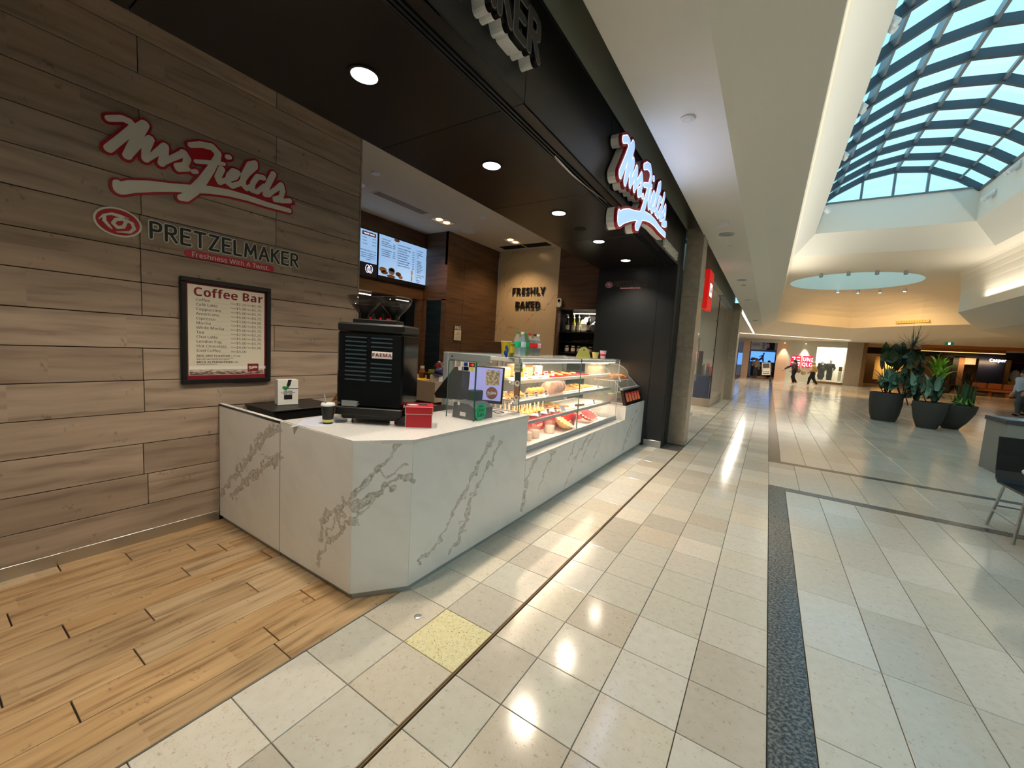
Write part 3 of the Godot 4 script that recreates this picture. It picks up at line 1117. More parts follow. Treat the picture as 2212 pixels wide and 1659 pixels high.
func build_shop_shell() -> void:
	# ---- sign wall clad with oak planks
	var wall := struct("wall_signs", bx(V(-3.62, -0.1, -2.545), V(WX - 0.012, 3.5, 5)), M.wall_groove)
	var r := RandomNumberGenerator.new()
	r.seed = 77
	var joints := [[], [-0.92], [-0.9], [], [-0.912], [-0.91], [], [-0.911], [-0.911], [-0.911], [-0.92, -1.76], [-1.762], [-0.92], [-1.76], [-0.92], [-1.76], [-0.92]]
	for k in 17:
		var y0 := 0.043 + 0.2155 * k
		if k == 0:
			y0 = 0.075
		var y1 := 0.043 + 0.2155 * (k + 1)
		var cuts := [1.2]
		var js: Array = joints[k]
		if js.is_empty():
			js = [0.2, -1.75] if k % 2 == 0 else [-1.35]
		if js.size() == 1 and js[0] > -1.0:
			js = [0.75, js[0]]
		cuts.append_array(js)
		cuts.append(-2.545)
		for i in cuts.size() - 1:
			if cuts[i] - cuts[i + 1] < 0.05:
				continue
			var mb := MB.new()
			mb.off = Vector2(r.randf() * 4.0, r.randf() * 4.0)
			mb.box(V(WX - 0.012, y0 + 0.0025, cuts[i + 1] + 0.002), V(WX, minf(y1, 3.5) - 0.0025, cuts[i] - 0.002), 0.0015)
			obj("plank", mb, M["wall_oak_%d" % (r.randi() % 3)], wall)
	var cap := MB.new()
	cap.box(V(-3.62, 0.0, -2.56), V(WX + 0.002, 3.5, -2.545))
	obj("end_trim", cap, M["wall_oak_1"], wall)
	struct("baseboard_signs", bx(V(WX - 0.02, 0.0, -1.34), V(WX + 0.006, 0.078, 1.3), 0.002), M.steel)
	# ---- soffit and fascia in black panels, with shutter slots
	var so := struct("ceiling", bx(V(-2.63, SY + 0.012, -7.15), V(FX - 0.012, 3.54, 4.9)), M.groove_black)
	var zs := [4.9, 3.6, 2.18, 0.76, -0.66, -2.08, -3.5, -4.92, -6.34, -6.72]
	for i in zs.size() - 1:
		var a: float = zs[i + 1] + 0.0025
		var b: float = zs[i] - 0.0025
		obj("soffit_panel", bx(V(-2.63, SY, a), V(-1.53, SY + 0.012, b), 0.001), M.black_panel, so)
		obj("soffit_edge", bx(V(-1.445, SY, a), V(FX, SY + 0.012, b), 0.001), M.black_panel, so)
		var ztop := b
		obj("fascia_panel", bx(V(FX - 0.012, SY, a if i < zs.size() - 2 else -7.15), V(FX, 3.55, ztop), 0.001), M.black_panel, so)
	for x in [-1.518, -1.494, -1.466]:
		obj("shutter_rail", bx(V(x - 0.006, SY - 0.002, -6.7), V(x + 0.006, SY + 0.012, 4.9)), M.charcoal_panel, so)
	obj("fascia_cap", bx(V(FX - 0.02, 3.55, -7.15), V(FX + 0.006, 3.562, 4.9)), M.groove_black, so)
	var lt := MB.new()
	lt.tube([V(-1.485, SY - 0.002, -2.72), V(-1.47, SY - 0.03, -3.0), V(-1.455, SY - 0.035, -3.3), V(-1.45, SY - 0.004, -3.75)], 0.006, 6)
	lt.tube([V(-1.5, SY - 0.002, -2.75), V(-1.49, SY - 0.018, -3.05), V(-1.48, SY - 0.012, -3.4), V(-1.48, SY - 0.003, -3.6)], 0.004, 6)
	tag(obj("loose_trim", lt, M.chrome), "bent silver trim strip hanging loose from the slot in the black soffit", "trim")
	# ---- black end wall with its kick plate and jamb
	var bw := struct("wall_end", bx(V(-2.63, 0.0, -7.15), V(-1.352, SY, -6.71)), M.groove_black)
	obj("panel", bx(V(-2.63, 0.0, -6.71), V(-1.614, SY, -6.698), 0.001), M.charcoal_panel, bw)
	obj("panel", bx(V(-1.61, 0.1, -6.71), V(-1.352, SY, -6.696), 0.001), M.charcoal_panel, bw)
	obj("jamb", bx(V(-1.36, 0.0, -6.9), V(-1.343, SY, -6.70), 0.002), M.charcoal_panel, bw)
	obj("jamb", bx(V(-1.36, 0.0, -7.03), V(-1.343, SY, -6.93), 0.002), M.charcoal_panel, bw)
	obj("jamb", bx(V(-1.36, 0.0, -7.16), V(-1.343, SY, -7.05), 0.002), M.charcoal_panel, bw)
	obj("kick_plate", bx(V(-1.62, 0.0, -6.705), V(-1.345, 0.11, -6.69), 0.002), M.steel, bw)
	obj("latch", bx(V(-1.628, 1.07, -6.7), V(-1.603, 1.12, -6.688), 0.003), M.black_plastic, bw)
	# ---- interior
	struct("ceiling", bx(V(-6.1, 3.42, -7.5), V(-2.62, 3.52, 4.9)), M.plaster_inside)
	var il := MB.new()
	il.box(V(-6.1, 0, -2.45), V(-3.6, 3.5, -2.3))
	il.box(V(-6.2, 0, -7.6), V(-6.08, 3.5, -2.3))
	struct("wall_service", il, M.dark_oak)
	struct("floor", bx(V(-6.1, -0.02, -7.5), V(-2.5, -0.002, -2.5)), M.grout_dark)
	var mw := MB.new()
	mw.box(V(-5.6, 2.235, -5.36), V(-5.46, 3.42, -2.4))
	mw.box(V(-5.6, 0, -5.36), V(-5.46, 2.235, -5.28))
	struct("wall_menu", mw, M.dark_oak)
	var rw := MB.new()
	rw.box(V(-5.6, 2.255, -5.45), V(-4.9, 3.42, -5.35))
	rw.box(V(-4.96, 0, -6.9), V(-4.9, 3.42, -5.82), 0.002)
	rw.box(V(-4.96, 2.29, -5.817), V(-4.9, 3.42, -5.35), 0.002)
	rw.box(V(-4.96, 0, -5.816), V(-4.903, 2.285, -5.36), 0.002)
	struct("wall_return", rw, M.dark_oak)
	var ft := MB.new()
	ft.box(V(-5.0, 0, -5.37), V(-4.895, 2.26, -5.34), 0.003)
	ft.box(V(-5.47, 0, -5.37), V(-5.38, 2.26, -5.34), 0.003)
	ft.box(V(-5.47, 2.235, -5.37), V(-4.895, 2.265, -5.34), 0.003)
	struct("trim_5", ft, M.dark_oak)
	struct("wall_dark", bx(V(-5.6, 0, -6.9), V(-5.0, 2.3, -6.4)), M.black_panel)
	# marble panel wall and the wood panel with its alcove
	var marb := MB.new()
	marb.off = Vector2(1.15, 0.2)
	marb.box(V(-4.9, 0, -7.0), V(-3.5, 3.42, -6.9))
	struct("wall_marble", marb, M.porcelain_cream)
	var wp := MB.new()
	wp.box(V(-3.5, 2.29, -7.0), V(-2.5, 3.42, -6.9))
	wp.box(V(-3.5, 0, -7.0), V(-3.455, 2.29, -6.9), 0.002)
	struct("wall_panel", wp, M.dark_oak)
	var fr := MB.new()
	fr.box(V(-3.5, 2.245, -7.0), V(-2.55, 2.292, -6.885), 0.003)
	fr.box(V(-3.5, 0.0, -7.0), V(-3.452, 2.245, -6.885), 0.003)
	struct("trim_6", fr, M.dark_oak)
	var al := MB.new()
	al.box(V(-3.455, 0, -7.5), V(-2.5, 2.3, -7.4))
	al.box(V(-3.56, 0, -7.5), V(-3.455, 2.3, -6.99))
	al.box(V(-2.55, 0, -7.5), V(-2.45, 2.3, -6.99))
	al.box(V(-3.5, 2.25, -7.5), V(-2.45, 2.3, -6.99))
	struct("wall_alcove", al, M.black_panel)

func downlight(at: Vector3, label: String) -> void:
	var t := thing("downlight", label, "light", at, 0, "round downlights in the black soffit")
	var rim := MB.new()
	rim.lathe([Vector2(0.088, 0.0), Vector2(0.088, -0.006), Vector2(0.072, -0.006), Vector2(0.066, 0.0)], 28)
	obj("rim", rim, M.black_plastic, t)
	var cone := MB.new()
	cone.lathe([Vector2(0.07, -0.004), Vector2(0.05, 0.0002)], 28)
	obj("reflector", cone, M.lamp_white, t)
	var lamp := MB.new()
	lamp.lathe([Vector2(0.0, -0.0025), Vector2(0.055, -0.0025)], 24)
	obj("lamp", lamp, M.lamp_white, t)
	spot("downlight_beam", at + V(0, -0.012, 0), V(0.0, -1, 0), 62, 2.6, C(255, 238, 214), 0.06)

func square_light(at: Vector3, label: String) -> void:
	var t := thing("recessed_light", label, "light", at, 0, "square recessed twin lights in the shop ceiling")
	var fr := MB.new()
	for s in [-1, 1]:
		fr.box(V(s * 0.1 - 0.012, -0.006, -0.19), V(s * 0.1 + 0.012, 0.001, 0.19))
		fr.box(V(-0.112, -0.006, s * 0.18 - 0.012), V(0.112, 0.001, s * 0.18 + 0.012))
	obj("frame", fr, M.white_plastic, t)
	obj("housing", bx(V(-0.09, -0.0015, -0.17), V(0.09, 0.0005, 0.17)), M.cake_yellow, t)
	for s in [-0.085, 0.085]:
		var b := MB.new()
		b.lathe([Vector2(0, -0.012), Vector2(0.045, -0.012), Vector2(0.055, -0.002)], 20)
		obj("lamp", b, M.lamp_warm, t, V(0, 0, s))
	spot("recessed_beam", at + V(0, -0.03, 0), V(0, -1, 0), 60, 1.5, C(255, 206, 150), 0.06)

func build_shop_fittings() -> void:
	var zs := [-1.47, -2.66, -3.865, -5.04, -6.19]
	var names := ["first round downlight in the black soffit, above the coffee grinder", "second round downlight in the black soffit, above the till screen", "third round downlight in the black soffit, above the bottles on the case", "fourth round downlight in the black soffit, beside the lit sign's tail", "fifth round downlight in the black soffit, just before the black end wall"]
	for k in 5:
		downlight(V(-2.015, SY, zs[k]), names[k])
	downlight(V(-2.015, SY, -0.27), "round downlight in the black soffit over the wooden floor, behind the viewer")
	var sp := MB.new()
	sp.lathe([Vector2(0.0, -0.005), Vector2(0.06, -0.005), Vector2(0.072, 0.0)], 24)
	tag(obj("soffit_speaker", sp, M.groove_black, null, V(-2.03, SY, -4.45)), "small black round speaker between the downlights in the black soffit", "speaker")
	square_light(V(-4.6, 3.42, -4.87), "twin recessed light in the shop ceiling next to the long air vent")
	square_light(V(-4.17, 3.42, -6.27), "twin recessed light in the shop ceiling before the dark air slot")
	square_light(V(-4.64, 3.42, -3.2), "twin recessed light in the shop ceiling half hidden by the sign wall's end")
	# air vent
	var t := thing("air_vent", "long slatted white air vent in the shop ceiling above the menu screens", "vent", V(-4.605, 3.42, -4.03))
	obj("frame", bx(V(-0.085, -0.006, -0.47), V(0.085, 0.0, 0.47), 0.003), M.plaster_inside, t)
	for x in [-0.055, -0.018, 0.018, 0.055]:
		obj("slot", bx(V(x - 0.008, -0.0075, -0.45), V(x + 0.008, -0.0055, 0.45)), M.groove_black, t)
	var ds := thing("air_slot", "dark open air slot across the shop ceiling above the cream marble wall", "vent", V(-4.15, 3.42, -6.66))
	obj("opening", bx(V(-0.52, -0.006, -0.11), V(0.52, 0.0, 0.11)), M.groove_black, ds)
	obj("divider", bx(V(-0.01, -0.012, -0.11), V(0.01, 0.0, 0.11)), M.plaster_inside, ds)
	obj("rim", bx(V(-0.56, -0.008, -0.14), V(-0.52, 0.0, 0.14)), M.plaster_inside, ds)
	var r1 := MB.new()
	r1.lathe([Vector2(0, -0.01), Vector2(0.11, -0.01), Vector2(0.135, -0.006), Vector2(0.14, 0)], 32)
	tag(obj("ceiling_speaker", r1, M.white_plastic, null, V(-4.56, 3.42, -5.47)), "large round white speaker cover in the shop ceiling beside the twin light", "speaker")
	var r2 := MB.new()
	r2.lathe([Vector2(0, -0.03), Vector2(0.02, -0.03), Vector2(0.03, -0.012), Vector2(0.055, -0.01), Vector2(0.06, 0)], 20)
	tag(obj("sprinkler", r2, M.white_plastic, null, V(-3.88, 3.42, -4.99)), "small round sprinkler in the shop ceiling near the black soffit's edge", "sprinkler")
	var r3 := MB.new()
	r3.lathe([Vector2(0, -0.012), Vector2(0.05, -0.012), Vector2(0.055, 0)], 24)
	tag(obj("smoke_detector", r3, M.white_plastic, null, V(-4.1, 3.42, -3.18)), "flat round white disc in the shop ceiling near the oak wall's end", "detector")
	build_counter()
	build_signs()
	build_menu_screens()
	build_backwall()

func build_counter() -> void:
	var c := thing("counter", "long white marble-look service counter with grey veins and a chamfered corner", "counter", Vector3.ZERO)
	var slab := mat("counter_slab", Color.WHITE, 0.3, 0.0, counter_slab_texture())
	# end run along the wooden floor
	var A := Vector2(-1.868, -1.352)
	var B := Vector2(-1.672, -1.606)
	var E := Vector2(-1.66, -6.69)
	var quad_panel := func(p: Vector2, q: Vector2, y0: float, y1: float, th: float, off: Vector2, called: String) -> void:
		var d := (q - p).normalized()
		var inn := Vector2(d.y, -d.x)
		if inn.dot(Vector2(-2.3, -3.5) - p) < 0:
			inn = -inn
		var a := p + d * 0.001
		var b := q - d * 0.001
		var mb := MB.new()
		var P := [V(a.x, y0, a.y), V(b.x, y0, b.y), V(b.x, y1, b.y), V(a.x, y1, a.y)]
		var I := V(inn.x, 0, inn.y) * th
		var len := p.distance_to(q)
		var u0 := off.x
		var nn := -V(inn.x, 0, inn.y)
		for k in [0, 2, 1, 0, 3, 2]:
			mb.vert(P[k], nn, Vector2((u0 + (len if k == 1 or k == 2 else 0.0)) / 7.2, 1.0 - P[k].y / 0.96))
		mb.off = Vector2(0.42, 0.05)
		mb.quad(P[3], P[2], P[2] + I, P[3] + I)
		mb.quad(P[0] + I, P[1] + I, P[1], P[0])
		mb.quad(P[0] + I, P[0], P[3], P[3] + I)
		mb.quad(P[1], P[1] + I, P[2] + I, P[2])
		mb.quad(P[1] + I, P[0] + I, P[3] + I, P[2] + I)
		obj(called, mb, slab, c)
	quad_panel.call(Vector2(WX + 0.004, -1.345), Vector2(-2.62, -1.345), 0.04, 0.925, 0.03, Vector2(0.0, 1.3), "front_panel")
	quad_panel.call(Vector2(-2.614, -1.345), A, 0.04, 0.925, 0.02, Vector2(0.892, 0.9), "front_panel")
	quad_panel.call(A, B, 0.04, 0.925, 0.02, Vector2(1.638, 0.75), "front_panel")
	quad_panel.call(B, Vector2(-1.665, -2.905), 0.04, 0.925, 0.02, Vector2(1.959, 1.25), "front_panel")
	quad_panel.call(Vector2(-1.665, -2.906), Vector2(-1.662, -5.68), 0.04, 0.545, 0.02, Vector2(3.259, 1.5), "front_panel")
	quad_panel.call(Vector2(-1.662, -5.681), E, 0.04, 0.738, 0.02, Vector2(6.034, 1.6), "front_panel")
	# step faces
	obj("step_panel", bx(V(-2.0, 0.53, -2.905), V(-1.685, 0.91, -2.885)), M.porcelain, c)
	obj("step_panel", bx(V(-2.6, 0.545, -5.70), V(-1.684, 0.72, -5.68)), M.porcelain, c)
	obj("ledge", bx(V(-1.80, 0.525, -5.68), V(-1.664, 0.545, -2.906), 0.002), M.quartz, c)
	# quartz top with a chamfered corner
	var top := MB.new()
	var pl := PackedVector2Array([Vector2(-2.612, 1.352), Vector2(A.x - 0.005, 1.352), Vector2(B.x + 0.006, -B.y), Vector2(-1.66, 2.905), Vector2(-2.25, 2.905), Vector2(-2.25, 1.86), Vector2(-2.612, 1.74)])
	pl.reverse()
	var q := PackedVector2Array()
	for p in pl:
		q.append(p)
	if Geometry2D.is_polygon_clockwise(q):
		q.reverse()
	top.prism(q, on_y(0, 0, 0), 0.91, 0.93, false)
	obj("worktop", top, M.quartz, c)
	obj("low_top", bx(V(WX + 0.003, 0.905, -1.375), V(-2.618, 0.926, -1.345), 0.002), M.porcelain, c)
	obj("end_top", bx(V(-2.4, 0.72, -6.69), V(-1.66, 0.74, -5.68), 0.002), M.quartz, c)
	# toe kick
	var toe := MB.new()
	var T := [Vector2(WX + 0.01, -1.365), Vector2(-1.875, -1.372), Vector2(-1.69, -1.612), Vector2(-1.68, -6.69)]
	for k in 3:
		toe.quad(V(T[k].x, 0, T[k].y), V(T[k + 1].x, 0, T[k + 1].y), V(T[k + 1].x, 0.05, T[k + 1].y), V(T[k].x, 0.05, T[k].y))
		toe.quad(V(T[k + 1].x - 0.03, 0, T[k + 1].y - 0.03), V(T[k].x - 0.03, 0, T[k].y - 0.03), V(T[k].x - 0.03, 0.05, T[k].y - 0.03), V(T[k + 1].x - 0.03, 0.05, T[k + 1].y - 0.03))
	obj("toe_kick", toe, M.aluminium, c)
	obj("seam_trim", bx(V(-2.62, 0.01, -1.352), V(-2.613, 0.928, -1.344)), M.aluminium, c)
	obj("wall_trim", bx(V(WX + 0.001, 0.03, -1.36), V(WX + 0.006, 0.925, -1.343)), M.brown, c)
	# carcass inside
	var car := MB.new()
	car.box(V(-2.6, 0.05, -2.88), V(-1.9, 0.9, -1.66))
	car.box(V(-2.6, 0.05, -5.66), V(-1.7, 0.5, -2.9))
	car.box(V(-2.4, 0.05, -6.68), V(-1.7, 0.71, -5.71))
	obj("carcass", car, M.black_panel, c)
	# low back cabinet along the sign wall, behind the counter's end
	var cab := thing("back_cabinet", "low black cabinet against the oak wall behind the counter's end", "cabinet", V(-3.3, 0, -1.9))
	obj("body", bx(V(-0.2, 0, -0.45), V(0.2, 0.78, 0.45), 0.004), M.black_panel, cab)
	obj("door", bx(V(0.2, 0.03, -0.44), V(0.215, 0.76, -0.005), 0.003), M.black_panel, cab)
	obj("door", bx(V(0.2, 0.03, 0.005), V(0.215, 0.76, 0.44), 0.003), M.black_panel, cab)

const GLYPH := {
	"P": [0.5, [[0, 0, 0, 1, 0.33, 1, 0.47, 0.93, 0.5, 0.76, 0.47, 0.58, 0.33, 0.5, 0, 0.5]]],
	"R": [0.55, [[0, 0, 0, 1, 0.33, 1, 0.47, 0.93, 0.5, 0.76, 0.47, 0.58, 0.33, 0.5, 0, 0.5], [0.22, 0.5, 0.54, 0]]],
	"E": [0.47, [[0.47, 0, 0, 0, 0, 1, 0.47, 1], [0, 0.52, 0.4, 0.52]]],
	"T": [0.6, [[0, 1, 0.6, 1], [0.3, 1, 0.3, 0]]],
	"Z": [0.55, [[0.02, 1, 0.53, 1, 0, 0, 0.55, 0]]],
	"L": [0.44, [[0, 1, 0, 0, 0.44, 0]]],
	"M": [0.76, [[0, 0, 0.08, 1, 0.38, 0.25, 0.68, 1, 0.76, 0]]],
	"A": [0.64, [[0, 0, 0.32, 1, 0.64, 0], [0.11, 0.32, 0.53, 0.32]]],
	"K": [0.52, [[0, 0, 0, 1], [0.48, 1, 0.02, 0.44], [0.16, 0.6, 0.52, 0]]],
}

# rounded capitals drawn as strokes; returns [[glyph strokes], ...] placed along x with height h
func capitals(text: String, h: float, gap: float, squeeze: float, r: float) -> Array:
	var out := []
	var x := 0.0
	for ch in text:
		var g: Array = GLYPH[ch]
		var strokes := []
		for line in g[1]:
			var pts := []
			for k in range(0, line.size(), 2):
				pts.append(V(x + line[k] * h * squeeze, line[k + 1] * h, r))
			strokes.append(pts)
		out.append(strokes)
		x += (g[0] * squeeze + gap) * h
	return out

const SCRIPT := [[0.0037,0.3606,0.0163,0.0598,0.3882,0.0168,0.092,0.3855,0.0168,0.1104,0.3625,0.0191],
	[0.1122,0.368,0.0202,0.057,0.2824,0.0212,0.0,0.2006,0.0218],
	[0.0994,0.3385,0.0189,0.1297,0.3735,0.0216,0.1546,0.3993,0.0235],
	[0.1546,0.3993,0.0244,0.1104,0.2852,0.0239,0.0764,0.1932,0.0216],
	[0.0764,0.1932,0.02,0.127,0.2769,0.0175,0.1794,0.3293,0.0207],
	[0.1794,0.3293,0.0216,0.1592,0.2631,0.0207,0.1573,0.2088,0.0198],
	[0.1573,0.2088,0.0189,0.1923,0.2438,0.0161,0.2475,0.3174,0.0205],
	[0.2475,0.3174,0.0214,0.2447,0.2714,0.0216,0.2309,0.2125,0.0195],
	[0.2309,0.2125,0.0163,0.2741,0.2557,0.0168,0.3404,0.3174,0.0205],
	[0.3404,0.3174,0.0225,0.3597,0.2907,0.0209,0.3496,0.2511,0.0172,0.3063,0.2272,0.017],
	[0.3063,0.2272,0.017,0.3119,0.2107,0.0152,0.3634,0.2309,0.0133],
	[0.3891,0.2254,0.0131,0.4048,0.2318,0.0145],
	[0.3781,0.3827,0.0163,0.4342,0.4103,0.0191,0.4931,0.4204,0.0216,0.5271,0.3956,0.0209,0.5225,0.3505,0.02],
	[0.4048,0.2944,0.0122,0.4756,0.3165,0.014,0.5612,0.3413,0.012],
	[0.5225,0.3634,0.0198,0.4839,0.2741,0.0235,0.4379,0.184,0.0271,0.3901,0.1076,0.0304,0.3487,0.0543,0.0262,0.3238,0.0432,0.0195],
	[0.5814,0.3937,0.0156,0.5943,0.3983,0.0154],
	[0.5474,0.3017,0.0212,0.5253,0.241,0.02,0.5363,0.2144,0.0179,0.5777,0.2447,0.0159],
	[0.5777,0.2447,0.0168,0.6274,0.2787,0.0172,0.6458,0.3174,0.0172,0.6164,0.3201,0.0159,0.5897,0.2778,0.017,0.5823,0.2309,0.0182,0.6099,0.2153,0.0172,0.6633,0.2539,0.0163],
	[0.6633,0.2539,0.0163,0.7065,0.3339,0.0177,0.7562,0.3993,0.0182,0.7562,0.4259,0.0168,0.7185,0.4011,0.0179,0.6817,0.3119,0.0189,0.6753,0.2511,0.0189,0.7001,0.2309,0.0179,0.7314,0.2585,0.0154],
	[0.8114,0.3441,0.0184,0.7728,0.3395,0.0182,0.7406,0.2815,0.0179,0.7323,0.2328,0.0182,0.7691,0.2309,0.0168,0.8178,0.2889,0.0172],
	[0.8804,0.3965,0.0205,0.8381,0.2962,0.0202,0.8252,0.2337,0.02,0.8482,0.2383,0.0177,0.8887,0.287,0.0166],
	[0.8887,0.2833,0.0166,0.9374,0.3385,0.0212,0.9485,0.3008,0.0198,0.9347,0.2466,0.0184,0.8896,0.2245,0.0166],
	[0.8896,0.2162,0.0152,0.9448,0.2254,0.0156,0.9991,0.2456,0.0189],
	[0.0313,0.023,0.0212,0.0432,0.0,0.0329,0.0929,0.0285,0.0338,0.1794,0.0607,0.0313,0.2714,0.0865,0.0251,0.3698,0.1132,0.0248,0.4747,0.1435,0.0244,0.586,0.1628,0.0225,0.7065,0.1693,0.0198,0.8353,0.1656,0.0175,1.0,0.172,0.0159]]
const SCRIPT_FILL := [[0.368,0.3579,0.5041,0.4158,0.5308,0.3542,0.4756,0.2833,0.4177,0.2843,0.3671,0.264],[0.5253,0.3514,0.5529,0.3257,0.5299,0.1932,0.586,0.1748,0.4535,0.1536,0.4269,0.1684],[0.5299,0.218,0.6449,0.2282,0.7691,0.2254,0.9034,0.2291,1.0175,0.2383,1.011,0.1932,0.8353,0.173,0.6449,0.1693,0.448,0.1454]]

func script_strokes(mb: MB, tr: Transform3D, w: float, d0: float, d1: float, grow: float, fill := false) -> void:
	var all := []
	for line in SCRIPT:
		var pts := []
		for k in range(0, line.size(), 3):
			pts.append(V(line[k] * w, line[k + 1] * w, line[k + 2] * w))
		all.append_array(MB.hulls(pts, grow * w))
	if fill:
		for f in SCRIPT_FILL:
			var pl := PackedVector2Array()
			for k in range(0, f.size(), 2):
				pl.append(Vector2(f[k], f[k + 1]) * w)
			if Geometry2D.is_polygon_clockwise(pl):
				pl.reverse()
			all.append(pl)
		all.append_array(MB.hulls([V(1.03 * w, 0.238 * w, 0.016 * w)], 0.0))
	mb.plate(all, tr, d0, d1)

func oval(cx: float, cy: float, rx: float, ry: float, n := 40) -> PackedVector2Array:
	var out := PackedVector2Array()
	for j in n:
		out.append(Vector2(cx + cos(TAU * j / n) * rx, cy + sin(TAU * j / n) * ry))
	return out

func emblem(parent: Node3D, tr: Transform3D, rx: float, ry: float, depth: float, ring: Material, face: Material, line: Material) -> void:
	var a := MB.new()
	a.prism(oval(0, 0, rx, ry), tr, 0.0, depth)
	obj("emblem_ring", a, ring, parent)
	var b := MB.new()
	b.prism(oval(0, 0, rx * 0.9, ry * 0.87), tr, depth * 0.5, depth + 0.002)
	obj("emblem_face", b, face, parent)
	var c := MB.new()
	var lines := []
	var s := rx / 245.0
	var k := ry / 150.0 * 0.96
	for line_ in [[[-190, -5, 5], [-145, 45, 12], [-70, 75, 15], [30, 62, 16], [75, 20, 20], [50, -40, 21], [-10, -58, 20], [-55, -20, 20], [-25, 25, 20], [60, 45, 17], [140, 20, 20], [160, -35, 20], [115, -85, 16], [-20, -108, 6]], [[-135, 45, 16], [-140, -10, 20], [-95, -60, 15], [-65, -85, 5]], [[-60, 85, 8], [30, 78, 9], [110, 62, 3]]]:
		var pts := []
		for p in line_:
			pts.append(V(p[0] * s, p[1] * k, p[2] * s))
		lines.append(pts)
	c.strokes(lines, tr, depth * 0.5, depth + 0.004, 0.0, 5)
	obj("emblem_swirl", c, line, parent)

func build_signs() -> void:
	# script logo on the oak wall
	var t := thing("script_sign", "red and white script lettering with a long swoosh, raised on the oak wall", "sign", V(WX, 2.325, -0.773))
	var tr := Transform3D(Basis(V(0, 0, -1), V(0, 1, 0), V(1, 0, 0)), Vector3.ZERO)
	var red := MB.new()
	script_strokes(red, tr, 1.087, 0.0, 0.012, 0.0125, true)
	obj("outline", red, M.red, t)
	var white := MB.new()
	script_strokes(white, tr, 1.087, 0.006, 0.016, 0.0)
	obj("lettering", white, M.sign_white, t)
	var reg := MB.new()
	letters(reg, "®", 0.03, tr, 1.03 * 1.087, 0.235 * 1.087, "regular", 0.0145, 1)
	obj("mark", reg, M.pink_red, t)
	# oval emblem with block capitals under it
	var p := thing("pretzel_sign", "oval red swirl emblem beside outlined black capitals on the oak wall, above the poster", "sign", V(WX, 2.062, -0.964))
	emblem(p, tr * Transform3D(Basis(), V(-0.157, 0.056, 0)), 0.112, 0.088, 0.01, M.sign_white, M.red, M.sign_white)
	var caps := capitals("PRETZELMAKER", 0.1, 0.285, 1.0, 0.008)
	var wide := 0.0
	for g in caps:
		for st in g:
			for q in st:
				wide = maxf(wide, q.x)
	caps = capitals("PRETZELMAKER", 0.1, 0.285, 1.0, 0.008)
	for g in caps:
		var a := MB.new()
		var b := MB.new()
		var ls := []
		for st in g:
			var pts := []
			for q in st:
				pts.append(V(q.x * 0.973 / wide, q.y + 0.004, 0.008))
			ls.append(pts)
		a.strokes(ls, tr, 0.0, 0.008, 0.0065)
		b.strokes(ls, tr, 0.004, 0.0115, 0.0)
		obj("letter_outline", a, M.sign_white, p)
		obj("letter", b, M.letter_black, p)
	var pill := MB.new()
	pill.stroke([V(0.205, -0.052, 0.026), V(0.755, -0.052, 0.026)], tr, 0.0, 0.006)
	obj("tagline_pill", pill, M.pink_red, p)
	var tl := MB.new()
	letters(tl, "Freshness With A Twist.", 0.047, tr, 0.48, -0.053, "regular", 0.009, 1, 1.06)
	obj("tagline", tl, M.sign_white, p)
	var tm := MB.new()
	letters(tm, "TM", 0.02, tr, -0.085, -0.022, "regular", 0.008, 1)
	obj("mark", tm, M.sign_white, p)
	build_poster()
	# lit channel sign on the fascia
	var f := thing("lit_script_sign", "lit white script channel letters with red rims standing off the black fascia", "sign", V(FX, 2.685, -3.50))
	var w := 1.79
	var side := MB.new()
	script_strokes(side, tr, w, 0.012, 0.082, 0.0135, true)
	obj("return", side, M.white_paint, f)
	var back := MB.new()
	script_strokes(back, tr, w, 0.0, 0.012, 0.017, true)
	obj("backing", back, M.black_plastic, f)
	var rim := MB.new()
	script_strokes(rim, tr, w, 0.082, 0.108, 0.0145, true)
	obj("rim", rim, M.red, f)
	var edge := MB.new()
	script_strokes(edge, tr, w, 0.1, 0.1095, 0.0025)
	obj("edge_light", edge, M.sign_rim_lit, f)
	var face := MB.new()
	script_strokes(face, tr, w, 0.1, 0.111, -0.0012)
	obj("face_light", face, M.sign_lit, f)
	var glow_at := V(FX + 0.125, 2.685 + 0.35, -3.5 - 0.8)
	area("sign_glow_light", glow_at, V(1, 0, 0), 1.3, 0.4, C(190, 205, 255), 0.55)
	var bk := MB.new()
	letters(bk, "BAKEHOUSE", 0.155, on_x(FX, 6.1, 3.005), 0, 0, "bold", 0.03, 1, 1.02)
	tag(obj("small_fascia_lettering", bk, M.sign_white), "small pale capitals fixed on the black fascia below the lit script sign", "lettering")
	# unlit block letters nearer the camera
	var k := thing("block_letter_sign", "unlit black block letters with white sides on the black fascia overhead", "sign", V(FX, 3.075, -0.3))
	var big := capitals("PRETZELMAKER", 0.19, 0.22, 0.88, 0.018)
	var wmax := 0.0
	for g in big:
		for st in g:
			for q in st:
				wmax = maxf(wmax, q.x)
	for g in big:
		var s0 := MB.new()
		var s1 := MB.new()
		var s2 := MB.new()
		var s3 := MB.new()
		var ls := []
		for st in g:
			var pts := []
			for q in st:
				pts.append(V(q.x * 1.725 / wmax, q.y + 0.015, 0.018))
			ls.append(pts)
		s0.strokes(ls, tr, 0.0, 0.075, 0.009)
		s1.strokes(ls, tr, 0.075, 0.108, 0.010)
		s2.strokes(ls, tr, 0.1, 0.1095, 0.0035)
		s3.strokes(ls, tr, 0.1, 0.1105, 0.0015)
		obj("return", s0, M.white_paint, k)
		obj("rim", s1, M.black_gloss, k)
		obj("face_edge", s2, M.aluminium, k)
		obj("face", s3, M.letter_black, k)
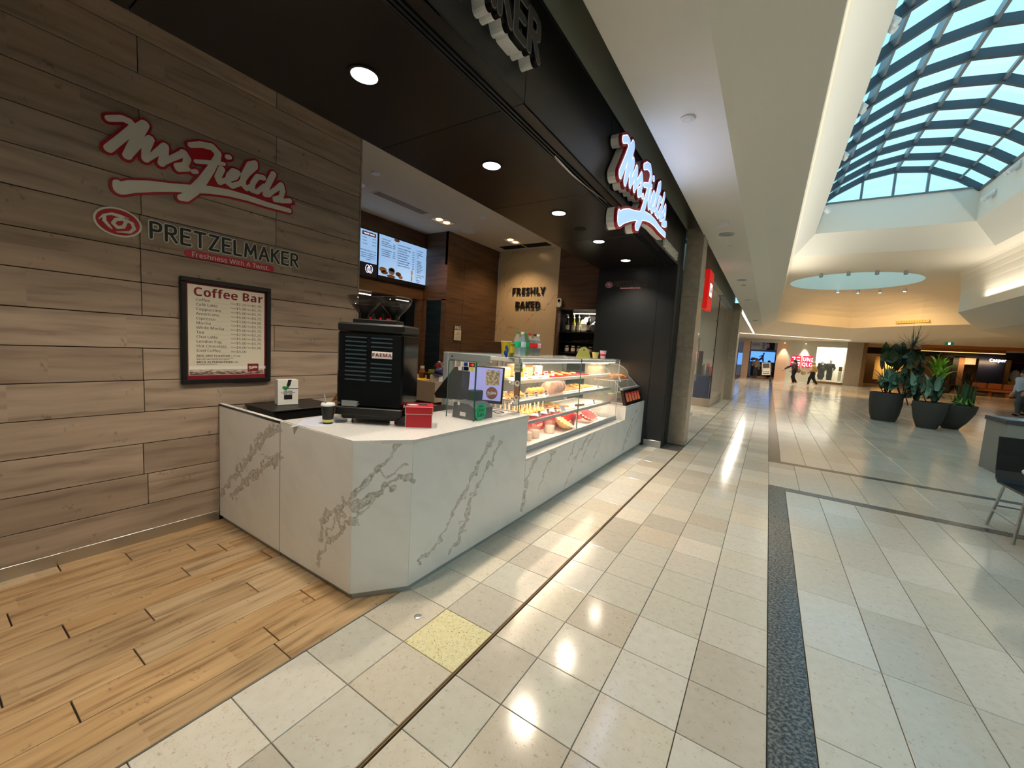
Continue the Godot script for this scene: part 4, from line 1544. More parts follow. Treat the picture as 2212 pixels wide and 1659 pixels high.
	# small emblem sign and poster on the black end wall
	var e := thing("small_pretzel_sign", "small oval emblem with grey outlined capitals and red tagline on the black end wall", "sign", V(-2.34, 2.617, -6.698))
	var tz := Transform3D()
	emblem(e, Transform3D(Basis(), V(-0.092, 0.024, 0)), 0.062, 0.05, 0.008, M.pink, M.deep_red, M.pink)
	var sm := capitals("PRETZELMAKER", 0.075, 0.26, 0.85, 0.004)
	var w2 := 0.0
	for g in sm:
		for st in g:
			for q in st:
				w2 = maxf(w2, q.x)
	for g in sm:
		var a := MB.new()
		var b := MB.new()
		var ls := []
		for st in g:
			var pts := []
			for q in st:
				pts.append(V(q.x * 0.56 / w2, q.y, 0.004))
			ls.append(pts)
		a.strokes(ls, tz, 0.0, 0.006, 0.005)
		b.strokes(ls, tz, 0.004, 0.008, 0.001)
		obj("letter_outline", a, M.ink_grey, e)
		obj("letter", b, M.letter_black, e)
	var pl := MB.new()
	pl.stroke([V(0.12, -0.038, 0.014), V(0.44, -0.038, 0.014)], tz, 0, 0.004)
	obj("tagline_pill", pl, M.deep_red, e)
	var pt := MB.new()
	letters(pt, "Freshness With A Twist.", 0.03, tz, 0.28, -0.038, "bold", 0.006, 1)
	obj("tagline", pt, M.pink, e)

func frame_of(parent: Node3D, tr: Transform3D, w: float, h: float, border: float, depth: float, m: Material) -> void:
	for s in [[0, 0, w, border], [0, h - border, w, h], [0, border, border, h - border], [w - border, border, w, h - border]]:
		var mb := MB.new()
		mb.box(V(s[0], s[1], 0), V(s[2], s[3], depth), 0.004, tr)
		obj("frame", mb, m, parent)

func build_poster() -> void:
	var t := thing("drinks_poster", "black framed cream coffee price poster with a red border on the oak wall", "poster", V(WX, 1.085, -1.109))
	var tr := Transform3D(Basis(V(0, 0, -1), V(0, 1, 0), V(1, 0, 0)), Vector3.ZERO)
	var W := 0.6
	var H := 0.76
	frame_of(t, tr, W, H, 0.033, 0.034, M.black_plastic)
	var put := func(called: String, x0: float, y0: float, x1: float, y1: float, d: float, m: Material) -> void:
		var mb := MB.new()
		mb.box(V(x0, y0, d - 0.001), V(x1, y1, d), 0.0, tr)
		obj(called, mb, m, t)
	put.call("red_border", 0.03, 0.03, W - 0.03, H - 0.03, 0.012, M.deep_red)
	put.call("paper", 0.045, 0.062, W - 0.043, H - 0.045, 0.0125, M.paper_cream)
	put.call("grey_band", 0.045, 0.105, W - 0.03, 0.128, 0.0127, M.paper)
	var n := noise(401, 0.05, 3)
	var tex := paint(256, 64, func(x: float, y: float) -> Color:
		var g := n.get_noise_2d(x * 0.7, y * 1.6)
		return C(208, 190, 178).lerp(C(70, 46, 40), clampf(y / 64.0 * 1.3 - 0.35 + g * 1.2, 0, 1)))
	var pm := mat("poster_photo", Color.WHITE, 0.7, 0.0, tex)
	var ph := MB.new()
	ph.quad_uv(tr * V(0.05, 0.065, 0.0128), tr * V(W - 0.048, 0.065, 0.0128), tr * V(W - 0.048, 0.105, 0.0128), tr * V(0.05, 0.105, 0.0128))
	obj("photo_band", ph, pm, t)
	put.call("logo_tile", 0.432, 0.085, 0.512, 0.147, 0.0135, M.deep_red)
	var lg := MB.new()
	script_strokes(lg, tr * Transform3D(Basis(), V(0.44, 0.102, 0.0)), 0.064, 0.0135, 0.0142, 0.0)
	obj("logo", lg, M.paper, t)
	var title := MB.new()
	letters(title, "Coffee Bar", 0.085, tr, 0.31, 0.665, "bold", 0.0137, 1, 1.08)
	obj("title", title, M.deep_red, t)
	var body := MB.new()
	var small := MB.new()
	var rows := [["Coffee", "$2.25", "$2.50"], ["Café Latte", "$5.00", "$5.75"], ["Cappuccino", "$5.00", "$5.75"], ["Americano", "$4.00", "$4.75"], ["Espresso", "$3.00", "$4.00"], ["Mocha", "$5.00", "$5.75"], ["White Mocha", "$5.00", "$5.75"], ["Tea", "$2.00", "$2.25"], ["Chai Latte", "$5.00", "$5.75"], ["London Fog", "$5.00", "$5.75"], ["Hot Chocolate", "$4.00", "$5.00"], ["Iced Coffee", "$4.00", ""]]
	for k in rows.size():
		var y := 0.61 - 0.0333 * k
		var row: Array = rows[k]
		letters(body, row[0], 0.027, tr, 0.093, y, "regular", 0.0136, 0, 1.12)
		letters(body, row[1], 0.026, tr, 0.352, y - 0.004, "regular", 0.0136, 0, 1.12)
		letters(small, "12oz" if k < 11 else "20oz", 0.015, tr, 0.313, y - 0.004, "regular", 0.0136, 0, 1.1)
		if row[2]:
			letters(body, row[2], 0.026, tr, 0.462, y - 0.004, "regular", 0.0136, 0, 1.1)
			letters(small, "16oz", 0.015, tr, 0.425, y - 0.004, "regular", 0.0136, 0, 1.1)
		small.box(V(0.17 + 0.012 * String(row[0]).length() / 2.0, y - 0.0132, 0.0132), V(0.305, y - 0.0126, 0.0136), 0.0, tr)
	letters(body, "ADD ANY FLAVOUR", 0.02, tr, 0.093, 0.205, "bold", 0.0136, 0, 1.2)
	letters(body, "+ $1.00", 0.018, tr, 0.315, 0.205, "regular", 0.0136, 0, 1.1)
	letters(small, "French Vanilla, Caramel, Hazelnut, Irish Cream, Coconut", 0.0095, tr, 0.093, 0.189, "regular", 0.0136)
	letters(small, "Brown Sugar, Toffee, Cinnamon, Rose, Sugar Free", 0.0095, tr, 0.093, 0.178, "regular", 0.0136)
	letters(body, "MILK ALTERNATIVES", 0.02, tr, 0.093, 0.158, "bold", 0.0136, 0, 1.2)
	letters(body, "+ $1.00", 0.018, tr, 0.3, 0.158, "regular", 0.0136, 0, 1.1)
	letters(small, "Oat, Almond, Coconut, Lactose", 0.0095, tr, 0.093, 0.143, "regular", 0.0136)
	obj("price_lettering", body, M.ink_grey, t)
	obj("small_lettering", small, M.ink_grey, t)

func build_menu_screens() -> void:
	var tr := Transform3D(Basis(V(0, 0, -1), V(0, 1, 0), V(1, 0, 0)), Vector3.ZERO)
	# first screen, partly hidden by the oak wall
	var a := thing("menu_screen", "menu screen with a red header and dark logo block, cut off by the oak wall", "screen", V(-5.455, 2.47, -3.30))
	obj("housing", bx(V(0, -0.03, -0.985), V(0.03, 0.705, 0.0), 0.004), M.black_plastic, a)
	var put := func(p: Node3D, called: String, x0: float, y0: float, x1: float, y1: float, d: float, m: Material) -> void:
		var mb := MB.new()
		mb.box(V(x0, y0, d - 0.001), V(x1, y1, d), 0.0, tr)
		obj(called, mb, m, p)
	put.call(a, "display", 0.01, 0.19, 0.97, 0.68, 0.032, M.screen_blue)
	put.call(a, "logo_block", 0.01, 0.0, 0.97, 0.19, 0.032, M.screen_dark)
	put.call(a, "header", 0.69, 0.6, 0.94, 0.655, 0.033, M.red)
	var ta := MB.new()
	letters(ta, "VALUE PACKS", 0.032, tr, 0.815, 0.627, "bold", 0.0336, 1)
	emblem_lines(ta, tr * Transform3D(Basis(), V(0.83, 0.095, 0.0)), 0.07, 0.032, 0.0336)
	obj("white_lettering", ta, M.sign_rim_lit, a)
	var tb := MB.new()
	for k in 3:
		letters(tb, ["4 pack", "6 pack", "12 pack"][k], 0.025, tr, 0.7, 0.565 - 0.047 * k, "regular", 0.0336)
		letters(tb, ["$3.99", "$7.99", "$9.29"][k], 0.025, tr, 0.88, 0.565 - 0.047 * k, "regular", 0.0336)
	letters(tb, "DIPPING SAUCES 1.19", 0.03, tr, 0.8, 0.37, "regular", 0.0336, 1)
	for k in 4:
		letters(tb, ["Cheddar Cheese | Jalapeno Cheese", "| Pizza Sauce | Honey Mustard |", "Vanilla Glaze | Chocolate Sauce |", "Cinnamon"][k], 0.017, tr, 0.81, 0.33 - 0.03 * k, "bold", 0.0336, 1)
	obj("menu_lettering", tb, M.navy, a)
	# second screen
	var b := thing("menu_screen", "wide menu screen with three price columns and food pictures, above the jar shelf", "screen", V(-5.455, 2.47, -4.295))
	obj("housing", bx(V(0, -0.03, -1.16), V(0.03, 0.705, 0.0), 0.004), M.black_plastic, b)
	put.call(b, "display", 0.012, 0.04, 1.148, 0.685, 0.032, M.screen_blue)
	var tc := MB.new()
	var heads := ["COOKIE CAFÉ", "BAKEHOUSE SHAKES", "COFFEE BAR", "BEVERAGE BAR"]
	letters(tc, heads[0], 0.03, tr, 0.06, 0.62, "regular", 0.0336)
	letters(tc, heads[1], 0.03, tr, 0.40, 0.60, "regular", 0.0336)
	letters(tc, heads[2], 0.026, tr, 0.83, 0.60, "regular", 0.0336)
	letters(tc, heads[3], 0.026, tr, 0.83, 0.18, "regular", 0.0336)
	obj("header_lettering", tc, M.deep_red, b)
	var td := MB.new()
	var c1 := ["Single Cookies", "Half Dozen Cookies", "One Dozen Cookies", "", "Half Dozen Nibblers", "1 Dozen Nibblers", "2 Dozen Nibblers", "3 Dozen Nibblers"]
	for k in c1.size():
		letters(td, c1[k], 0.022, tr, 0.06, 0.58 - 0.031 * k, "bold", 0.0336)
		if c1[k]:
			letters(td, ["2.49", "10.99", "16.99", "", "4.29", "7.49", "13.29", "17.99"][k], 0.022, tr, 0.34, 0.58 - 0.031 * k, "bold", 0.0336, 2)
	var c2 := ["Chocolate Double Fudge", "Cookies & Cream", "Peanut Butter Bacon", "Vanilla Sensations", "Dulce Bites Shake", "Rocky Mountain Magic", "Baby Vanilla Cookies", "Espresso Vanilla Freeze"]
	for k in c2.size():
		letters(td, c2[k], 0.024, tr, 0.40, 0.55 - 0.04 * k, "bold", 0.0336)
		letters(td, "6.99", 0.022, tr, 0.765, 0.55 - 0.04 * k, "bold", 0.0336, 2)
	var c3 := ["Hot Coffee", "Steeped Brews", "Cafe", "Tea", "", "Cappuccino", "Cafe Latte", "Mocha Latte", "White Mocha", "Americano", "Hot Chocolate", "London Fog", "Espresso"]
	for k in c3.size():
		letters(td, c3[k], 0.02, tr, 0.83, 0.56 - 0.0275 * k, "bold", 0.0336)
		if k != 0 and k != 4:
			letters(td, "4.75 5.25" if k < 4 else "5.75", 0.019, tr, 1.12, 0.56 - 0.0275 * k, "bold", 0.0336, 2)
	for k in 4:
		letters(td, ["Bottled Water", "Tea", "Bottled Pop", "Can Pop"][k], 0.018, tr, 0.83, 0.145 - 0.027 * k, "bold", 0.0336)
		letters(td, "2.75", 0.018, tr, 1.12, 0.145 - 0.027 * k, "bold", 0.0336, 2)
	obj("menu_lettering", td, M.navy, b)
	var pic := func(x: float, y: float, rx: float, ry: float, m: Material, called: String) -> void:
		var mb := MB.new()
		mb.prism(oval(x, y, rx, ry, 20), tr, 0.032, 0.0334)
		obj(called, mb, m, b)
	for q in [[0.37, 0.665, 0.06, 0.025, "cookie"], [0.1, 0.14, 0.075, 0.04, "cookie"], [0.13, 0.1, 0.07, 0.03, "cake_brown"], [0.28, 0.145, 0.07, 0.06, "aluminium"], [0.28, 0.165, 0.05, 0.025, "icing"], [0.27, 0.06, 0.09, 0.025, "cake_brown"], [0.42, 0.12, 0.06, 0.035, "cookie_dark"], [0.47, 0.08, 0.05, 0.03, "cookie"], [0.72, 0.2, 0.02, 0.045, "icing"], [0.72, 0.1, 0.02, 0.05, "icing"]]:
		pic.call(q[0], q[1], q[2], q[3], M[q[4]], "food_picture")
	var dv := MB.new()
	dv.box(V(0.385, 0.07, 0.0321), V(0.3865, 0.64, 0.0332), 0.0, tr)
	dv.box(V(0.805, 0.07, 0.0321), V(0.8065, 0.62, 0.0332), 0.0, tr)
	obj("divider", dv, M.ink_grey, b)

func emblem_lines(mb: MB, tr: Transform3D, s: float, d0: float, d1: float) -> void:
	var ls := []
	for q in 3:
		var pts := []
		for j in 13:
			var an := TAU * j / 12.0
			var o := [V(-0.45, 0.05, 0), V(0.4, 0.05, 0), V(0, -0.1, 0)][q] as Vector3
			pts.append(V((o.x + cos(an) * 0.5) * s, (o.y + sin(an) * (0.85 if q < 2 else 0.6)) * s, s * 0.06))
		ls.append(pts)
	mb.strokes(ls, tr, d0, d1, 0.0, 3)

func build_backwall() -> void:
	var fb := MB.new()
	letters(fb, "FRESHLY", 0.185, on_z(-4.145, 2.6, -6.9), 0, 0, "bold", 0.03, 1, 1.0)
	letters(fb, "BAKED", 0.185, on_z(-4.14, 2.33, -6.9), 0, 0, "bold", 0.03, 1, 1.0)
	tag(obj("wall_lettering", fb, M.letter_black), "raised black capitals in two lines on the cream marble wall", "lettering")
	# inspection notice
	var n := thing("notice", "small framed inspection notice with a white sheet on the dark oak wall", "notice", V(-4.9, 1.53, -5.59))
	obj("backing", bx(V(0, 0, -0.22), V(0.006, 0.31, 0.0), 0.002), M.ink_grey, n)
	obj("sheet", bx(V(0.006, 0.015, -0.205), V(0.008, 0.205, -0.015)), M.paper, n)
	var tx := MB.new()
	letters(tx, "PASS", 0.085, Transform3D(Basis(V(0, 0, -1), V(0, 1, 0), V(1, 0, 0)), Vector3.ZERO), 0.11, 0.245, "bold", 0.008, 1, 0.85)
	obj("lettering", tx, M.paper, n)
	var ln := MB.new()
	for k in 6:
		ln.box(V(0.008, 0.04 + 0.025 * k, -0.18), V(0.0085, 0.045 + 0.025 * k, -0.04 - 0.02 * (k % 3)))
	obj("printed_lines", ln, M.ink_grey, n)
	# thermostat like device by the alcove
	var d := thing("wall_camera", "small white pill-shaped camera with a black eye at the corner of the marble wall", "camera", V(-3.435, 2.37, -6.885))
	var cp := MB.new()
	cp.stroke([V(0, -0.04, 0.045), V(0, 0.04, 0.045)], Transform3D(), 0, 0.035, 0.0, 10)
	obj("body", cp, M.white_plastic, d)
	var lens := MB.new()
	lens.stroke([V(0, 0.035, 0.028)], Transform3D(), 0.03, 0.042, 0.0, 12)
	obj("lens", lens, M.black_gloss, d)
	# alcove shelves with strip light
	for y in [1.845, 1.45, 1.1]:
		var k: int = [1.845, 1.45, 1.1].find(y)
		tag(obj("alcove_shelf", bx(V(-3.453, y - 0.025, -7.4), V(-2.552, y, -7.0), 0.002), M.black_panel), ["top black shelf in the alcove, under syrup bottles and bags", "middle black shelf in the alcove, holding spice jars", "lowest black shelf in the alcove, behind the display case"][k], "shelf")
	var ls := thing("alcove_strip_light", "bright strip light under the top of the black alcove", "light", V(-2.98, 2.2, -7.15))
	obj("strip", bx(V(-0.27, -0.012, -0.012), V(0.27, 0.0, 0.012)), M.led_white, ls)
	obj("fixing", bx(V(-0.28, 0.0, -0.015), V(0.28, 0.05, 0.015)), M.white_plastic, ls)
	area("alcove_light", V(-2.98, 2.18, -7.15), V(0, -1, 0.0), 0.02, 0.5, C(255, 240, 220), 0.35)
	# menu-side shelf with red lidded jars
	tag(obj("jar_shelf", bx(V(-5.9, 1.63, -5.27), V(-5.55, 1.655, -2.5), 0.002), M.black_panel), "black shelf under the menu screens, holding red lidded jars", "shelf")
	struct("wall_shelves", bx(V(-6.08, 0, -5.36), V(-5.92, 2.235, -2.4)), M.black_panel)
	var lm := thing("shelf_strip_light", "white strip light under the oak wall that carries the menu screens", "light", V(-5.62, 2.2, -3.9))
	obj("strip", bx(V(-0.012, -0.012, -0.42), V(0.012, 0.0, 0.42)), M.led_white, lm)
	obj("fixing", bx(V(-0.015, 0.0, -0.43), V(0.015, 0.035, 0.43)), M.white_plastic, lm)
	var l2 := thing("shelf_strip_light", "short white strip light at the far end under the menu wall", "light", V(-5.62, 2.2, -5.0))
	obj("strip", bx(V(-0.012, -0.012, -0.14), V(0.012, 0.0, 0.14)), M.led_white, l2)
	obj("fixing", bx(V(-0.015, 0.0, -0.15), V(0.015, 0.035, 0.15)), M.white_plastic, l2)
	area("shelf_light", V(-5.62, 2.18, -4.0), V(0, -1, 0), 1.0, 0.02, C(255, 240, 220), 0.25)
	# back bar block
	var b := thing("back_bar", "beige stone-topped back bar block standing behind the till", "counter", V(0, 0, 0))
	obj("top", bx(V(-5.4, 0.62, -4.95), V(-3.98, 0.92, -4.2), 0.002), M.quartz_beige, b)
	obj("base", bx(V(-5.35, 0, -4.9), V(-4.05, 0.62, -4.24), 0.002), M.dark_oak, b)
	obj("post", bx(V(-4.06, 0, -4.25), V(-4.03, 0.62, -4.22)), M.aluminium, b)

func lathe_obj(called: String, prof: Array, m: Material, parent: Node3D, at := Vector3.ZERO, seg := 20, smooth := true) -> MeshInstance3D:
	var mb := MB.new()
	mb.lathe(prof, seg, Transform3D(), smooth)
	return obj(called, mb, m, parent, at)

func box_obj(called: String, lo: Vector3, hi: Vector3, m: Material, parent: Node3D = null, b := 0.002, tr := Transform3D()) -> MeshInstance3D:
	var mb := MB.new()
	mb.box(lo, hi, b, tr)
	return obj(called, mb, m, parent)

func build_grinder() -> void:
	var g := thing("coffee_grinder", "tall black coffee grinder with two bean hoppers and a slotted front on the counter corner", "coffee machine", V(-2.135, 0.93, -1.71), deg_to_rad(30.65))
	var x0 := -0.255
	var x1 := 0.175
	var front := 0.03
	var back := -0.335
	# body with slots cut as raised louvres
	var body := MB.new()
	body.box(V(x0, 0.115, back), V(x1, 0.60, front), 0.012)
	obj("body", body, M.black_gloss, g)
	box_obj("cap", V(x0 - 0.002, 0.602, back - 0.002), V(x1 + 0.002, 0.66, front + 0.002), M.black_plastic, g, 0.012)
	var base := MB.new()
	base.box(V(x0 - 0.004, 0.06, back), V(x1 + 0.004, 0.113, front + 0.006), 0.006)
	base.box(V(x0 + 0.025, 0.035, back + 0.03), V(x1 - 0.025, 0.062, front - 0.02), 0.006)
	obj("base", base, M.black_plastic, g)
	for p in [[-0.175, 0.0], [0.112, 0.0], [-0.175, -0.28], [0.112, -0.28]]:
		lathe_obj("foot", [Vector2(0.0, 0), Vector2(0.026, 0), Vector2(0.026, 0.012), Vector2(0.022, 0.014), Vector2(0.022, 0.036), Vector2(0, 0.036)], M.chrome, g, V(p[0], 0, p[1]), 16, false)
	var slot := MB.new()
	slot.stroke([V(-0.066, 0, 0.0042), V(0.066, 0, 0.0042)], Transform3D(), 0.0, 0.004, 0.0, 4)
	var sm := slot.done()
	for k in 11:
		node("slot", sm, M.slot_dark, g, V(-0.131, 0.566 - 0.0272 * k, front))
	for k in [0, 1, 2, 6, 7, 8, 9, 10]:
		node("slot", sm, M.slot_dark, g, V(0.036, 0.566 - 0.0272 * k, front))
	var bd := MB.new()
	bd.box(V(-0.026, 0.438, front), V(0.106, 0.482, front + 0.005), 0.002)
	obj("badge", bd, M.white_plastic, g)
	var bl := MB.new()
	letters(bl, "FAEMA", 0.03, on_z(0.04, 0.4605, front + 0.005), 0, 0, "bold", 0.0012, 1, 1.3)
	obj("badge_lettering", bl, M.deep_red, g)
	var lab := MB.new()
	lab.box(V(-0.218, 0.118, front), V(-0.12, 0.155, front + 0.001))
	for k in 5:
		lab.box(V(-0.218, 0.12 + 0.007 * k, front), V(-0.112 + 0.006 * (k % 3), 0.1245 + 0.007 * k, front + 0.0012))
	obj("rating_label", lab, M.aluminium, g)
	box_obj("side_label", V(x1, 0.12, -0.05), V(x1 + 0.001, 0.17, -0.015), M.white_plastic, g, 0.0)
	box_obj("side_panel", V(x1, 0.14, back + 0.03), V(x1 + 0.0015, 0.58, front - 0.035), M.black_gloss, g, 0.0)
	var hb := MB.new()
	hb.box(V(-0.216, 0.66, -0.26), V(0.085, 0.692, -0.1), 0.006)
	for x in [-0.19, -0.1, -0.03, 0.06]:
		hb.cyl(V(x, 0.69, -0.16), V(x, 0.735, -0.16), 0.012, 10)
	obj("hopper_base", hb, M.black_plastic, g)
	for x in [-0.174, 0.042]:
		var hop := MB.new()
		var prof := [Vector2(0.028, 0.69), Vector2(0.03, 0.72), Vector2(0.05, 0.742), Vector2(0.1, 0.8), Vector2(0.109, 0.82), Vector2(0.109, 0.838)]
		hop.lathe(prof, 32, Transform3D(Basis(), V(x, 0, -0.19)), true)
		var ho := obj("hopper", hop, M.smoke_glass, g)
		var bn := MB.new()
		bn.lathe([Vector2(0.02, 0.7), Vector2(0.028, 0.722), Vector2(0.046, 0.744), Vector2(0.082, 0.786), Vector2(0.05, 0.792), Vector2(0, 0.797)], 28, Transform3D(Basis(), V(x, 0, -0.19)), true)
		obj("beans", bn, M.coffee_beans, ho)
		var lid := MB.new()
		lid.lathe([Vector2(0.112, 0.836), Vector2(0.112, 0.845), Vector2(0.1, 0.849), Vector2(0, 0.849)], 32, Transform3D(Basis(), V(x, 0, -0.19)))
		obj("lid", lid, M.smoke_glass, ho)
		var dot := MB.new()
		dot.ball(V(x, 0.828, -0.19 + 0.11), V(0.005, 0.005, 0.005), 8, 5)
		obj("dot", dot, M.white_plastic, ho)

func paper_cup(called: String, label: String, at: Vector3, h: float, r: float, body: Material, band: Material, category := "cup", group := "") -> Node3D:
	var t := thing(called, label, category, at, 0.0, group)
	lathe_obj("body", [Vector2(0, 0.001), Vector2(r * 0.72, 0.001), Vector2(r * 0.72, 0.0), Vector2(r, h), Vector2(r + 0.002, h + 0.003), Vector2(r - 0.002, h), Vector2(0, h - 0.006)], body, t, Vector3.ZERO, 24, false)
	if band:
		lathe_obj("band", [Vector2(r * 0.745 + 0.0008, h * 0.1), Vector2(r * 0.79 + 0.0008, h * 0.25)], band, t, Vector3.ZERO, 24)
	return t

func build_counter_items() -> void:
	build_grinder()
	# white sheet under the cup, hanging over the edge
	var ps := MB.new()
	ps.prism(PackedVector2Array([Vector2(-2.42, 1.345), Vector2(-2.30, 1.42), Vector2(-2.33, 1.64), Vector2(-2.60, 1.66), Vector2(-2.56, 1.46)]), on_y(0, 0, 0), 0.9302, 0.9312, true)
	ps.quad(V(-2.445, 0.915, -1.318), V(-2.40, 0.9312, -1.345), V(-2.54, 0.9312, -1.42), V(-2.545, 0.9315, -1.42))
	tag(obj("paper_sheet", ps, M.paper_blue), "sheet of white paper lying over the quartz worktop's edge under a black cup", "paper")
	# black cups
	var c := paper_cup("takeaway_cup", "black takeaway cup with a cream band and white lid, left of the coffee grinder", V(-2.352, 0.9312, -1.508), 0.118, 0.041, M.letter_black, M.pale_yellow)
	lathe_obj("lid", [Vector2(0.043, 0.116), Vector2(0.044, 0.122), Vector2(0.041, 0.13), Vector2(0.038, 0.134), Vector2(0.035, 0.129), Vector2(0, 0.129)], M.white_plastic, c, Vector3.ZERO, 24, false)
	var sw := MB.new()
	sw.tube([V(-0.012, 0.12, 0.005), V(-0.045, 0.185, 0.0)], 0.004, 8)
	obj("stirrer", sw, M.aluminium, c)
	var dl := MB.new()
	letters(dl, "m", 0.045, Transform3D(Basis(V(0.82, 0, -0.57), V(0, 1, 0), V(0.57, 0, 0.82)), V(0, 0, 0)), -0.004, 0.062, "serif", 0.001, 1)
	var c2 := paper_cup("takeaway_cup", "cup with a white lid half hidden between the black cup and the coffee grinder", V(-2.46, 0.93, -1.72), 0.115, 0.041, M.letter_black, null)
	lathe_obj("lid", [Vector2(0.043, 0.113), Vector2(0.044, 0.12), Vector2(0.038, 0.131), Vector2(0.034, 0.126), Vector2(0, 0.126)], M.white_plastic, c2, Vector3.ZERO, 24, false)
	# red tip box
	var rb := thing("red_box", "red lidded card box with a slot in its top, beside the coffee grinder", "box", V(-1.876, 0.93, -1.842), deg_to_rad(44.5))
	box_obj("body", V(-0.085, 0, -0.17), V(0.085, 0.095, 0.0), M.red, rb, 0.003)
	box_obj("lid", V(-0.089, 0.092, -0.174), V(0.089, 0.142, 0.004), M.red, rb, 0.003)
	var ln := MB.new()
	for s in [[-0.088, 0.0915, 0.088, 0.094], [-0.083, 0.002, 0.083, 0.0045], [-0.084, 0.002, -0.0815, 0.092], [0.0815, 0.002, 0.084, 0.092], [-0.0885, 0.094, -0.086, 0.141], [0.086, 0.094, 0.0885, 0.141], [-0.088, 0.139, 0.088, 0.1415]]:
		ln.box(V(s[0], s[1], 0.0), V(s[2], s[3], 0.0046))
	obj("worn_edge", ln, M.sign_white, rb)
	box_obj("slot", V(-0.005, 0.142, -0.12), V(0.05, 0.1425, -0.06), M.letter_black, rb, 0.0)
	var em := MB.new()
	em.prism(oval(-0.045, 0.075, 0.036, 0.018, 20), on_y(0, 0.1421, 0), 0.0, 0.0006)
	obj("white_oval", em, M.paper, rb)
	# open cardboard carton standing behind
	var cb := thing("carton", "open brown cardboard carton standing on the floor behind the red box", "carton", V(-2.85, 0.0, -2.72), deg_to_rad(25))
	box_obj("body", V(-0.2, 0.0, -0.15), V(0.2, 0.72, 0.15), M.cardboard, cb, 0.004)
	var fl := MB.new()
	fl.box(V(-0.19, 0.72, 0.0), V(0.19, 0.725, 0.15), 0.001, Transform3D(Basis(V(1, 0, 0), 1.0), V(0, 0.16, -0.62)) * Transform3D(Basis(), V(0, 0, 0)))
	box_obj("flap", V(-0.19, 0.0, 0.0), V(0.19, 0.16, 0.005), M.cardboard, cb, 0.001, Transform3D(Basis(V(1, 0, 0), -0.45), V(0, 0.715, -0.145)))
	# things behind the counter's end
	var bin := thing("black_bin", "open black plastic bin behind the counter's end, under the white glove box", "bin", V(-3.28, 0.78, -1.78))
	box_obj("body", V(-0.21, 0.0, -0.28), V(0.2, 0.125, 0.25), M.black_plastic, bin, 0.01)
	box_obj("rim", V(-0.22, 0.115, -0.29), V(0.21, 0.128, 0.26), M.black_plastic, bin, 0.004)
	var gb := thing("glove_box", "white glove dispenser box with a green heart and black window, on the black bin", "box", V(-3.32, 0.91, -1.755), deg_to_rad(76))
	box_obj("body", V(-0.075, 0, -0.05), V(0.075, 0.205, 0.05), M.paper, gb, 0.002)
	box_obj("window", V(-0.03, 0.045, 0.05), V(0.03, 0.082, 0.051), M.letter_black, gb, 0.0)
	var tear := MB.new()
	tear.prism(PackedVector2Array([Vector2(0.0, 0.206), Vector2(-0.012, 0.16), Vector2(-0.002, 0.145), Vector2(0.014, 0.158), Vector2(0.026, 0.206)]), on_z(0, 0, 0), 0.05, 0.0512, false)
	obj("tear_strip", tear, M.letter_black, gb)
	var ht := MB.new()
	ht.strokes([[V(-0.03, 0.142, 0.013), V(-0.018, 0.122, 0.003)], [V(-0.008, 0.142, 0.013), V(-0.018, 0.122, 0.003)]], Transform3D(), 0.05, 0.0514)
	obj("heart", ht, M.green, gb)
	box_obj("blue_line", V(0.0, 0.13, 0.05), V(0.075, 0.136, 0.0512), M.navy, gb, 0.0)
	var gl := MB.new()
	for k in 3:
		letters(gl, ["One Lined", "6\" Jumbo Gloves", "Noir - Noir"][k], 0.013, on_z(0, 0.112 - 0.011 * k, 0.05), 0.0, 0, "bold", 0.0012, 1)
	letters(gl, "GREEN", 0.008, on_z(-0.019, 0.139, 0.0505), 0, 0, "bold", 0.0012, 1)
	obj("lettering", gl, M.ink, gb)
	var bag := MB.new()
	bag.ball(V(0, 0.09, 0), V(0.15, 0.11, 0.11), 16, 10)
	bag.box(V(-0.15, 0.0, -0.1), V(0.14, 0.1, 0.1), 0.03)
	var bg := thing("brown_bag", "slouched dark brown leather bag with tan straps behind the black cup", "bag", V(-2.98, 0.80, -2.08))
	obj("body", bag, M.leather, bg)
	var fp := MB.new()
	fp.box(V(-0.13, 0.11, -0.05), V(0.14, 0.16, 0.112), 0.02, Transform3D(Basis(V(0, 0, 1), 0.25), V(0, 0.0, 0)))
	obj("flap", fp, M.cloth_brown, bg)
	for s in [[-0.1, 0.12, 0.08, -0.06, 0.22, 0.04, 0.05, 0.2, 0.06], [0.0, 0.05, 0.115, 0.06, 0.17, 0.12, 0.12, 0.21, 0.05]]:
		var st := MB.new()
		st.tube([V(s[0], s[1], s[2]), V(s[3], s[4], s[5]), V(s[6], s[7], s[8])], 0.008, 6)
		obj("strap", st, M.cardboard, bg)
	var bs := thing("bag_stool", "small black stool that carries the brown bag behind the counter", "stool", V(-2.98, 0, -2.08))
	box_obj("seat", V(-0.17, 0.765, -0.14), V(0.17, 0.80, 0.14), M.black_plastic, bs, 0.01)
	for s in [[-1, -1], [1, -1], [1, 1], [-1, 1]]:
		box_obj("leg", V(s[0] * 0.15 - 0.012, 0, s[1] * 0.12 - 0.012), V(s[0] * 0.15 + 0.012, 0.77, s[1] * 0.12 + 0.012), M.black_plastic, bs, 0.003)
	build_till()
	build_backbar_items()

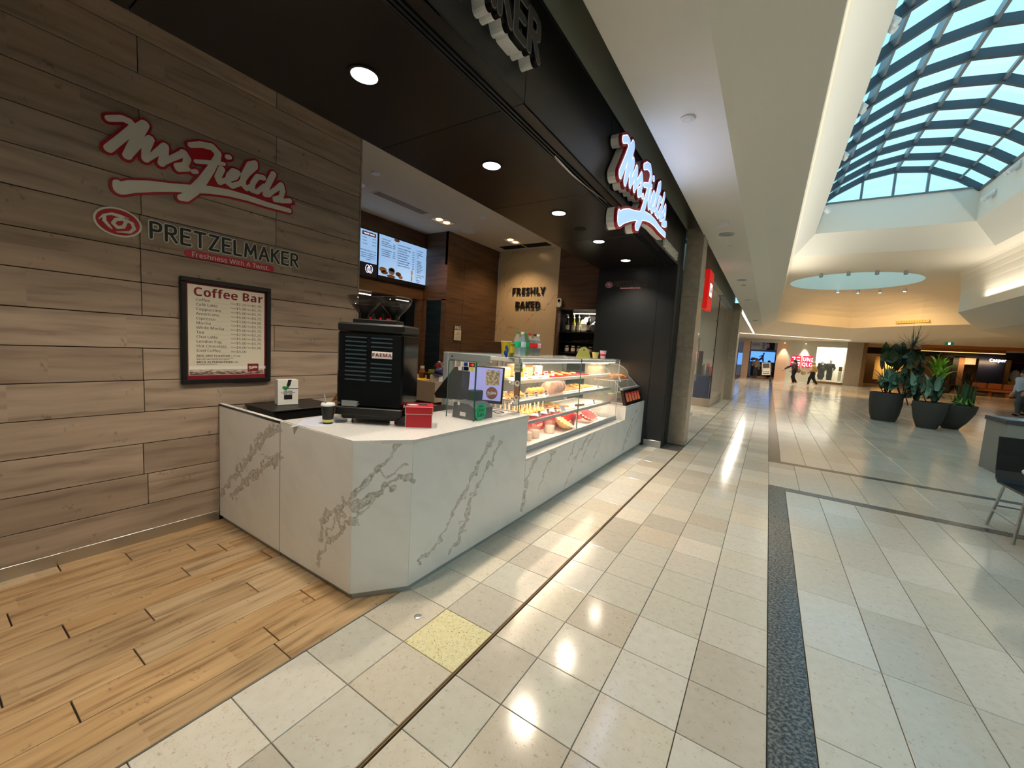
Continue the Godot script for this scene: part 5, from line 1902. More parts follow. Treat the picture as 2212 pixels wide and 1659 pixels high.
func build_till() -> void:
	# glass guard round the till
	var g := thing("glass_guard", "clear glass guard with green edges standing round the till on the worktop", "glass guard", V(0, 0.93, 0))
	box_obj("pane", V(-2.05, 0.0, -2.306), V(-1.79, 0.435, -2.298), M.case_glass, g, 0.0)
	box_obj("pane", V(-1.789, 0.0, -2.925), V(-1.781, 0.435, -2.30), M.case_glass, g, 0.0)
	box_obj("edge", V(-1.7895, 0.0, -2.307), V(-1.7805, 0.437, -2.297), M.glass_edge, g, 0.001)
	box_obj("edge", V(-2.053, 0.0, -2.306), V(-2.049, 0.437, -2.298), M.glass_edge, g, 0.001)
	box_obj("edge", V(-1.789, 0.0, -2.929), V(-1.781, 0.437, -2.924), M.glass_edge, g, 0.001)
	box_obj("edge", V(-2.05, 0.433, -2.305), V(-1.785, 0.4365, -2.299), M.glass_edge, g, 0.0)
	# stickers on it
	var st := thing("card_stickers", "cluster of small bank card stickers on the glass guard's upper corner", "stickers", V(-1.95, 1.296, -2.297))
	for s in [[0.02, 0.03, 0.042, 0.068, "paper"], [0.0, 0.0, 0.034, 0.03, "paper"], [0.046, 0.0, 0.16, 0.068, "paper"], [0.053, 0.035, 0.09, 0.065, "blue"], [0.1, 0.034, 0.156, 0.066, "ink"], [0.05, 0.003, 0.1, 0.032, "paper"], [0.115, 0.004, 0.148, 0.03, "pale_yellow"]]:
		box_obj("sticker", V(s[0], s[1], 0), V(s[2], s[3], 0.0006 if s[4] == "paper" else 0.001), M[s[4]], st, 0.0)
	var ov := MB.new()
	ov.prism(oval(0.117, 0.05, 0.011, 0.011, 16), Transform3D(), 0.0, 0.0014)
	obj("red_disc", ov, M.bright_red, st)
	var o2 := MB.new()
	o2.prism(oval(0.137, 0.05, 0.011, 0.011, 16), Transform3D(), 0.0, 0.0015)
	obj("orange_disc", o2, M.orange, st)
	var vl := MB.new()
	letters(vl, "VISA", 0.02, Transform3D(), 0.075, 0.017, "bold", 0.0014, 1)
	letters(vl, "AMEX", 0.011, Transform3D(), 0.0715, 0.05, "bold", 0.0016, 1)
	obj("lettering", vl, M.navy, st)
	var ub := thing("round_sticker", "round bright green sticker with dark words on the glass guard's lower corner", "sticker", V(-1.78, 0.997, -2.378))
	var uo := MB.new()
	uo.prism(oval(0, 0, 0.066, 0.066, 32), Transform3D(Basis(V(0, 0, -1), V(0, 1, 0), V(1, 0, 0)), Vector3.ZERO), 0.0, 0.001)
	obj("disc", uo, M.uber_green, ub)
	var ul := MB.new()
	var tx := Transform3D(Basis(V(0, 0, -1), V(0, 1, 0), V(1, 0, 0)), Vector3.ZERO)
	letters(ul, "Uber", 0.042, tx, 0, 0.012, "regular", 0.0016, 1)
	letters(ul, "Eats", 0.042, tx, 0, -0.024, "bold", 0.0016, 1)
	letters(ul, "ORDER WITH", 0.009, tx, 0, 0.04, "bold", 0.0016, 1)
	obj("lettering", ul, M.ink, ub)
	# till: base, tilted staff screen seen from behind, customer screen
	var t := thing("till", "black point of sale till with a tilted staff screen and a lilac customer screen", "till", V(0, 0.93, 0))
	var base := MB.new()
	base.prism(PackedVector2Array([Vector2(-2.015, 0), Vector2(-1.80, 0), Vector2(-1.80, 0.085), Vector2(-1.86, 0.118), Vector2(-2.005, 0.118)]), on_z(0, 0, -2.56), 0.0, 0.23, true)
	obj("base", base, M.grey_plastic, t)
	box_obj("base_label", V(-1.94, 0.02, -2.33), V(-1.885, 0.05, -2.3285), M.paper, t, 0.0)
	box_obj("base_tab", V(-1.965, 0.1, -2.33), V(-1.945, 0.125, -2.327), M.paper, t, 0.0)
	var wd := MB.new()
	wd.prism(PackedVector2Array([Vector2(-2.33, 0.10), Vector2(-2.055, 0.115), Vector2(-2.06, 0.38), Vector2(-2.135, 0.375), Vector2(-2.345, 0.135)]), on_z(0, 0, -2.57), -0.1, 0.1, true)
	obj("staff_screen", wd, M.black_plastic, t)
	box_obj("stand", V(-2.02, 0.1, -2.62), V(-1.93, 0.2, -2.5), M.black_plastic, t, 0.01)
	var sc := Transform3D(Basis(V(0, 1, 0), deg_to_rad(20)) * Basis(V(1, 0, 0), deg_to_rad(-6)), V(-1.925, 0.245, -2.62))
	box_obj("customer_screen", V(-0.15, -0.15, -0.012), V(0.15, 0.15, 0.012), M.black_plastic, t, 0.004, sc)
	var disp := MB.new()
	disp.box(V(-0.138, -0.125, 0.012), V(0.138, 0.138, 0.0125), 0.0, sc)
	obj("display", disp, M.screen_lilac, t)
	var ph := noise(431, 0.06, 3)
	var photo := paint(64, 64, func(x: float, y: float) -> Color:
		return C(112, 96, 72).lerp(C(186, 168, 132), clampf(0.5 + ph.get_noise_2d(x, y) * 1.4, 0, 1)))
	var pm := mat("screen_photo", Color.WHITE, 0.4, 0.0, photo)
	pm.emission_enabled = true
	pm.emission_texture = photo
	pm.emission_operator = BaseMaterial3D.EMISSION_OP_MULTIPLY
	pm.emission = Color.WHITE
	pm.emission_energy_multiplier = 0.35
	var pq := MB.new()
	pq.quad_uv(sc * V(0.0, 0.0, 0.0129), sc * V(0.115, 0.0, 0.0129), sc * V(0.115, 0.12, 0.0129), sc * V(0.0, 0.12, 0.0129))
	obj("screen_picture", pq, pm, t)
	var br := MB.new()
	br.prism(oval(0.06, -0.065, 0.048, 0.05, 28), sc, 0.0125, 0.0131)
	obj("screen_badge", br, mat("badge_brown", C(142, 84, 72), 0.5), t)
	var bl := MB.new()
	script_strokes(bl, sc * Transform3D(Basis(), V(0.022, -0.085, 0)), 0.076, 0.0131, 0.0135, 0.0)
	obj("screen_script", bl, M.paper, t)
	var cable := MB.new()
	cable.tube([V(-1.93, 0.1, -2.66), V(-1.9, 0.03, -2.68), V(-1.86, 0.006, -2.72), V(-1.85, 0.006, -2.8), V(-1.93, 0.006, -2.83), V(-1.98, 0.006, -2.74)], 0.004, 6)
	obj("cable", cable, M.grey_plastic, t)
	# strip of little posters hanging from a wire
	var w := thing("hanging_posters", "narrow strip of four small drink posters hanging from a bent wire at the case end", "poster", V(-1.815, 0.93, -2.936))
	var wire := MB.new()
	wire.tube([V(-0.27, 0.47, -0.03), V(-0.05, 0.482, -0.01), V(0.0, 0.48, 0.0), V(0.01, 0.468, 0.002), V(0.01, 0.43, 0.002)], 0.003, 6)
	obj("wire", wire, M.ink_grey, w)
	var y := 0.435
	for k in 4:
		var h: float = [0.085, 0.125, 0.13, 0.03][k]
		box_obj("card", V(-0.043 if k == 0 else -0.032, y - h + 0.001, 0), V(0.043 if k == 0 else 0.026, y, 0.0012), [M.paper, M.letter_black, M.cake_brown, M.icing][k], w, 0.0)
		y -= h
	var wl := MB.new()
	letters(wl, "taste the", 0.02, Transform3D(), 0, 0.41, "regular", 0.002, 1)
	letters(wl, "comfort", 0.026, Transform3D(), 0, 0.375, "bold", 0.002, 1)
	obj("green_lettering", wl, M.syrup_green, w)
	var cups := MB.new()
	for yy in [0.25, 0.12]:
		cups.prism(oval(-0.002, yy, 0.026, 0.026, 20), Transform3D(), 0.001, 0.002)
	obj("cup_picture", cups, M.paper, w)
	var cf := MB.new()
	for yy in [0.255, 0.127]:
		cf.prism(oval(-0.002, yy, 0.014, 0.012, 16), Transform3D(), 0.0012, 0.0026)
	obj("coffee_picture", cf, M.cake_brown, w)

func build_backbar_items() -> void:
	var yt := 0.92
	var yp := MB.new()
	yp.box(V(-4.62, yt, -4.52), V(-4.25, yt + 0.004, -4.22), 0.0, Transform3D())
	tag(obj("yellow_sheet", yp, M.yellow), "yellow sheet of paper lying on the beige back bar", "paper")
	var bt := thing("sauce_bottle", "brown squeeze bottle with a white cap on the back bar's yellow sheet", "bottle", V(-4.5, yt + 0.004, -4.45))
	lathe_obj("body", [Vector2(0, 0), Vector2(0.045, 0), Vector2(0.05, 0.01), Vector2(0.05, 0.1), Vector2(0.03, 0.14), Vector2(0.025, 0.15)], M.cake_brown, bt)
	lathe_obj("cap", [Vector2(0.032, 0.15), Vector2(0.032, 0.19), Vector2(0, 0.19)], M.white_plastic, bt, Vector3.ZERO, 16, false)
	lathe_obj("label", [Vector2(0.0508, 0.02), Vector2(0.0508, 0.09)], M.brown, bt)
	var k1 := thing("label_printer", "small grey-green label gun lying on the back bar's cluttered tray", "device", V(-4.28, yt + 0.1, -4.5), 0.3)
	box_obj("body", V(-0.09, 0, -0.05), V(0.09, 0.05, 0.05), M.syrup_green, k1, 0.006)
	box_obj("display", V(-0.03, 0.05, -0.03), V(0.03, 0.06, 0.03), M.ink, k1, 0.003)
	var tr := thing("dark_tray", "dark open tray of small tools on the back bar", "tray", V(-4.2, yt, -4.6))
	box_obj("body", V(-0.2, 0, -0.16), V(0.16, 0.1, 0.16), M.black_plastic, tr, 0.006)
	box_obj("rim", V(-0.21, 0.092, -0.17), V(0.17, 0.1, 0.17), M.syrup_green, tr, 0.002)
	for s in [[-4.34, -4.68, "red_tongs", "red handled tongs standing in the dark tool tray", "tongs", "bright_red"], [-4.22, -4.66, "grey_scoop", "grey scoop standing in the dark tool tray", "scoop", "aluminium"], [-4.44, -4.74, "black_jug", "black plastic jug beside the brown squeeze bottle", "jug", "black_plastic"]]:
		var o := thing(s[2], s[3], s[4], V(s[0], yt + 0.05, s[1]))
		if s[4] == "jug":
			o.position.y = yt
			lathe_obj("body", [Vector2(0, 0), Vector2(0.07, 0), Vector2(0.075, 0.2), Vector2(0.065, 0.21), Vector2(0.06, 0.02), Vector2(0, 0.02)], M[s[5]], o)
			var hd := MB.new()
			hd.tube([V(0.07, 0.17, 0), V(0.12, 0.15, 0), V(0.12, 0.08, 0), V(0.07, 0.05, 0)], 0.01, 8)
			obj("handle", hd, M[s[5]], o)
		else:
			var mb := MB.new()
			mb.tube([V(0, 0, 0), V(0.02, 0.12, 0.02), V(0.07, 0.2, 0.03)], 0.012, 8, 0.02)
			mb.tube([V(-0.02, 0, 0), V(-0.02, 0.1, 0.02), V(-0.06, 0.19, 0.03)], 0.012, 8, 0.018)
			obj("handle", mb, M[s[5]], o)
			var tip := MB.new()
			tip.ball(V(0.0, 0.2, 0.03), V(0.03, 0.03, 0.02), 10, 6)
			obj("head", tip, M.aluminium, o)
	var nb := thing("navy_cap", "dark navy cap lying on white folded papers at the back bar's edge", "cap", V(-4.06, yt + 0.09, -4.4))
	var cp := MB.new()
	cp.ball(V(0, 0.03, 0), V(0.1, 0.09, 0.11), 14, 8)
	obj("crown", cp, M.navy, nb)
	var bm := MB.new()
	bm.ball(V(0.03, 0.005, 0.11), V(0.08, 0.012, 0.07), 12, 6)
	obj("brim", bm, M.navy, nb)
	var wp := MB.new()
	wp.box(V(-4.17, yt, -4.52), V(-3.985, yt + 0.09, -4.28), 0.004)
	tag(obj("white_tub", wp, M.paper), "white paper-wrapped tub on the back bar under a navy cap", "tub")
	# jars with red lids on the shelf below the menu screens
	var jar := make_jar(0.055, 0.16, 0.03)
	var first := true
	var spots := [[-5.7, -4.78], [-5.7, -4.92], [-5.68, -4.62], [-5.72, -4.45], [-5.7, -3.9], [-5.7, -3.75]]
	for k in spots.size():
		var lab := "clear jar with a red lid on the black shelf under the menu screens"
		if first:
			jar.position = V(spots[k][0], 1.655, spots[k][1])
			jar.name = numbered("shelf_jar")
			tag(jar, lab, "jar", "red lidded jars on the shelf under the menu screens")
			first = false
		else:
			dup(jar, "shelf_jar", lab, V(spots[k][0], 1.655, spots[k][1]), 0.3 * k)
	# alcove goods
	var syr := thing("syrup_bottle", "pale green syrup bottle with a white pump in the alcove", "bottle", V(-3.22, 1.845, -7.12), 0, "pump syrup bottles in the alcove")
	lathe_obj("body", [Vector2(0, 0), Vector2(0.038, 0), Vector2(0.038, 0.16), Vector2(0.016, 0.21), Vector2(0.015, 0.26), Vector2(0, 0.26)], M.syrup_green, syr)
	lathe_obj("label", [Vector2(0.0386, 0.04), Vector2(0.0386, 0.13)], M.paper_cream, syr)
	lathe_obj("pump", [Vector2(0.018, 0.26), Vector2(0.018, 0.285), Vector2(0.006, 0.29), Vector2(0.006, 0.32), Vector2(0, 0.32)], M.white_plastic, syr)
	box_obj("spout", V(-0.008, 0.312, -0.008), V(0.008, 0.326, 0.05), M.white_plastic, syr, 0.003)
	dup(syr, "syrup_bottle", "second pale green syrup bottle, touching the white sack in the alcove", V(-3.11, 1.845, -7.1), 0.4)
	var dk := dup(syr, "syrup_bottle", "dark syrup bottle at the alcove's left corner", V(-3.34, 1.845, -7.1), -0.3)
	(dk.get_child(0) as MeshInstance3D).material_override = M.syrup_dark
	var dk2 := dup(syr, "syrup_bottle", "dark syrup bottle standing between white sacks in the alcove", V(-2.9, 1.845, -7.08), 0.2)
	(dk2.get_child(0) as MeshInstance3D).material_override = M.syrup_dark
	for s in [[-3.02, 1.845, -7.22, 0.28, "folded white sack behind the syrup bottles in the alcove", "paper"], [-2.78, 1.845, -7.12, 0.2, "crumpled silver foil bag in the alcove", "aluminium"], [-2.66, 1.845, -7.14, 0.31, "tall rolled white sack at the alcove's black end", "paper"]]:
		var sb := MB.new()
		var h: float = s[3]
		sb.box(V(-0.07, 0, -0.05), V(0.07, h * 0.85, 0.05), 0.03, Transform3D(Basis(V(0, 0, 1), 0.12 if h < 0.3 else -0.08), Vector3.ZERO))
		sb.box(V(-0.055, h * 0.6, -0.04), V(0.06, h, 0.045), 0.028, Transform3D(Basis(V(0, 0, 1), -0.1), Vector3.ZERO))
		var so := thing("sack", s[4], "sack", V(s[0], s[1] + 0.008, s[2]))
		obj("body", sb, M[s[5]], so)
		box_obj("tie", V(-0.072, h * 0.5, -0.055), V(0.074, h * 0.53, 0.056), M.ink_grey, so, 0.002)
	var sj := thing("spice_jar", "small brown spice jar with a pale lid on the alcove's middle shelf", "jar", V(-3.33, 1.45, -7.12), 0, "spice jars on the alcove's middle shelf")
	lathe_obj("body", [Vector2(0, 0), Vector2(0.04, 0), Vector2(0.04, 0.1), Vector2(0.03, 0.11), Vector2(0, 0.11)], M.brown, sj)
	lathe_obj("lid", [Vector2(0.036, 0.11), Vector2(0.036, 0.13), Vector2(0, 0.13)], M.paper_cream, sj, Vector3.ZERO, 16, false)
	lathe_obj("label", [Vector2(0.0407, 0.025), Vector2(0.0407, 0.085)], M.icing, sj)
	for k in 6:
		dup(sj, "spice_jar", "small brown spice jar with a pale lid on the alcove's middle shelf", V(-3.2 + 0.115 * k, 1.45, -7.12 - 0.02 * (k % 2)), 0.5 * k)
	var fl := MB.new()
	for k in 4:
		fl.box(V(-3.2 + 0.14 * k, 1.665 + 0.01 * k, -7.3), V(-3.02 + 0.14 * k, 1.677 + 0.01 * k, -7.08))
	var pads := thing("paper_stack", "dim flat stack of papers on a thin rail in the middle of the alcove", "papers", V(0, 0, 0))
	box_obj("rail", V(-3.45, 1.64, -7.38), V(-2.555, 1.66, -7.05), M.black_panel, pads)
	obj("papers", fl, M.ink_grey, pads)
	# black screen behind the case top
	var bm2 := thing("back_screen", "back of a dark flat screen standing behind the display case", "screen", V(-3.75, 0.92, -5.6))
	box_obj("panel", V(-0.45, 0.35, -0.02), V(0.35, 0.64, 0.02), M.dark_oak, bm2, 0.006)
	box_obj("stand", V(-0.06, 0.0, -0.03), V(0.06, 0.36, 0.03), M.black_plastic, bm2, 0.004)
	box_obj("foot", V(-0.16, 0.0, -0.1), V(0.16, 0.015, 0.1), M.black_plastic, bm2, 0.004)
	var wt := thing("work_table", "dark work table behind the display case, under a flat screen", "table", V(-3.75, 0, -5.6))
	box_obj("top", V(-0.6, 0.88, -0.35), V(0.6, 0.92, 0.35), M.dark_oak, wt, 0.003)
	for s in [[-1, -1], [1, -1], [1, 1], [-1, 1]]:
		box_obj("leg", V(s[0] * 0.55 - 0.025, 0, s[1] * 0.3 - 0.025), V(s[0] * 0.55 + 0.025, 0.88, s[1] * 0.3 + 0.025), M.black_plastic, wt, 0.003)

func make_jar(r: float, h: float, lid_h: float) -> Node3D:
	var j := Node3D.new()
	j.name = "jar_model"
	add_child(j)
	lathe_obj("glass", [Vector2(0, 0.001), Vector2(r * 0.92, 0.001), Vector2(r, r * 0.15), Vector2(r, h * 0.8), Vector2(r * 0.82, h * 0.93), Vector2(r * 0.8, h)], M.jar_glass, j, Vector3.ZERO, 24)
	lathe_obj("lid", [Vector2(r * 0.84, h - 0.004), Vector2(r * 0.86, h - 0.004), Vector2(r * 0.86, h + lid_h - 0.004), Vector2(r * 0.8, h + lid_h), Vector2(0, h + lid_h)], M.bright_red, j, Vector3.ZERO, 24, false)
	return j

func copies_of(proto: Node3D, called: String, group: String, spots: Array) -> void:
	# spots: [position, turn, label]; the first moves the model itself
	for k in spots.size():
		var s: Array = spots[k]
		if k == 0:
			proto.name = numbered(called)
			proto.position = s[0]
			proto.rotation.y = s[1]
			proto.set_meta("label", s[2])
			proto.set_meta("group", group)
		else:
			dup(proto, called, s[2], s[0], s[1], group)

func model(category: String) -> Node3D:
	var o := Node3D.new()
	o.name = "model"
	add_child(o)
	o.set_meta("category", category)
	return o

func build_case() -> void:
	var c := thing("display_case", "long glass pastry display case with three lit shelves set into the marble-look counter", "display case", Vector3.ZERO)
	var z0 := -2.95
	var z1 := -5.6
	box_obj("corner_post", V(-2.68, 0.5, z0 - 0.025), V(-2.62, 1.405, z0 + 0.025), M.case_grey, c, 0.004)
	box_obj("corner_post", V(-2.68, 0.5, z1 - 0.02), V(-2.63, 1.405, z1 + 0.02), M.case_grey, c, 0.004)
	box_obj("end_rail", V(-2.62, 1.335, z0 - 0.012), V(-2.12, 1.405, z0 + 0.02), M.case_grey, c, 0.004)
	box_obj("end_rail", V(-2.12, 1.362, z0 - 0.012), V(-1.80, 1.4, z0 + 0.014), M.white_plastic, c, 0.003)
	lathe_obj("rail_bolt", [Vector2(0.008, 0), Vector2(0.008, 0.004), Vector2(0, 0.004)], M.ink, c, V(-2.57, 1.37, z0 + 0.02)).rotation.x = PI / 2
	box_obj("end_pane", V(-2.62, 0.56, z0 - 0.004), V(-1.78, 1.36, z0 + 0.002), M.case_glass, c, 0.0)
	box_obj("end_pane", V(-2.63, 0.56, z1 - 0.004), V(-1.78, 1.40, z1 + 0.004), M.case_glass, c, 0.0)
	box_obj("end_pane_edge", V(-1.785, 0.56, z1 - 0.005), V(-1.779, 1.40, z1 + 0.005), M.aluminium, c, 0.0)
	box_obj("front_pane", V(-1.782, 0.56, -4.215), V(-1.775, 1.40, z0), M.case_glass, c, 0.0)
	box_obj("front_pane", V(-1.782, 0.56, z1), V(-1.775, 1.40, -4.225), M.case_glass, c, 0.0)
	box_obj("pane_edge", V(-1.784, 0.56, -4.224), V(-1.774, 1.402, -4.216), M.glass_edge, c, 0.001)
	box_obj("bottom_rail", V(-1.80, 0.545, z1), V(-1.765, 0.605, -2.91), M.aluminium, c, 0.004)
	box_obj("rail_lip", V(-1.77, 0.545, z1), V(-1.755, 0.56, -2.91), M.aluminium, c, 0.002)
	box_obj("top_glass", V(-2.66, 1.402, z1 - 0.01), V(-1.775, 1.412, z0 + 0.015), M.shelf_glass, c, 0.002)
	box_obj("top_deck", V(-2.66, 1.385, z1), V(-2.10, 1.40, z0), M.case_grey, c, 0.002)
	box_obj("light_rail", V(-1.86, 1.362, z1 + 0.1), V(-1.80, 1.398, z0 - 0.02), M.white_plastic, c, 0.004)
	box_obj("light_strip", V(-1.85, 1.357, z1 + 0.12), V(-1.81, 1.3625, z0 - 0.04), M.led_case, c, 0.0)
	box_obj("deck", V(-2.66, 0.53, z1 + 0.005), V(-1.80, 0.555, z0 - 0.03), M.white_paint, c, 0.002)
	box_obj("liner", V(-2.67, 0.52, z0 - 0.03), V(-1.80, 0.93, z0 - 0.012), M.white_paint, c, 0.001)
	var doors := [[-2.97, -3.84], [-3.84, -4.71], [-4.71, -5.58]]
	for d in doors:
		box_obj("back_door", V(-2.668, 0.56, d[1] + 0.01), V(-2.66, 1.38, d[0] - 0.01), M.pedestal_stone, c, 0.001)
		box_obj("door_stile", V(-2.66, 0.56, d[1] - 0.012), V(-2.645, 1.38, d[1] + 0.012), M.aluminium, c, 0.002)
	var ys := [1.19, 1.0, 0.80]
	var xf := [-1.91, -1.88, -1.86]
	for k in 3:
		box_obj("shelf", V(-2.6, ys[k] - 0.008, z1 + 0.02), V(xf[k], ys[k], z0 - 0.03), M.shelf_glass, c, 0.001)
		box_obj("shelf_rail", V(xf[k] - 0.012, ys[k] - 0.032, z1 + 0.02), V(xf[k] + 0.004, ys[k] + 0.003, z0 - 0.03), [M.icing, M.aluminium, M.aluminium][k], c, 0.002)
		box_obj("shelf_light", V(xf[k] - 0.04, ys[k] - 0.016, z1 + 0.05), V(xf[k] - 0.02, ys[k] - 0.009, z0 - 0.06), M.led_case, c, 0.0)
	for z in [-3.0, -3.86, -4.73, -5.56]:
		box_obj("shelf_post", V(-2.61, 0.555, z - 0.012), V(-2.585, 1.385, z + 0.012), M.aluminium, c, 0.002)
	var e := [1.3, 0.5, 0.5, 0.7]
	var xs := [-1.9, -1.95, -1.93, -1.91]
	var ly := [1.355, 1.173, 0.983, 0.783]
	for k in 4:
		area("case_light", V(xs[k] - 0.05, ly[k] - 0.012, -4.27), V(-0.25, -1, 0), 2.5, 0.03, C(255, 226, 190), e[k])

	# ---- trays
	var tray := func(label: String, at: Vector3, w: float, d: float, m: Material) -> void:
		var t := thing("tray", label, "tray", at)
		box_obj("base", V(-d / 2, 0, -w / 2), V(d / 2, 0.006, w / 2), m, t, 0.002)
		for s in [[-d / 2, -w / 2, -d / 2 + 0.006, w / 2], [d / 2 - 0.006, -w / 2, d / 2, w / 2], [-d / 2, -w / 2, d / 2, -w / 2 + 0.006], [-d / 2, w / 2 - 0.006, d / 2, w / 2]]:
			box_obj("rim", V(s[0], 0.004, s[1]), V(s[2], 0.018, s[3]), m, t, 0.001)
	tray.call("red tray of cookies on the case's top shelf, behind the pane joint", V(-2.12, 1.19, -4.35), 1.0, 0.38, M.tray_red)
	tray.call("white tray of small cookies on the case's middle shelf, at its far end", V(-2.12, 1.0, -4.75), 1.25, 0.42, M.white_plastic)
	tray.call("white paper-lined tray on the case's lower shelf, at its far end", V(-2.1, 0.80, -4.7), 1.25, 0.42, M.white_plastic)
	tray.call("red tray of cookie pops on the case's lower shelf, at its near end", V(-2.1, 0.80, -3.5), 0.95, 0.42, M.tray_red)
	tray.call("pale tray of sliced cookies on the case's middle shelf, at its near end", V(-2.12, 1.0, -3.3), 0.6, 0.42, M.white_plastic)
	# ---- plates with price cards along the front edges
	var plate := model("plate")
	lathe_obj("dish", [Vector2(0, 0.0), Vector2(0.05, 0.0), Vector2(0.078, 0.018), Vector2(0.08, 0.021), Vector2(0.05, 0.006), Vector2(0, 0.005)], M.white_plastic, plate, Vector3.ZERO, 24)
	copies_of(plate, "plate", "white plates on the case's shelves", [
		[V(-2.0, 1.19, -3.08), 0.0, "white plate at the near end of the case's top shelf"],
		[V(-2.0, 1.19, -3.3), 0.0, "white plate under the tall orange cake on the top shelf"],
		[V(-2.0, 1.19, -3.51), 0.0, "white plate with a black-lettered price card on the top shelf"],
		[V(-2.0, 1.19, -3.72), 0.0, "white plate beside the red tray on the top shelf"],
		[V(-1.97, 1.0, -3.06), 0.0, "white plate at the near end of the case's middle shelf"],
		[V(-1.97, 1.007, -3.28), 0.0, "white plate before the sliced cookies on the middle shelf"],
		[V(-1.97, 1.0, -3.68), 0.0, "white plate before the row of orange cookies on the middle shelf"],
		[V(-1.95, 0.807, -3.5), 0.0, "white plate before the cookie pops, nearest the camera on the lower shelf"],
		[V(-1.95, 0.807, -3.7), 0.0, "white plate before the cookie pops, middle one on the lower shelf"],
		[V(-1.95, 0.807, -3.88), 0.0, "white plate before the cookie pops, far one on the lower shelf"]])
	var card := model("price card")
	var cb := MB.new()
	cb.box(V(-0.0015, 0, -0.035), V(0.0015, 0.055, 0.035), 0.0, Transform3D(Basis(V(0, 0, 1), 0.35), Vector3.ZERO))
	obj("card", cb, M.paper, card)
	var cd := MB.new()
	cd.box(V(0.0012, 0.036, -0.03), V(0.0022, 0.05, 0.03), 0.0, Transform3D(Basis(V(0, 0, 1), 0.35), Vector3.ZERO))
	obj("header", cd, M.deep_red, card)
	var cg := MB.new()
	for k in 2:
		cg.box(V(0.0012, 0.01 + 0.011 * k, -0.02 + 0.004 * k), V(0.0022, 0.015 + 0.011 * k, 0.022), 0.0, Transform3D(Basis(V(0, 0, 1), 0.35), Vector3.ZERO))
	obj("lettering", cg, M.ink, card)
	copies_of(card, "price_card", "small price cards along the case's shelves", [
		[V(-1.935, 1.207, -3.1), 0.1, "price card on the first plate of the case's top shelf"],
		[V(-1.935, 1.207, -3.29), 0.1, "price card leaning before the tall orange cake on the top shelf"],
		[V(-1.935, 1.207, -3.5), 0.0, "price card on the third plate of the top shelf"],
		[V(-1.935, 1.207, -3.7), -0.1, "price card on the fourth plate of the top shelf"],
		[V(-1.94, 1.207, -3.86), 0.1, "price card at the red tray's near corner on the top shelf"],
		[V(-1.9, 1.015, -3.08), 0.1, "price card on the first plate of the case's middle shelf"],
		[V(-1.9, 1.02, -3.27), 0.1, "price card before the sliced cookies on the middle shelf"],
		[V(-1.9, 1.015, -3.45), 0.1, "price card between plates on the middle shelf"],
		[V(-1.9, 1.015, -3.66), 0.1, "price card before the row of orange cookies on the middle shelf"],
		[V(-1.872, 0.945, -4.08), 0.1, "price card hanging below the wrapped cookies on the middle shelf's rail"],
		[V(-1.875, 0.82, -3.5), 0.1, "price card on the nearest plate of the lower shelf"],
		[V(-1.875, 0.82, -3.69), 0.1, "price card on the middle plate of the lower shelf"],
		[V(-1.875, 0.82, -3.86), 0.1, "price card on the far plate of the lower shelf"],
		[V(-1.88, 0.81, -5.0), 0.1, "price card hanging at the far tray of the lower shelf"],
		[V(-1.9, 1.01, -5.15), 0.1, "price card at the far end of the middle shelf"],
		[V(-2.1, 1.04, -4.3), 0.6, "upright cream price card standing among cookies on the middle shelf"]])
	var bc := box_obj("blue_card", V(-0.002, 0, -0.05), V(0.002, 0.07, 0.05), M.paper_blue, null, 0.0, Transform3D(Basis(V(0, 0, 1), 0.5), Vector3.ZERO))
	bc.position = V(-1.875, 0.812, -4.05)
	tag(bc, "pale blue card standing beside the cookie pops on the lower shelf", "card")
	# ---- cakes on the top shelf
	var loaf := thing("loaf_cake", "tall orange iced loaf cake slice on the case's top shelf", "cake", V(-2.05, 1.205, -3.3))
	box_obj("crumb", V(-0.09, 0, -0.065), V(0.05, 0.115, 0.065), M.cake_yellow, loaf, 0.012)
	box_obj("icing", V(-0.092, 0.1, -0.067), V(0.052, 0.125, 0.067), M.icing, loaf, 0.01)
	box_obj("cut_face", V(0.05, 0.008, -0.055), V(0.0525, 0.098, 0.055), M.orange, loaf, 0.001)
	for q in [[-3.1, "pale loaf cake at the near end of the case's top shelf", "cake_yellow", "icing", 0.09], [-3.52, "yellow loaf cake with a dark top on the case's top shelf", "cake_yellow", "cake_brown", 0.105], [-3.73, "grey wrapped loaf on the case's top shelf, beside the red tray", "pedestal_stone", "icing", 0.1]]:
		var lf := thing("loaf_cake", q[1], "cake", V(-2.12, 1.205, q[0]))
		box_obj("crumb", V(-0.14, 0, -0.075), V(0.08, q[4], 0.075), M[q[2]], lf, 0.016)
		box_obj("top", V(-0.14, q[4] - 0.018, -0.07), V(0.082, q[4] + 0.008, 0.07), M[q[3]], lf, 0.012)
	# ---- cookies
	var r := RandomNumberGenerator.new()
	r.seed = 91
	var cookie := model("cookie")
	lathe_obj("biscuit", [Vector2(0, 0), Vector2(0.036, 0), Vector2(0.042, 0.006), Vector2(0.038, 0.013), Vector2(0.02, 0.017), Vector2(0, 0.018)], M.cookie, cookie, Vector3.ZERO, 16)
	var chips := MB.new()
	for k in 7:
		var an := r.randf() * TAU
		var rr := r.randf() * 0.028
		chips.ball(V(cos(an) * rr, 0.0155, sin(an) * rr), V(0.005, 0.004, 0.005), 6, 4)
	obj("chips", chips, M.cookie_dark, cookie)
	var spots := []
	for k in 18:
		spots.append([V(-2.22 + 0.085 * (k % 3), 1.197 + 0.012 * (k % 2), -3.98 - 0.125 * (k / 3)), r.randf() * TAU, "cookie lying on the red tray of the case's top shelf"])
	copies_of(cookie, "tray_cookie", "cookies on the red tray of the top shelf", spots)
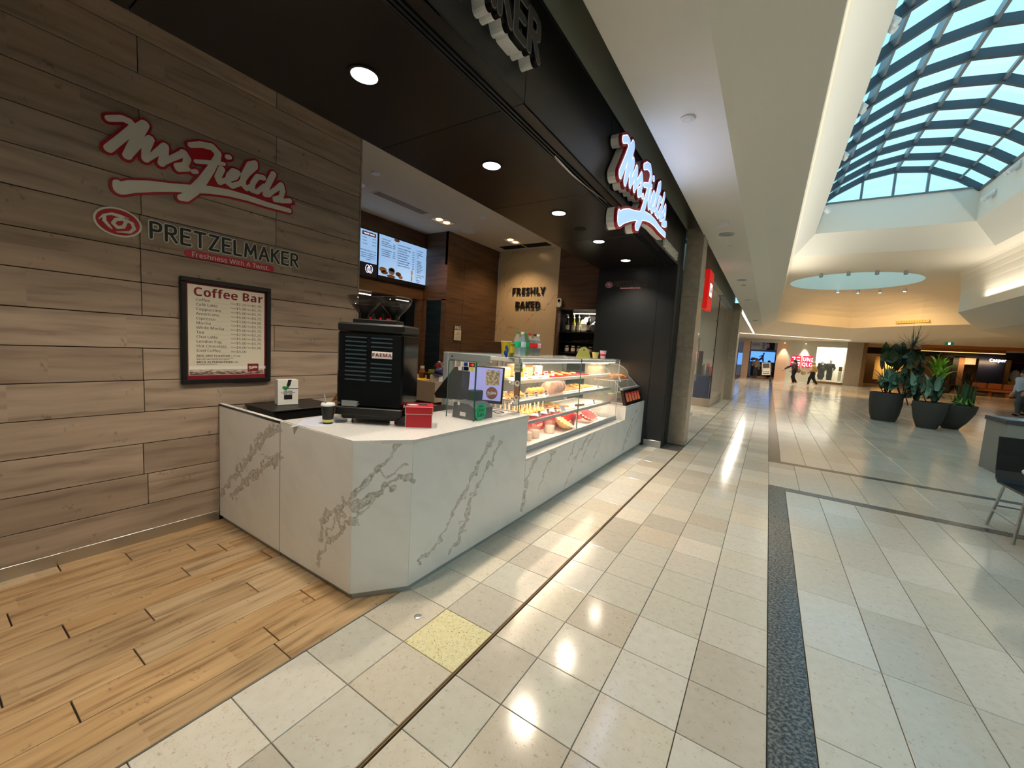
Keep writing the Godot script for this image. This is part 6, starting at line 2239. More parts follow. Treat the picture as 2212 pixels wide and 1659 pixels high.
	var add_more := func(called: String, group: String, label: String, list: Array, dark := false) -> void:
		for s in list:
			var o := dup(cookie, called, label, s[0], s[1], group)
			if s.size() > 2:
				o.rotation = s[2]
			if dark:
				(o.get_child(0) as MeshInstance3D).material_override = M.cake_brown
	var list := []
	for k in 7:
		list.append([V(-2.02 - 0.02 * (k % 2), 1.045, -3.5 - 0.042 * k), 0.0, Vector3(1.25, 0.3, 0.1)])
	add_more.call("standing_cookie", "row of upright cookies on the middle shelf", "orange cookie standing upright in a row on the case's middle shelf", list)
	list = []
	for k in 20:
		list.append([V(-2.2 + 0.075 * (k % 4) + r.randf() * 0.02, 1.008 + 0.014 * (k % 3), -3.04 - 0.1 * (k / 4) + r.randf() * 0.02), r.randf() * TAU])
	add_more.call("heaped_cookie", "cookies heaped at the near end of the middle shelf", "cookie heaped at the near end of the case's middle shelf", list)
	list = []
	for k in 33:
		list.append([V(-2.25 + 0.1 * (k % 3) + r.randf() * 0.02, 1.008 + 0.01 * (k % 2), -4.2 - 0.105 * (k / 3)), r.randf() * TAU])
	add_more.call("small_cookie", "cookies on the white tray of the middle shelf", "cookie lying on the white tray at the far end of the middle shelf", list, false)
	list = []
	for k in 9:
		list.append([V(-2.25 + 0.11 * (k % 3), 0.81, -4.2 - 0.12 * (k / 3)), r.randf() * TAU])
	add_more.call("pale_cookie", "pale cookies on the lower tray", "pale cookie lying on the white tray of the case's lower shelf", list)
	var dk := MB.new()
	for k in 8:
		dk.ball(V(-2.0 + r.randf() * 0.08, 0.82, -4.72 + r.randf() * 0.16), V(0.02, 0.012, 0.022), 8, 5)
	var dkt := thing("brownie_bites", "small dark heap of brownie bites on the white lower tray", "brownies")
	dkt.set_meta("kind", "stuff")
	obj("bites", dk, M.cookie_dark, dkt)
	# big cookies in clear wrap
	var wrapm := model("wrapped cookie")
	lathe_obj("biscuit", [Vector2(0, 0), Vector2(0.07, 0), Vector2(0.082, 0.01), Vector2(0.075, 0.022), Vector2(0, 0.03)], M.cake_brown, wrapm, Vector3.ZERO, 20)
	var wr := MB.new()
	wr.lathe([Vector2(0.0, -0.004), Vector2(0.092, -0.002), Vector2(0.1, 0.012), Vector2(0.085, 0.03), Vector2(0, 0.037)], 14)
	obj("wrap", wr, M.jar_glass, wrapm)
	spots = []
	for k in 4:
		spots.append([V(-1.98, 1.065, -3.86 - 0.075 * k), 0.0, ["first big wrapped cookie, leaning on the orange row of the middle shelf", "second big wrapped cookie leaning on the middle shelf", "third big wrapped cookie leaning on the middle shelf", "last big grey wrapped cookie, lowest of the leaning row on the middle shelf"][k]])
	copies_of(wrapm, "wrapped_cookie", "big wrapped cookies leaning on the middle shelf", spots)
	for o in get_children():
		if String(o.name).begins_with("wrapped_cookie"):
			o.rotation = Vector3(1.0, 0.35, 0.15)
	# cookie pops on sticks
	var pop := model("cookie pop")
	var st := MB.new()
	st.cyl(V(0, 0.03, 0), V(0.004, 0.15, 0.004), 0.0035, 6)
	obj("stick", st, M.icing, pop)
	var bl := MB.new()
	bl.ball(V(0, 0.028, 0), V(0.026, 0.03, 0.026), 10, 7)
	obj("biscuit", bl, M.cake_yellow, pop)
	var sp2 := MB.new()
	for k in 8:
		var an := r.randf() * TAU
		sp2.ball(V(cos(an) * 0.023, 0.02 + r.randf() * 0.02, sin(an) * 0.023), V(0.005, 0.005, 0.005), 5, 3)
	obj("sprinkles", sp2, M.cookie, pop)
	spots = []
	for k in 50:
		var jx := r.randf() * 0.02
		var jz := r.randf() * 0.02
		spots.append([V(-2.24 + 0.056 * (k % 5) + jx, 0.807, -3.06 - 0.082 * (k / 5) + jz), r.randf() * TAU, "nut-covered cookie pop on a white stick on the red lower tray"])
	copies_of(pop, "cookie_pop", "cookie pops on the red lower tray", spots)
	# ---- bottom deck
	var jar := make_jar(0.062, 0.16, 0.03)
	jar.set_meta("category", "jar")
	var fill := MB.new()
	fill.lathe([Vector2(0, 0.004), Vector2(0.05, 0.006), Vector2(0.054, 0.02), Vector2(0.054, 0.085), Vector2(0, 0.09)], 16, Transform3D(), true)
	obj("sweets", fill, M.icing, jar)
	copies_of(jar, "sweet_jar", "red lidded sweet jars on the case's bottom deck", [
		[V(-1.98, 0.555, -3.32), 0.0, "red lidded clear jar behind the dark red mug on the case's bottom deck"],
		[V(-2.0, 0.555, -3.47), 0.5, "second red lidded clear jar on the bottom deck"],
		[V(-2.0, 0.555, -3.63), 1.0, "third red lidded clear jar on the bottom deck"],
		[V(-2.0, 0.555, -3.98), 1.5, "red lidded jar of sticks beside the white lace basket on the bottom deck"],
		[V(-1.92, 0.555, -3.12), 2.0, "red lidded jar at the bottom deck's near end, cut by the counter step"]])
	var mug := thing("red_mug", "dark red travel mug with a white ring logo on the case's bottom deck", "mug", V(-1.9, 0.555, -3.21))
	lathe_obj("body", [Vector2(0, 0), Vector2(0.032, 0), Vector2(0.034, 0.005), Vector2(0.042, 0.15), Vector2(0.038, 0.152), Vector2(0, 0.15)], M.deep_red, mug)
	lathe_obj("lid", [Vector2(0.044, 0.148), Vector2(0.045, 0.16), Vector2(0.038, 0.172), Vector2(0, 0.172)], M.bright_red, mug, Vector3.ZERO, 20, false)
	var lg := MB.new()
	emblem_lines(lg, Transform3D(Basis(V(0.5, 0, -0.866), V(0, 1, 0), V(0.866, 0, 0.5)), V(0.033, 0.08, 0.019)), 0.026, 0.0, 0.004)
	obj("ring_logo", lg, M.paper, mug)
	var tin := func(label: String, at: Vector3, sz: Vector3, m: Material) -> void:
		var t := thing("gift_tin", label, "tin", at)
		box_obj("body", V(-sz.x / 2, 0, -sz.z / 2), V(sz.x / 2, sz.y * 0.75, sz.z / 2), m, t, 0.006)
		box_obj("lid", V(-sz.x / 2 - 0.003, sz.y * 0.74, -sz.z / 2 - 0.003), V(sz.x / 2 + 0.003, sz.y, sz.z / 2 + 0.003), m, t, 0.006)
		box_obj("band", V(sz.x / 2, sz.y * 0.3, -sz.z * 0.3), V(sz.x / 2 + 0.002, sz.y * 0.5, sz.z * 0.3), M.icing, t, 0.0)
	tin.call("red gift tin behind the bucket on the case's bottom deck", V(-2.2, 0.555, -4.35), V(0.22, 0.2, 0.26), M.bright_red)
	tin.call("red gift box at the far end of the case's bottom deck", V(-2.25, 0.555, -5.1), V(0.26, 0.21, 0.24), M.bright_red)
	tin.call("low red tin beside the jar of sticks on the bottom deck", V(-2.25, 0.555, -4.02), V(0.2, 0.16, 0.2), M.tray_red)
	tin.call("yellow box behind the jars on the bottom deck", V(-2.35, 0.555, -3.3), V(0.14, 0.16, 0.14), M.yellow)
	tin.call("orange box behind the jars on the bottom deck", V(-2.35, 0.555, -3.55), V(0.14, 0.17, 0.18), M.orange)
	var bk := thing("red_bucket", "red gift bucket with white script, tapering, on the case's bottom deck", "bucket", V(-1.98, 0.555, -4.42))
	lathe_obj("body", [Vector2(0, 0), Vector2(0.07, 0), Vector2(0.1, 0.17), Vector2(0.104, 0.175), Vector2(0.096, 0.172), Vector2(0.066, 0.01), Vector2(0, 0.01)], M.red, bk, Vector3.ZERO, 28, false)
	var bks := MB.new()
	script_strokes(bks, Transform3D(Basis(V(0.35, 0, -0.937), V(-0.16, 0.985, -0.06), V(0.937, 0.17, 0.35)), V(0.06, 0.075, 0.075)), 0.1, 0.0, 0.004, 0.0)
	obj("script", bks, M.paper, bk)
	var bag := func(called: String, label: String, at: Vector3, s: float, m: Material) -> void:
		var t := thing(called, label, "gift bag", at)
		lathe_obj("sack", [Vector2(0, 0), Vector2(0.06 * s, 0.0), Vector2(0.072 * s, 0.04 * s), Vector2(0.055 * s, 0.11 * s), Vector2(0.025 * s, 0.145 * s), Vector2(0.05 * s, 0.18 * s), Vector2(0.06 * s, 0.2 * s)], m, t, Vector3.ZERO, 14)
		lathe_obj("ribbon", [Vector2(0.03 * s, 0.14 * s), Vector2(0.032 * s, 0.155 * s)], M.red, t, Vector3.ZERO, 14)
		var fr := MB.new()
		for k in 9:
			fr.ball(V(cos(k * 0.7) * 0.045 * s, 0.19 * s + 0.01 * (k % 2), sin(k * 0.7) * 0.045 * s), V(0.018, 0.014, 0.018) * s, 6, 4)
		obj("frill", fr, M.icing, t)
	bag.call("gift_sack", "clear gift sack with a white frill behind the red bucket", V(-2.05, 0.555, -4.68), 1.15, M.jar_glass)
	var lace := func(label: String, at: Vector3, m: Material, turn: float) -> void:
		var t := thing("lace_basket", label, "basket", at, turn)
		var cone := MB.new()
		cone.lathe([Vector2(0.05, 0.0), Vector2(0.1, 0.03), Vector2(0.13, 0.07), Vector2(0.12, 0.065), Vector2(0.045, 0.01), Vector2(0, 0.008)], 20, Transform3D(Basis(V(0, 0, 1), -0.5), V(0, 0.035, 0)))
		obj("bowl", cone, m, t)
		var fr := MB.new()
		for k in 18:
			var an := TAU * k / 18
			fr.ball(Transform3D(Basis(V(0, 0, 1), -0.5), V(0, 0.035, 0)) * V(cos(an) * 0.128, 0.07, sin(an) * 0.128), V(0.016, 0.01, 0.016), 6, 4)
		obj("frill", fr, M.icing, t)
	lace.call("white lace-edged basket leaning on the glass of the case's bottom deck", V(-1.97, 0.575, -4.2), M.cake_yellow, 0.4)
	lace.call("red patterned lace-edged basket leaning at the far end of the bottom deck", V(-1.98, 0.575, -4.98), M.tray_red, -0.3)
	build_case_top()
	build_hot_case()

func bottle(called: String, label: String, at: Vector3, gl: Material, drink: Material, cap: Material, band: Material) -> void:
	var b := thing(called, label, "bottle", at)
	lathe_obj("glass", [Vector2(0, 0), Vector2(0.028, 0), Vector2(0.032, 0.008), Vector2(0.031, 0.05), Vector2(0.034, 0.09), Vector2(0.034, 0.125), Vector2(0.026, 0.165), Vector2(0.0135, 0.195), Vector2(0.0135, 0.208)], gl, b, Vector3.ZERO, 20)
	if drink:
		lathe_obj("drink", [Vector2(0, 0.003), Vector2(0.027, 0.003), Vector2(0.03, 0.01), Vector2(0.029, 0.05), Vector2(0.032, 0.09), Vector2(0.032, 0.125), Vector2(0.025, 0.16), Vector2(0, 0.165)], drink, b, Vector3.ZERO, 16)
	lathe_obj("label_band", [Vector2(0.0348, 0.083), Vector2(0.0352, 0.085), Vector2(0.0352, 0.13), Vector2(0.0345, 0.132)], band, b, Vector3.ZERO, 20)
	lathe_obj("cap", [Vector2(0.0155, 0.205), Vector2(0.0155, 0.224), Vector2(0.014, 0.226), Vector2(0, 0.226)], cap, b, Vector3.ZERO, 16, false)

func build_case_top() -> void:
	var y := 1.4125
	var cup := paper_cup("yellow_cup", "large yellow and blue paper cup standing on the display case", V(-1.855, y, -2.78), 0.122, 0.043, M.yellow, null)
	var art := MB.new()
	for s in [[0.2, 0.02, 0.03], [0.35, 0.05, 0.02], [-0.1, 0.03, 0.022], [0.1, 0.075, 0.018]]:
		art.ball(V(sin(s[0] + 0.6) * (0.031 + 0.011 * s[1] / 0.12), s[1], cos(s[0] + 0.6) * (0.031 + 0.011 * s[1] / 0.12)), V(0.012, s[2], 0.012), 8, 6)
	obj("blue_print", art, M.blue, cup)
	lathe_obj("white_print", [Vector2(0.0313, 0.002), Vector2(0.0335, 0.025)], M.paper, cup, Vector3.ZERO, 24)
	lathe_obj("rim", [Vector2(0.0425, 0.121), Vector2(0.0455, 0.1245), Vector2(0.0425, 0.126)], M.paper, cup, Vector3.ZERO, 24, false)
	var can := thing("drink_can", "green and yellow drink can beside the yellow cup on the display case", "can", V(-1.9, y, -2.93))
	lathe_obj("body", [Vector2(0, 0.002), Vector2(0.024, 0.0), Vector2(0.03, 0.01), Vector2(0.03, 0.108), Vector2(0.025, 0.118)], M.syrup_green, can, Vector3.ZERO, 20, false)
	lathe_obj("band", [Vector2(0.0306, 0.03), Vector2(0.0306, 0.085)], M.yellow, can)
	lathe_obj("lid", [Vector2(0.026, 0.117), Vector2(0.026, 0.121), Vector2(0.023, 0.119), Vector2(0, 0.119)], M.aluminium, can, Vector3.ZERO, 20, false)
	bottle("soda_bottle", "clear soda bottle with a green cap and green label, left end of the bottle row", V(-1.945, y, -3.1), M.bottle_clear, null, M.green, M.uber_green)
	bottle("water_bottle", "blue water bottle with a pale label, second in the bottle row", V(-1.965, y, -3.215), M.bottle_blue, null, M.paper, M.paper_blue)
	bottle("soda_bottle", "green soda bottle with a green cap and label, in the middle of the bottle row", V(-1.995, y, -3.335), M.bottle_green, null, M.green, M.green)
	bottle("cola_bottle", "cola bottle with a red cap and a red and white label, before the green bottle", V(-2.02, y, -3.45), M.bottle_clear, M.cola, M.bright_red, M.bright_red)
	bottle("cola_bottle", "cola bottle with a black cap and a red label, second from the row's far end", V(-2.04, y, -3.58), M.bottle_clear, M.cola, M.ink, M.bright_red)
	bottle("cola_bottle", "cola bottle with a white cap and pale label, last in the bottle row", V(-2.07, y, -3.7), M.bottle_clear, M.cola, M.paper, M.pink)
	# price bell shaped yellow card
	var yc := thing("yellow_card", "pale yellow bell-shaped card standing on the far end of the display case", "card", V(-1.80, y, -4.31), deg_to_rad(62))
	var pl := PackedVector2Array([Vector2(-0.098, 0), Vector2(0.098, 0), Vector2(0.105, 0.02), Vector2(0.06, 0.105), Vector2(0.035, 0.125), Vector2(0, 0.13), Vector2(-0.035, 0.125), Vector2(-0.06, 0.105), Vector2(-0.105, 0.02)])
	var cm := MB.new()
	cm.prism(pl, Transform3D(), -0.002, 0.002)
	obj("card", cm, M.pale_yellow, yc)
	var ho := MB.new()
	ho.prism(oval(0, 0.095, 0.008, 0.011, 14), Transform3D(), -0.0025, 0.0026)
	obj("mark", ho, M.ink, yc)
	box_obj("foot", V(-0.06, 0, -0.03), V(0.06, 0.004, 0.03), M.pale_yellow, yc, 0.001)
	var p1 := paper_cup("sample_cup", "small yellow and red sample cup on the display case beside the yellow card", V(-1.83, y, -4.76), 0.072, 0.042, M.pale_yellow, null)
	lathe_obj("red_print", [Vector2(0.0318, 0.01), Vector2(0.0362, 0.038)], M.red, p1, Vector3.ZERO, 24)
	lathe_obj("rim", [Vector2(0.0415, 0.071), Vector2(0.0445, 0.0745), Vector2(0.0415, 0.076)], M.paper, p1, Vector3.ZERO, 24, false)
	var p2 := paper_cup("sample_cup", "small pink sample cup at the display case's far corner", V(-1.83, y, -5.03), 0.098, 0.042, M.pink, null)
	lathe_obj("pink_print", [Vector2(0.0345, 0.035), Vector2(0.0385, 0.058)], M.tray_red, p2, Vector3.ZERO, 24)
	lathe_obj("rim", [Vector2(0.0415, 0.097), Vector2(0.0445, 0.1005), Vector2(0.0415, 0.102)], M.paper, p2, Vector3.ZERO, 24, false)

func build_hot_case() -> void:
	var c := thing("hot_case", "curved glass warmer on the raised counter end, with red food pictures on its front", "warmer", V(0, 0.74, 0))
	var z0 := -5.74
	var z1 := -6.60
	# curved pane: profile in (x, y)
	var prof := []
	for k in 9:
		var w := PI / 2 * k / 8.0
		prof.append(Vector2(-2.3 + 0.36 * sin(w), 0.40 + 0.19 * cos(w)))
	prof.append(Vector2(-1.765, 0.235))
	prof.append(Vector2(-1.735, 0.225))
	for z in [z0, z1]:
		var side := PackedVector2Array([Vector2(-2.34, 0.59)])
		side.append_array(PackedVector2Array(prof))
		side.append_array(PackedVector2Array([Vector2(-1.69, 0.01), Vector2(-2.34, 0.01)]))
		side.reverse()
		var mb := MB.new()
		mb.prism(side, on_z(0, 0, z), -0.003, 0.003, false)
		obj("side_pane", mb, M.case_glass, c)
		var eg := MB.new()
		for k in range(1, prof.size() - 1):
			eg.cyl(V(prof[k - 1].x, prof[k - 1].y, z), V(prof[k].x, prof[k].y, z), 0.0035, 6)
		obj("pane_edge", eg, M.aluminium, c)
	var fp := MB.new()
	for k in prof.size() - 2:
		fp.quad(V(prof[k].x, prof[k].y, z0), V(prof[k + 1].x, prof[k + 1].y, z0), V(prof[k + 1].x, prof[k + 1].y, z1), V(prof[k].x, prof[k].y, z1))
	obj("curved_pane", fp, M.case_glass, c)
	var lean := PackedVector2Array([Vector2(-1.775, 0.215), Vector2(-1.745, 0.225), Vector2(-1.672, 0.005), Vector2(-1.72, 0.005)])
	lean.reverse()
	var pn := MB.new()
	pn.prism(lean, on_z(0, 0, z1 - 0.01), 0.0, z0 - z1 + 0.02)
	obj("front_panel", pn, M.black_gloss, c)
	box_obj("steel_bar", V(-1.79, 0.215, z1 - 0.015), V(-1.74, 0.25, z0 + 0.015), M.aluminium, c, 0.006)
	var e := (Vector2(-1.672, 0.005) - Vector2(-1.745, 0.225)).normalized()
	var tr := Transform3D(Basis(V(0, 0, -1), V(-e.x, -e.y, 0), V(-e.y, e.x, 0)), V(-1.745, 0.225, 0))
	var n := noise(451, 0.12, 3)
	var tex := paint(64, 96, func(x: float, y: float) -> Color:
		var g := n.get_noise_2d(x, y)
		return C(150, 30, 30).lerp(C(232, 170, 110), clampf(0.3 + g * 1.8, 0, 1)) if y > 18 else C(170, 24, 30))
	var fm := mat("food_print", Color.WHITE, 0.4, 0.0, tex)
	fm.emission_enabled = true
	fm.emission_texture = tex
	fm.emission_operator = BaseMaterial3D.EMISSION_OP_MULTIPLY
	fm.emission = Color.WHITE
	fm.emission_energy_multiplier = 0.25
	for k in 5:
		var u := 5.80 + 0.148 * k
		var mb := MB.new()
		mb.quad_uv(tr * V(u, -0.185, 0.0012), tr * V(u + 0.115, -0.185, 0.0012), tr * V(u + 0.115, -0.05, 0.0012), tr * V(u, -0.05, 0.0012))
		obj("food_picture", mb, fm, c)
	box_obj("deck", V(-2.34, 0.0, z1), V(-1.72, 0.03, z0), M.steel, c, 0.003)
	box_obj("top_deck", V(-2.36, 0.575, z1), V(-2.2, 0.6, z0), M.steel, c, 0.003)
	box_obj("back", V(-2.36, 0.0, z1), V(-2.345, 0.59, z0), M.pedestal_stone, c, 0.003)
	box_obj("lamp_strip", V(-2.3, 0.565, z1 + 0.1), V(-2.26, 0.574, z0 - 0.1), M.lamp_warm, c, 0.0)
	area("hot_case_light", V(-2.28, 1.295, -6.17), V(0.3, -1, 0), 0.65, 0.04, C(255, 208, 150), 0.5)
	var rk := MB.new()
	for z in [z0 - 0.12, z1 + 0.12]:
		rk.tube([V(-2.2, 0.03, z), V(-2.2, 0.335, z), V(-1.9, 0.335, z), V(-1.9, 0.03, z)], 0.005, 6)
	obj("wire_rack", rk, M.chrome, c)
	box_obj("rack_shelf", V(-2.22, 0.335, z1 + 0.08), V(-1.89, 0.345, z0 - 0.08), M.white_plastic, c, 0.002)
	var tray := thing("pretzel_tray", "wooden tray of glossy orange pretzels on the warmer's upper rack", "tray", V(-2.06, 1.086, -6.17))
	box_obj("board", V(-0.16, 0, -0.33), V(0.16, 0.015, 0.33), M.cake_brown, tray, 0.004)
	var pz := model("pretzel")
	var tb := MB.new()
	var path := []
	for j in 25:
		var an := TAU * j / 24.0
		path.append(V(0.05 * sin(an) + 0.02 * sin(2 * an), 0.018 + 0.006 * cos(2 * an), 0.045 * cos(an)))
	tb.tube(path, 0.014, 8)
	tb.tube([V(-0.04, 0.022, -0.02), V(0.0, 0.032, 0.0), V(0.045, 0.02, 0.02)], 0.012, 8)
	tb.tube([V(0.04, 0.022, -0.02), V(0.0, 0.034, 0.0), V(-0.045, 0.02, 0.02)], 0.012, 8)
	obj("twist", tb, M.pretzel, pz)
	var spots := []
	for k in 15:
		spots.append([V(-2.15 + 0.09 * (k % 3), 1.101 + 0.02 * (k % 2), -5.9 - 0.125 * (k / 3)), 0.6 * k, "glossy orange pretzel on the wooden tray in the warmer"])
	copies_of(pz, "pretzel", "pretzels on the wooden tray in the warmer", spots)
	var tg := box_obj("warmer_card", V(-0.001, 0, -0.03), V(0.001, 0.1, 0.03), M.paper, null, 0.0, Transform3D(Basis(V(0, 0, 1), 0.4), Vector3.ZERO))
	tg.position = V(-1.87, 1.06, -6.0)
	tag(tg, "white slanted price card hooked on the warmer's curved glass", "card")
	var s1 := MB.new()
	s1.lathe([Vector2(0, 0), Vector2(0.045, 0), Vector2(0.05, 0.09), Vector2(0.05, 0.1), Vector2(0, 0.1)], 16)
	var d1 := thing("dip_cup", "small brown dip cup with a yellow lid on the warmer's deck", "cup", V(-1.98, 0.771, -5.95), 0, "dip cups on the warmer's deck")
	obj("body", s1, M.cake_brown, d1)
	lathe_obj("lid", [Vector2(0.052, 0.098), Vector2(0.052, 0.112), Vector2(0, 0.112)], M.pale_yellow, d1)
	dup(d1, "dip_cup", "second small brown dip cup on the warmer's deck, under the wire rack", V(-2.0, 0.771, -6.12), 0.4)
	dup(d1, "dip_cup", "third small brown dip cup on the warmer's deck, by the black panel", V(-1.95, 0.771, -6.3), 0.9)

# smooth body from tapered bones [a, b, radius a, radius b], meshed as surface nets
func flesh(bones: Array, cell: float, k := 26.0) -> MB:
	var lo := V(1e9, 1e9, 1e9)
	var hi := -lo
	for b in bones:
		var r: float = maxf(b[2], b[3]) + cell * 3
		for p in [b[0], b[1]]:
			lo = lo.min(p - V(r, r, r))
			hi = hi.max(p + V(r, r, r))
	var nx := int((hi.x - lo.x) / cell) + 2
	var ny := int((hi.y - lo.y) / cell) + 2
	var nz := int((hi.z - lo.z) / cell) + 2
	var f := PackedFloat32Array()
	f.resize(nx * ny * nz)
	for b in bones:
		var a: Vector3 = b[0]
		var e: Vector3 = b[1]
		var r: float = maxf(b[2], b[3]) + cell * 2.5
		var ab := e - a
		var l2 := maxf(ab.length_squared(), 1e-9)
		var i0 := ((a.min(e) - V(r, r, r) - lo) / cell)
		var i1 := ((a.max(e) + V(r, r, r) - lo) / cell)
		for z in range(maxi(0, int(i0.z)), mini(nz, int(i1.z) + 1)):
			for y in range(maxi(0, int(i0.y)), mini(ny, int(i1.y) + 1)):
				for x in range(maxi(0, int(i0.x)), mini(nx, int(i1.x) + 1)):
					var p := lo + V(x, y, z) * cell
					var t := clampf((p - a).dot(ab) / l2, 0, 1)
					var d: float = (p - a - ab * t).length() - lerpf(b[2], b[3], t)
					f[(z * ny + y) * nx + x] += exp(-k * d)
	var mb := MB.new()
	var vid := {}
	var pos := []
	var val := func(x: int, y: int, z: int) -> float:
		return f[(z * ny + y) * nx + x] - 1.0
	for z in nz - 1:
		for y in ny - 1:
			for x in nx - 1:
				var c := []
				var s := 0
				for q in 8:
					var v: float = f[((z + (q >> 2)) * ny + y + ((q >> 1) & 1)) * nx + x + (q & 1)] - 1.0
					c.append(v)
					if v > 0:
						s += 1
				if s == 0 or s == 8:
					continue
				var sum := Vector3.ZERO
				var n := 0
				for e in [[0, 1], [2, 3], [4, 5], [6, 7], [0, 2], [1, 3], [4, 6], [5, 7], [0, 4], [1, 5], [2, 6], [3, 7]]:
					var a: float = c[e[0]]
					var b: float = c[e[1]]
					if (a > 0) != (b > 0):
						var t := a / (a - b)
						var pa := V(e[0] & 1, (e[0] >> 1) & 1, e[0] >> 2)
						var pb := V(e[1] & 1, (e[1] >> 1) & 1, e[1] >> 2)
						sum += pa.lerp(pb, clampf(t, 0.05, 0.95))
						n += 1
				vid[V(x, y, z)] = pos.size()
				pos.append([lo + (V(x, y, z) + sum / n) * cell, Vector3.ZERO])
	var quads := []
	for key in vid:
		var x := int(key.x)
		var y := int(key.y)
		var z := int(key.z)
		if x < 1 or y < 1 or z < 1:
			continue
		for ax in 3:
			var d := [V(1, 0, 0), V(0, 1, 0), V(0, 0, 1)][ax] as Vector3
			var v0: float = val.call(x, y, z)
			var v1: float = val.call(x + int(d.x), y + int(d.y), z + int(d.z))
			if (v0 > 0) == (v1 > 0):
				continue
			var u := [V(0, 1, 0), V(0, 0, 1), V(1, 0, 0)][ax] as Vector3
			var w := [V(0, 0, 1), V(1, 0, 0), V(0, 1, 0)][ax] as Vector3
			var ids := []
			for o in [Vector3.ZERO, -u, -u - w, -w]:
				if vid.has(key + o):
					ids.append(vid[key + o])
			if ids.size() == 4:
				if v0 < 0:
					ids.reverse()
				quads.append(ids)
	for q in quads:
		var nn: Vector3 = (pos[q[2]][0] - pos[q[0]][0]).cross(pos[q[3]][0] - pos[q[1]][0])
		for i in q:
			pos[i][1] += nn
	for q in quads:
		mb.squad([pos[q[0]][0], pos[q[1]][0], pos[q[2]][0], pos[q[3]][0]], [pos[q[0]][1].normalized(), pos[q[1]][1].normalized(), pos[q[2]][1].normalized(), pos[q[3]][1].normalized()])
	return mb

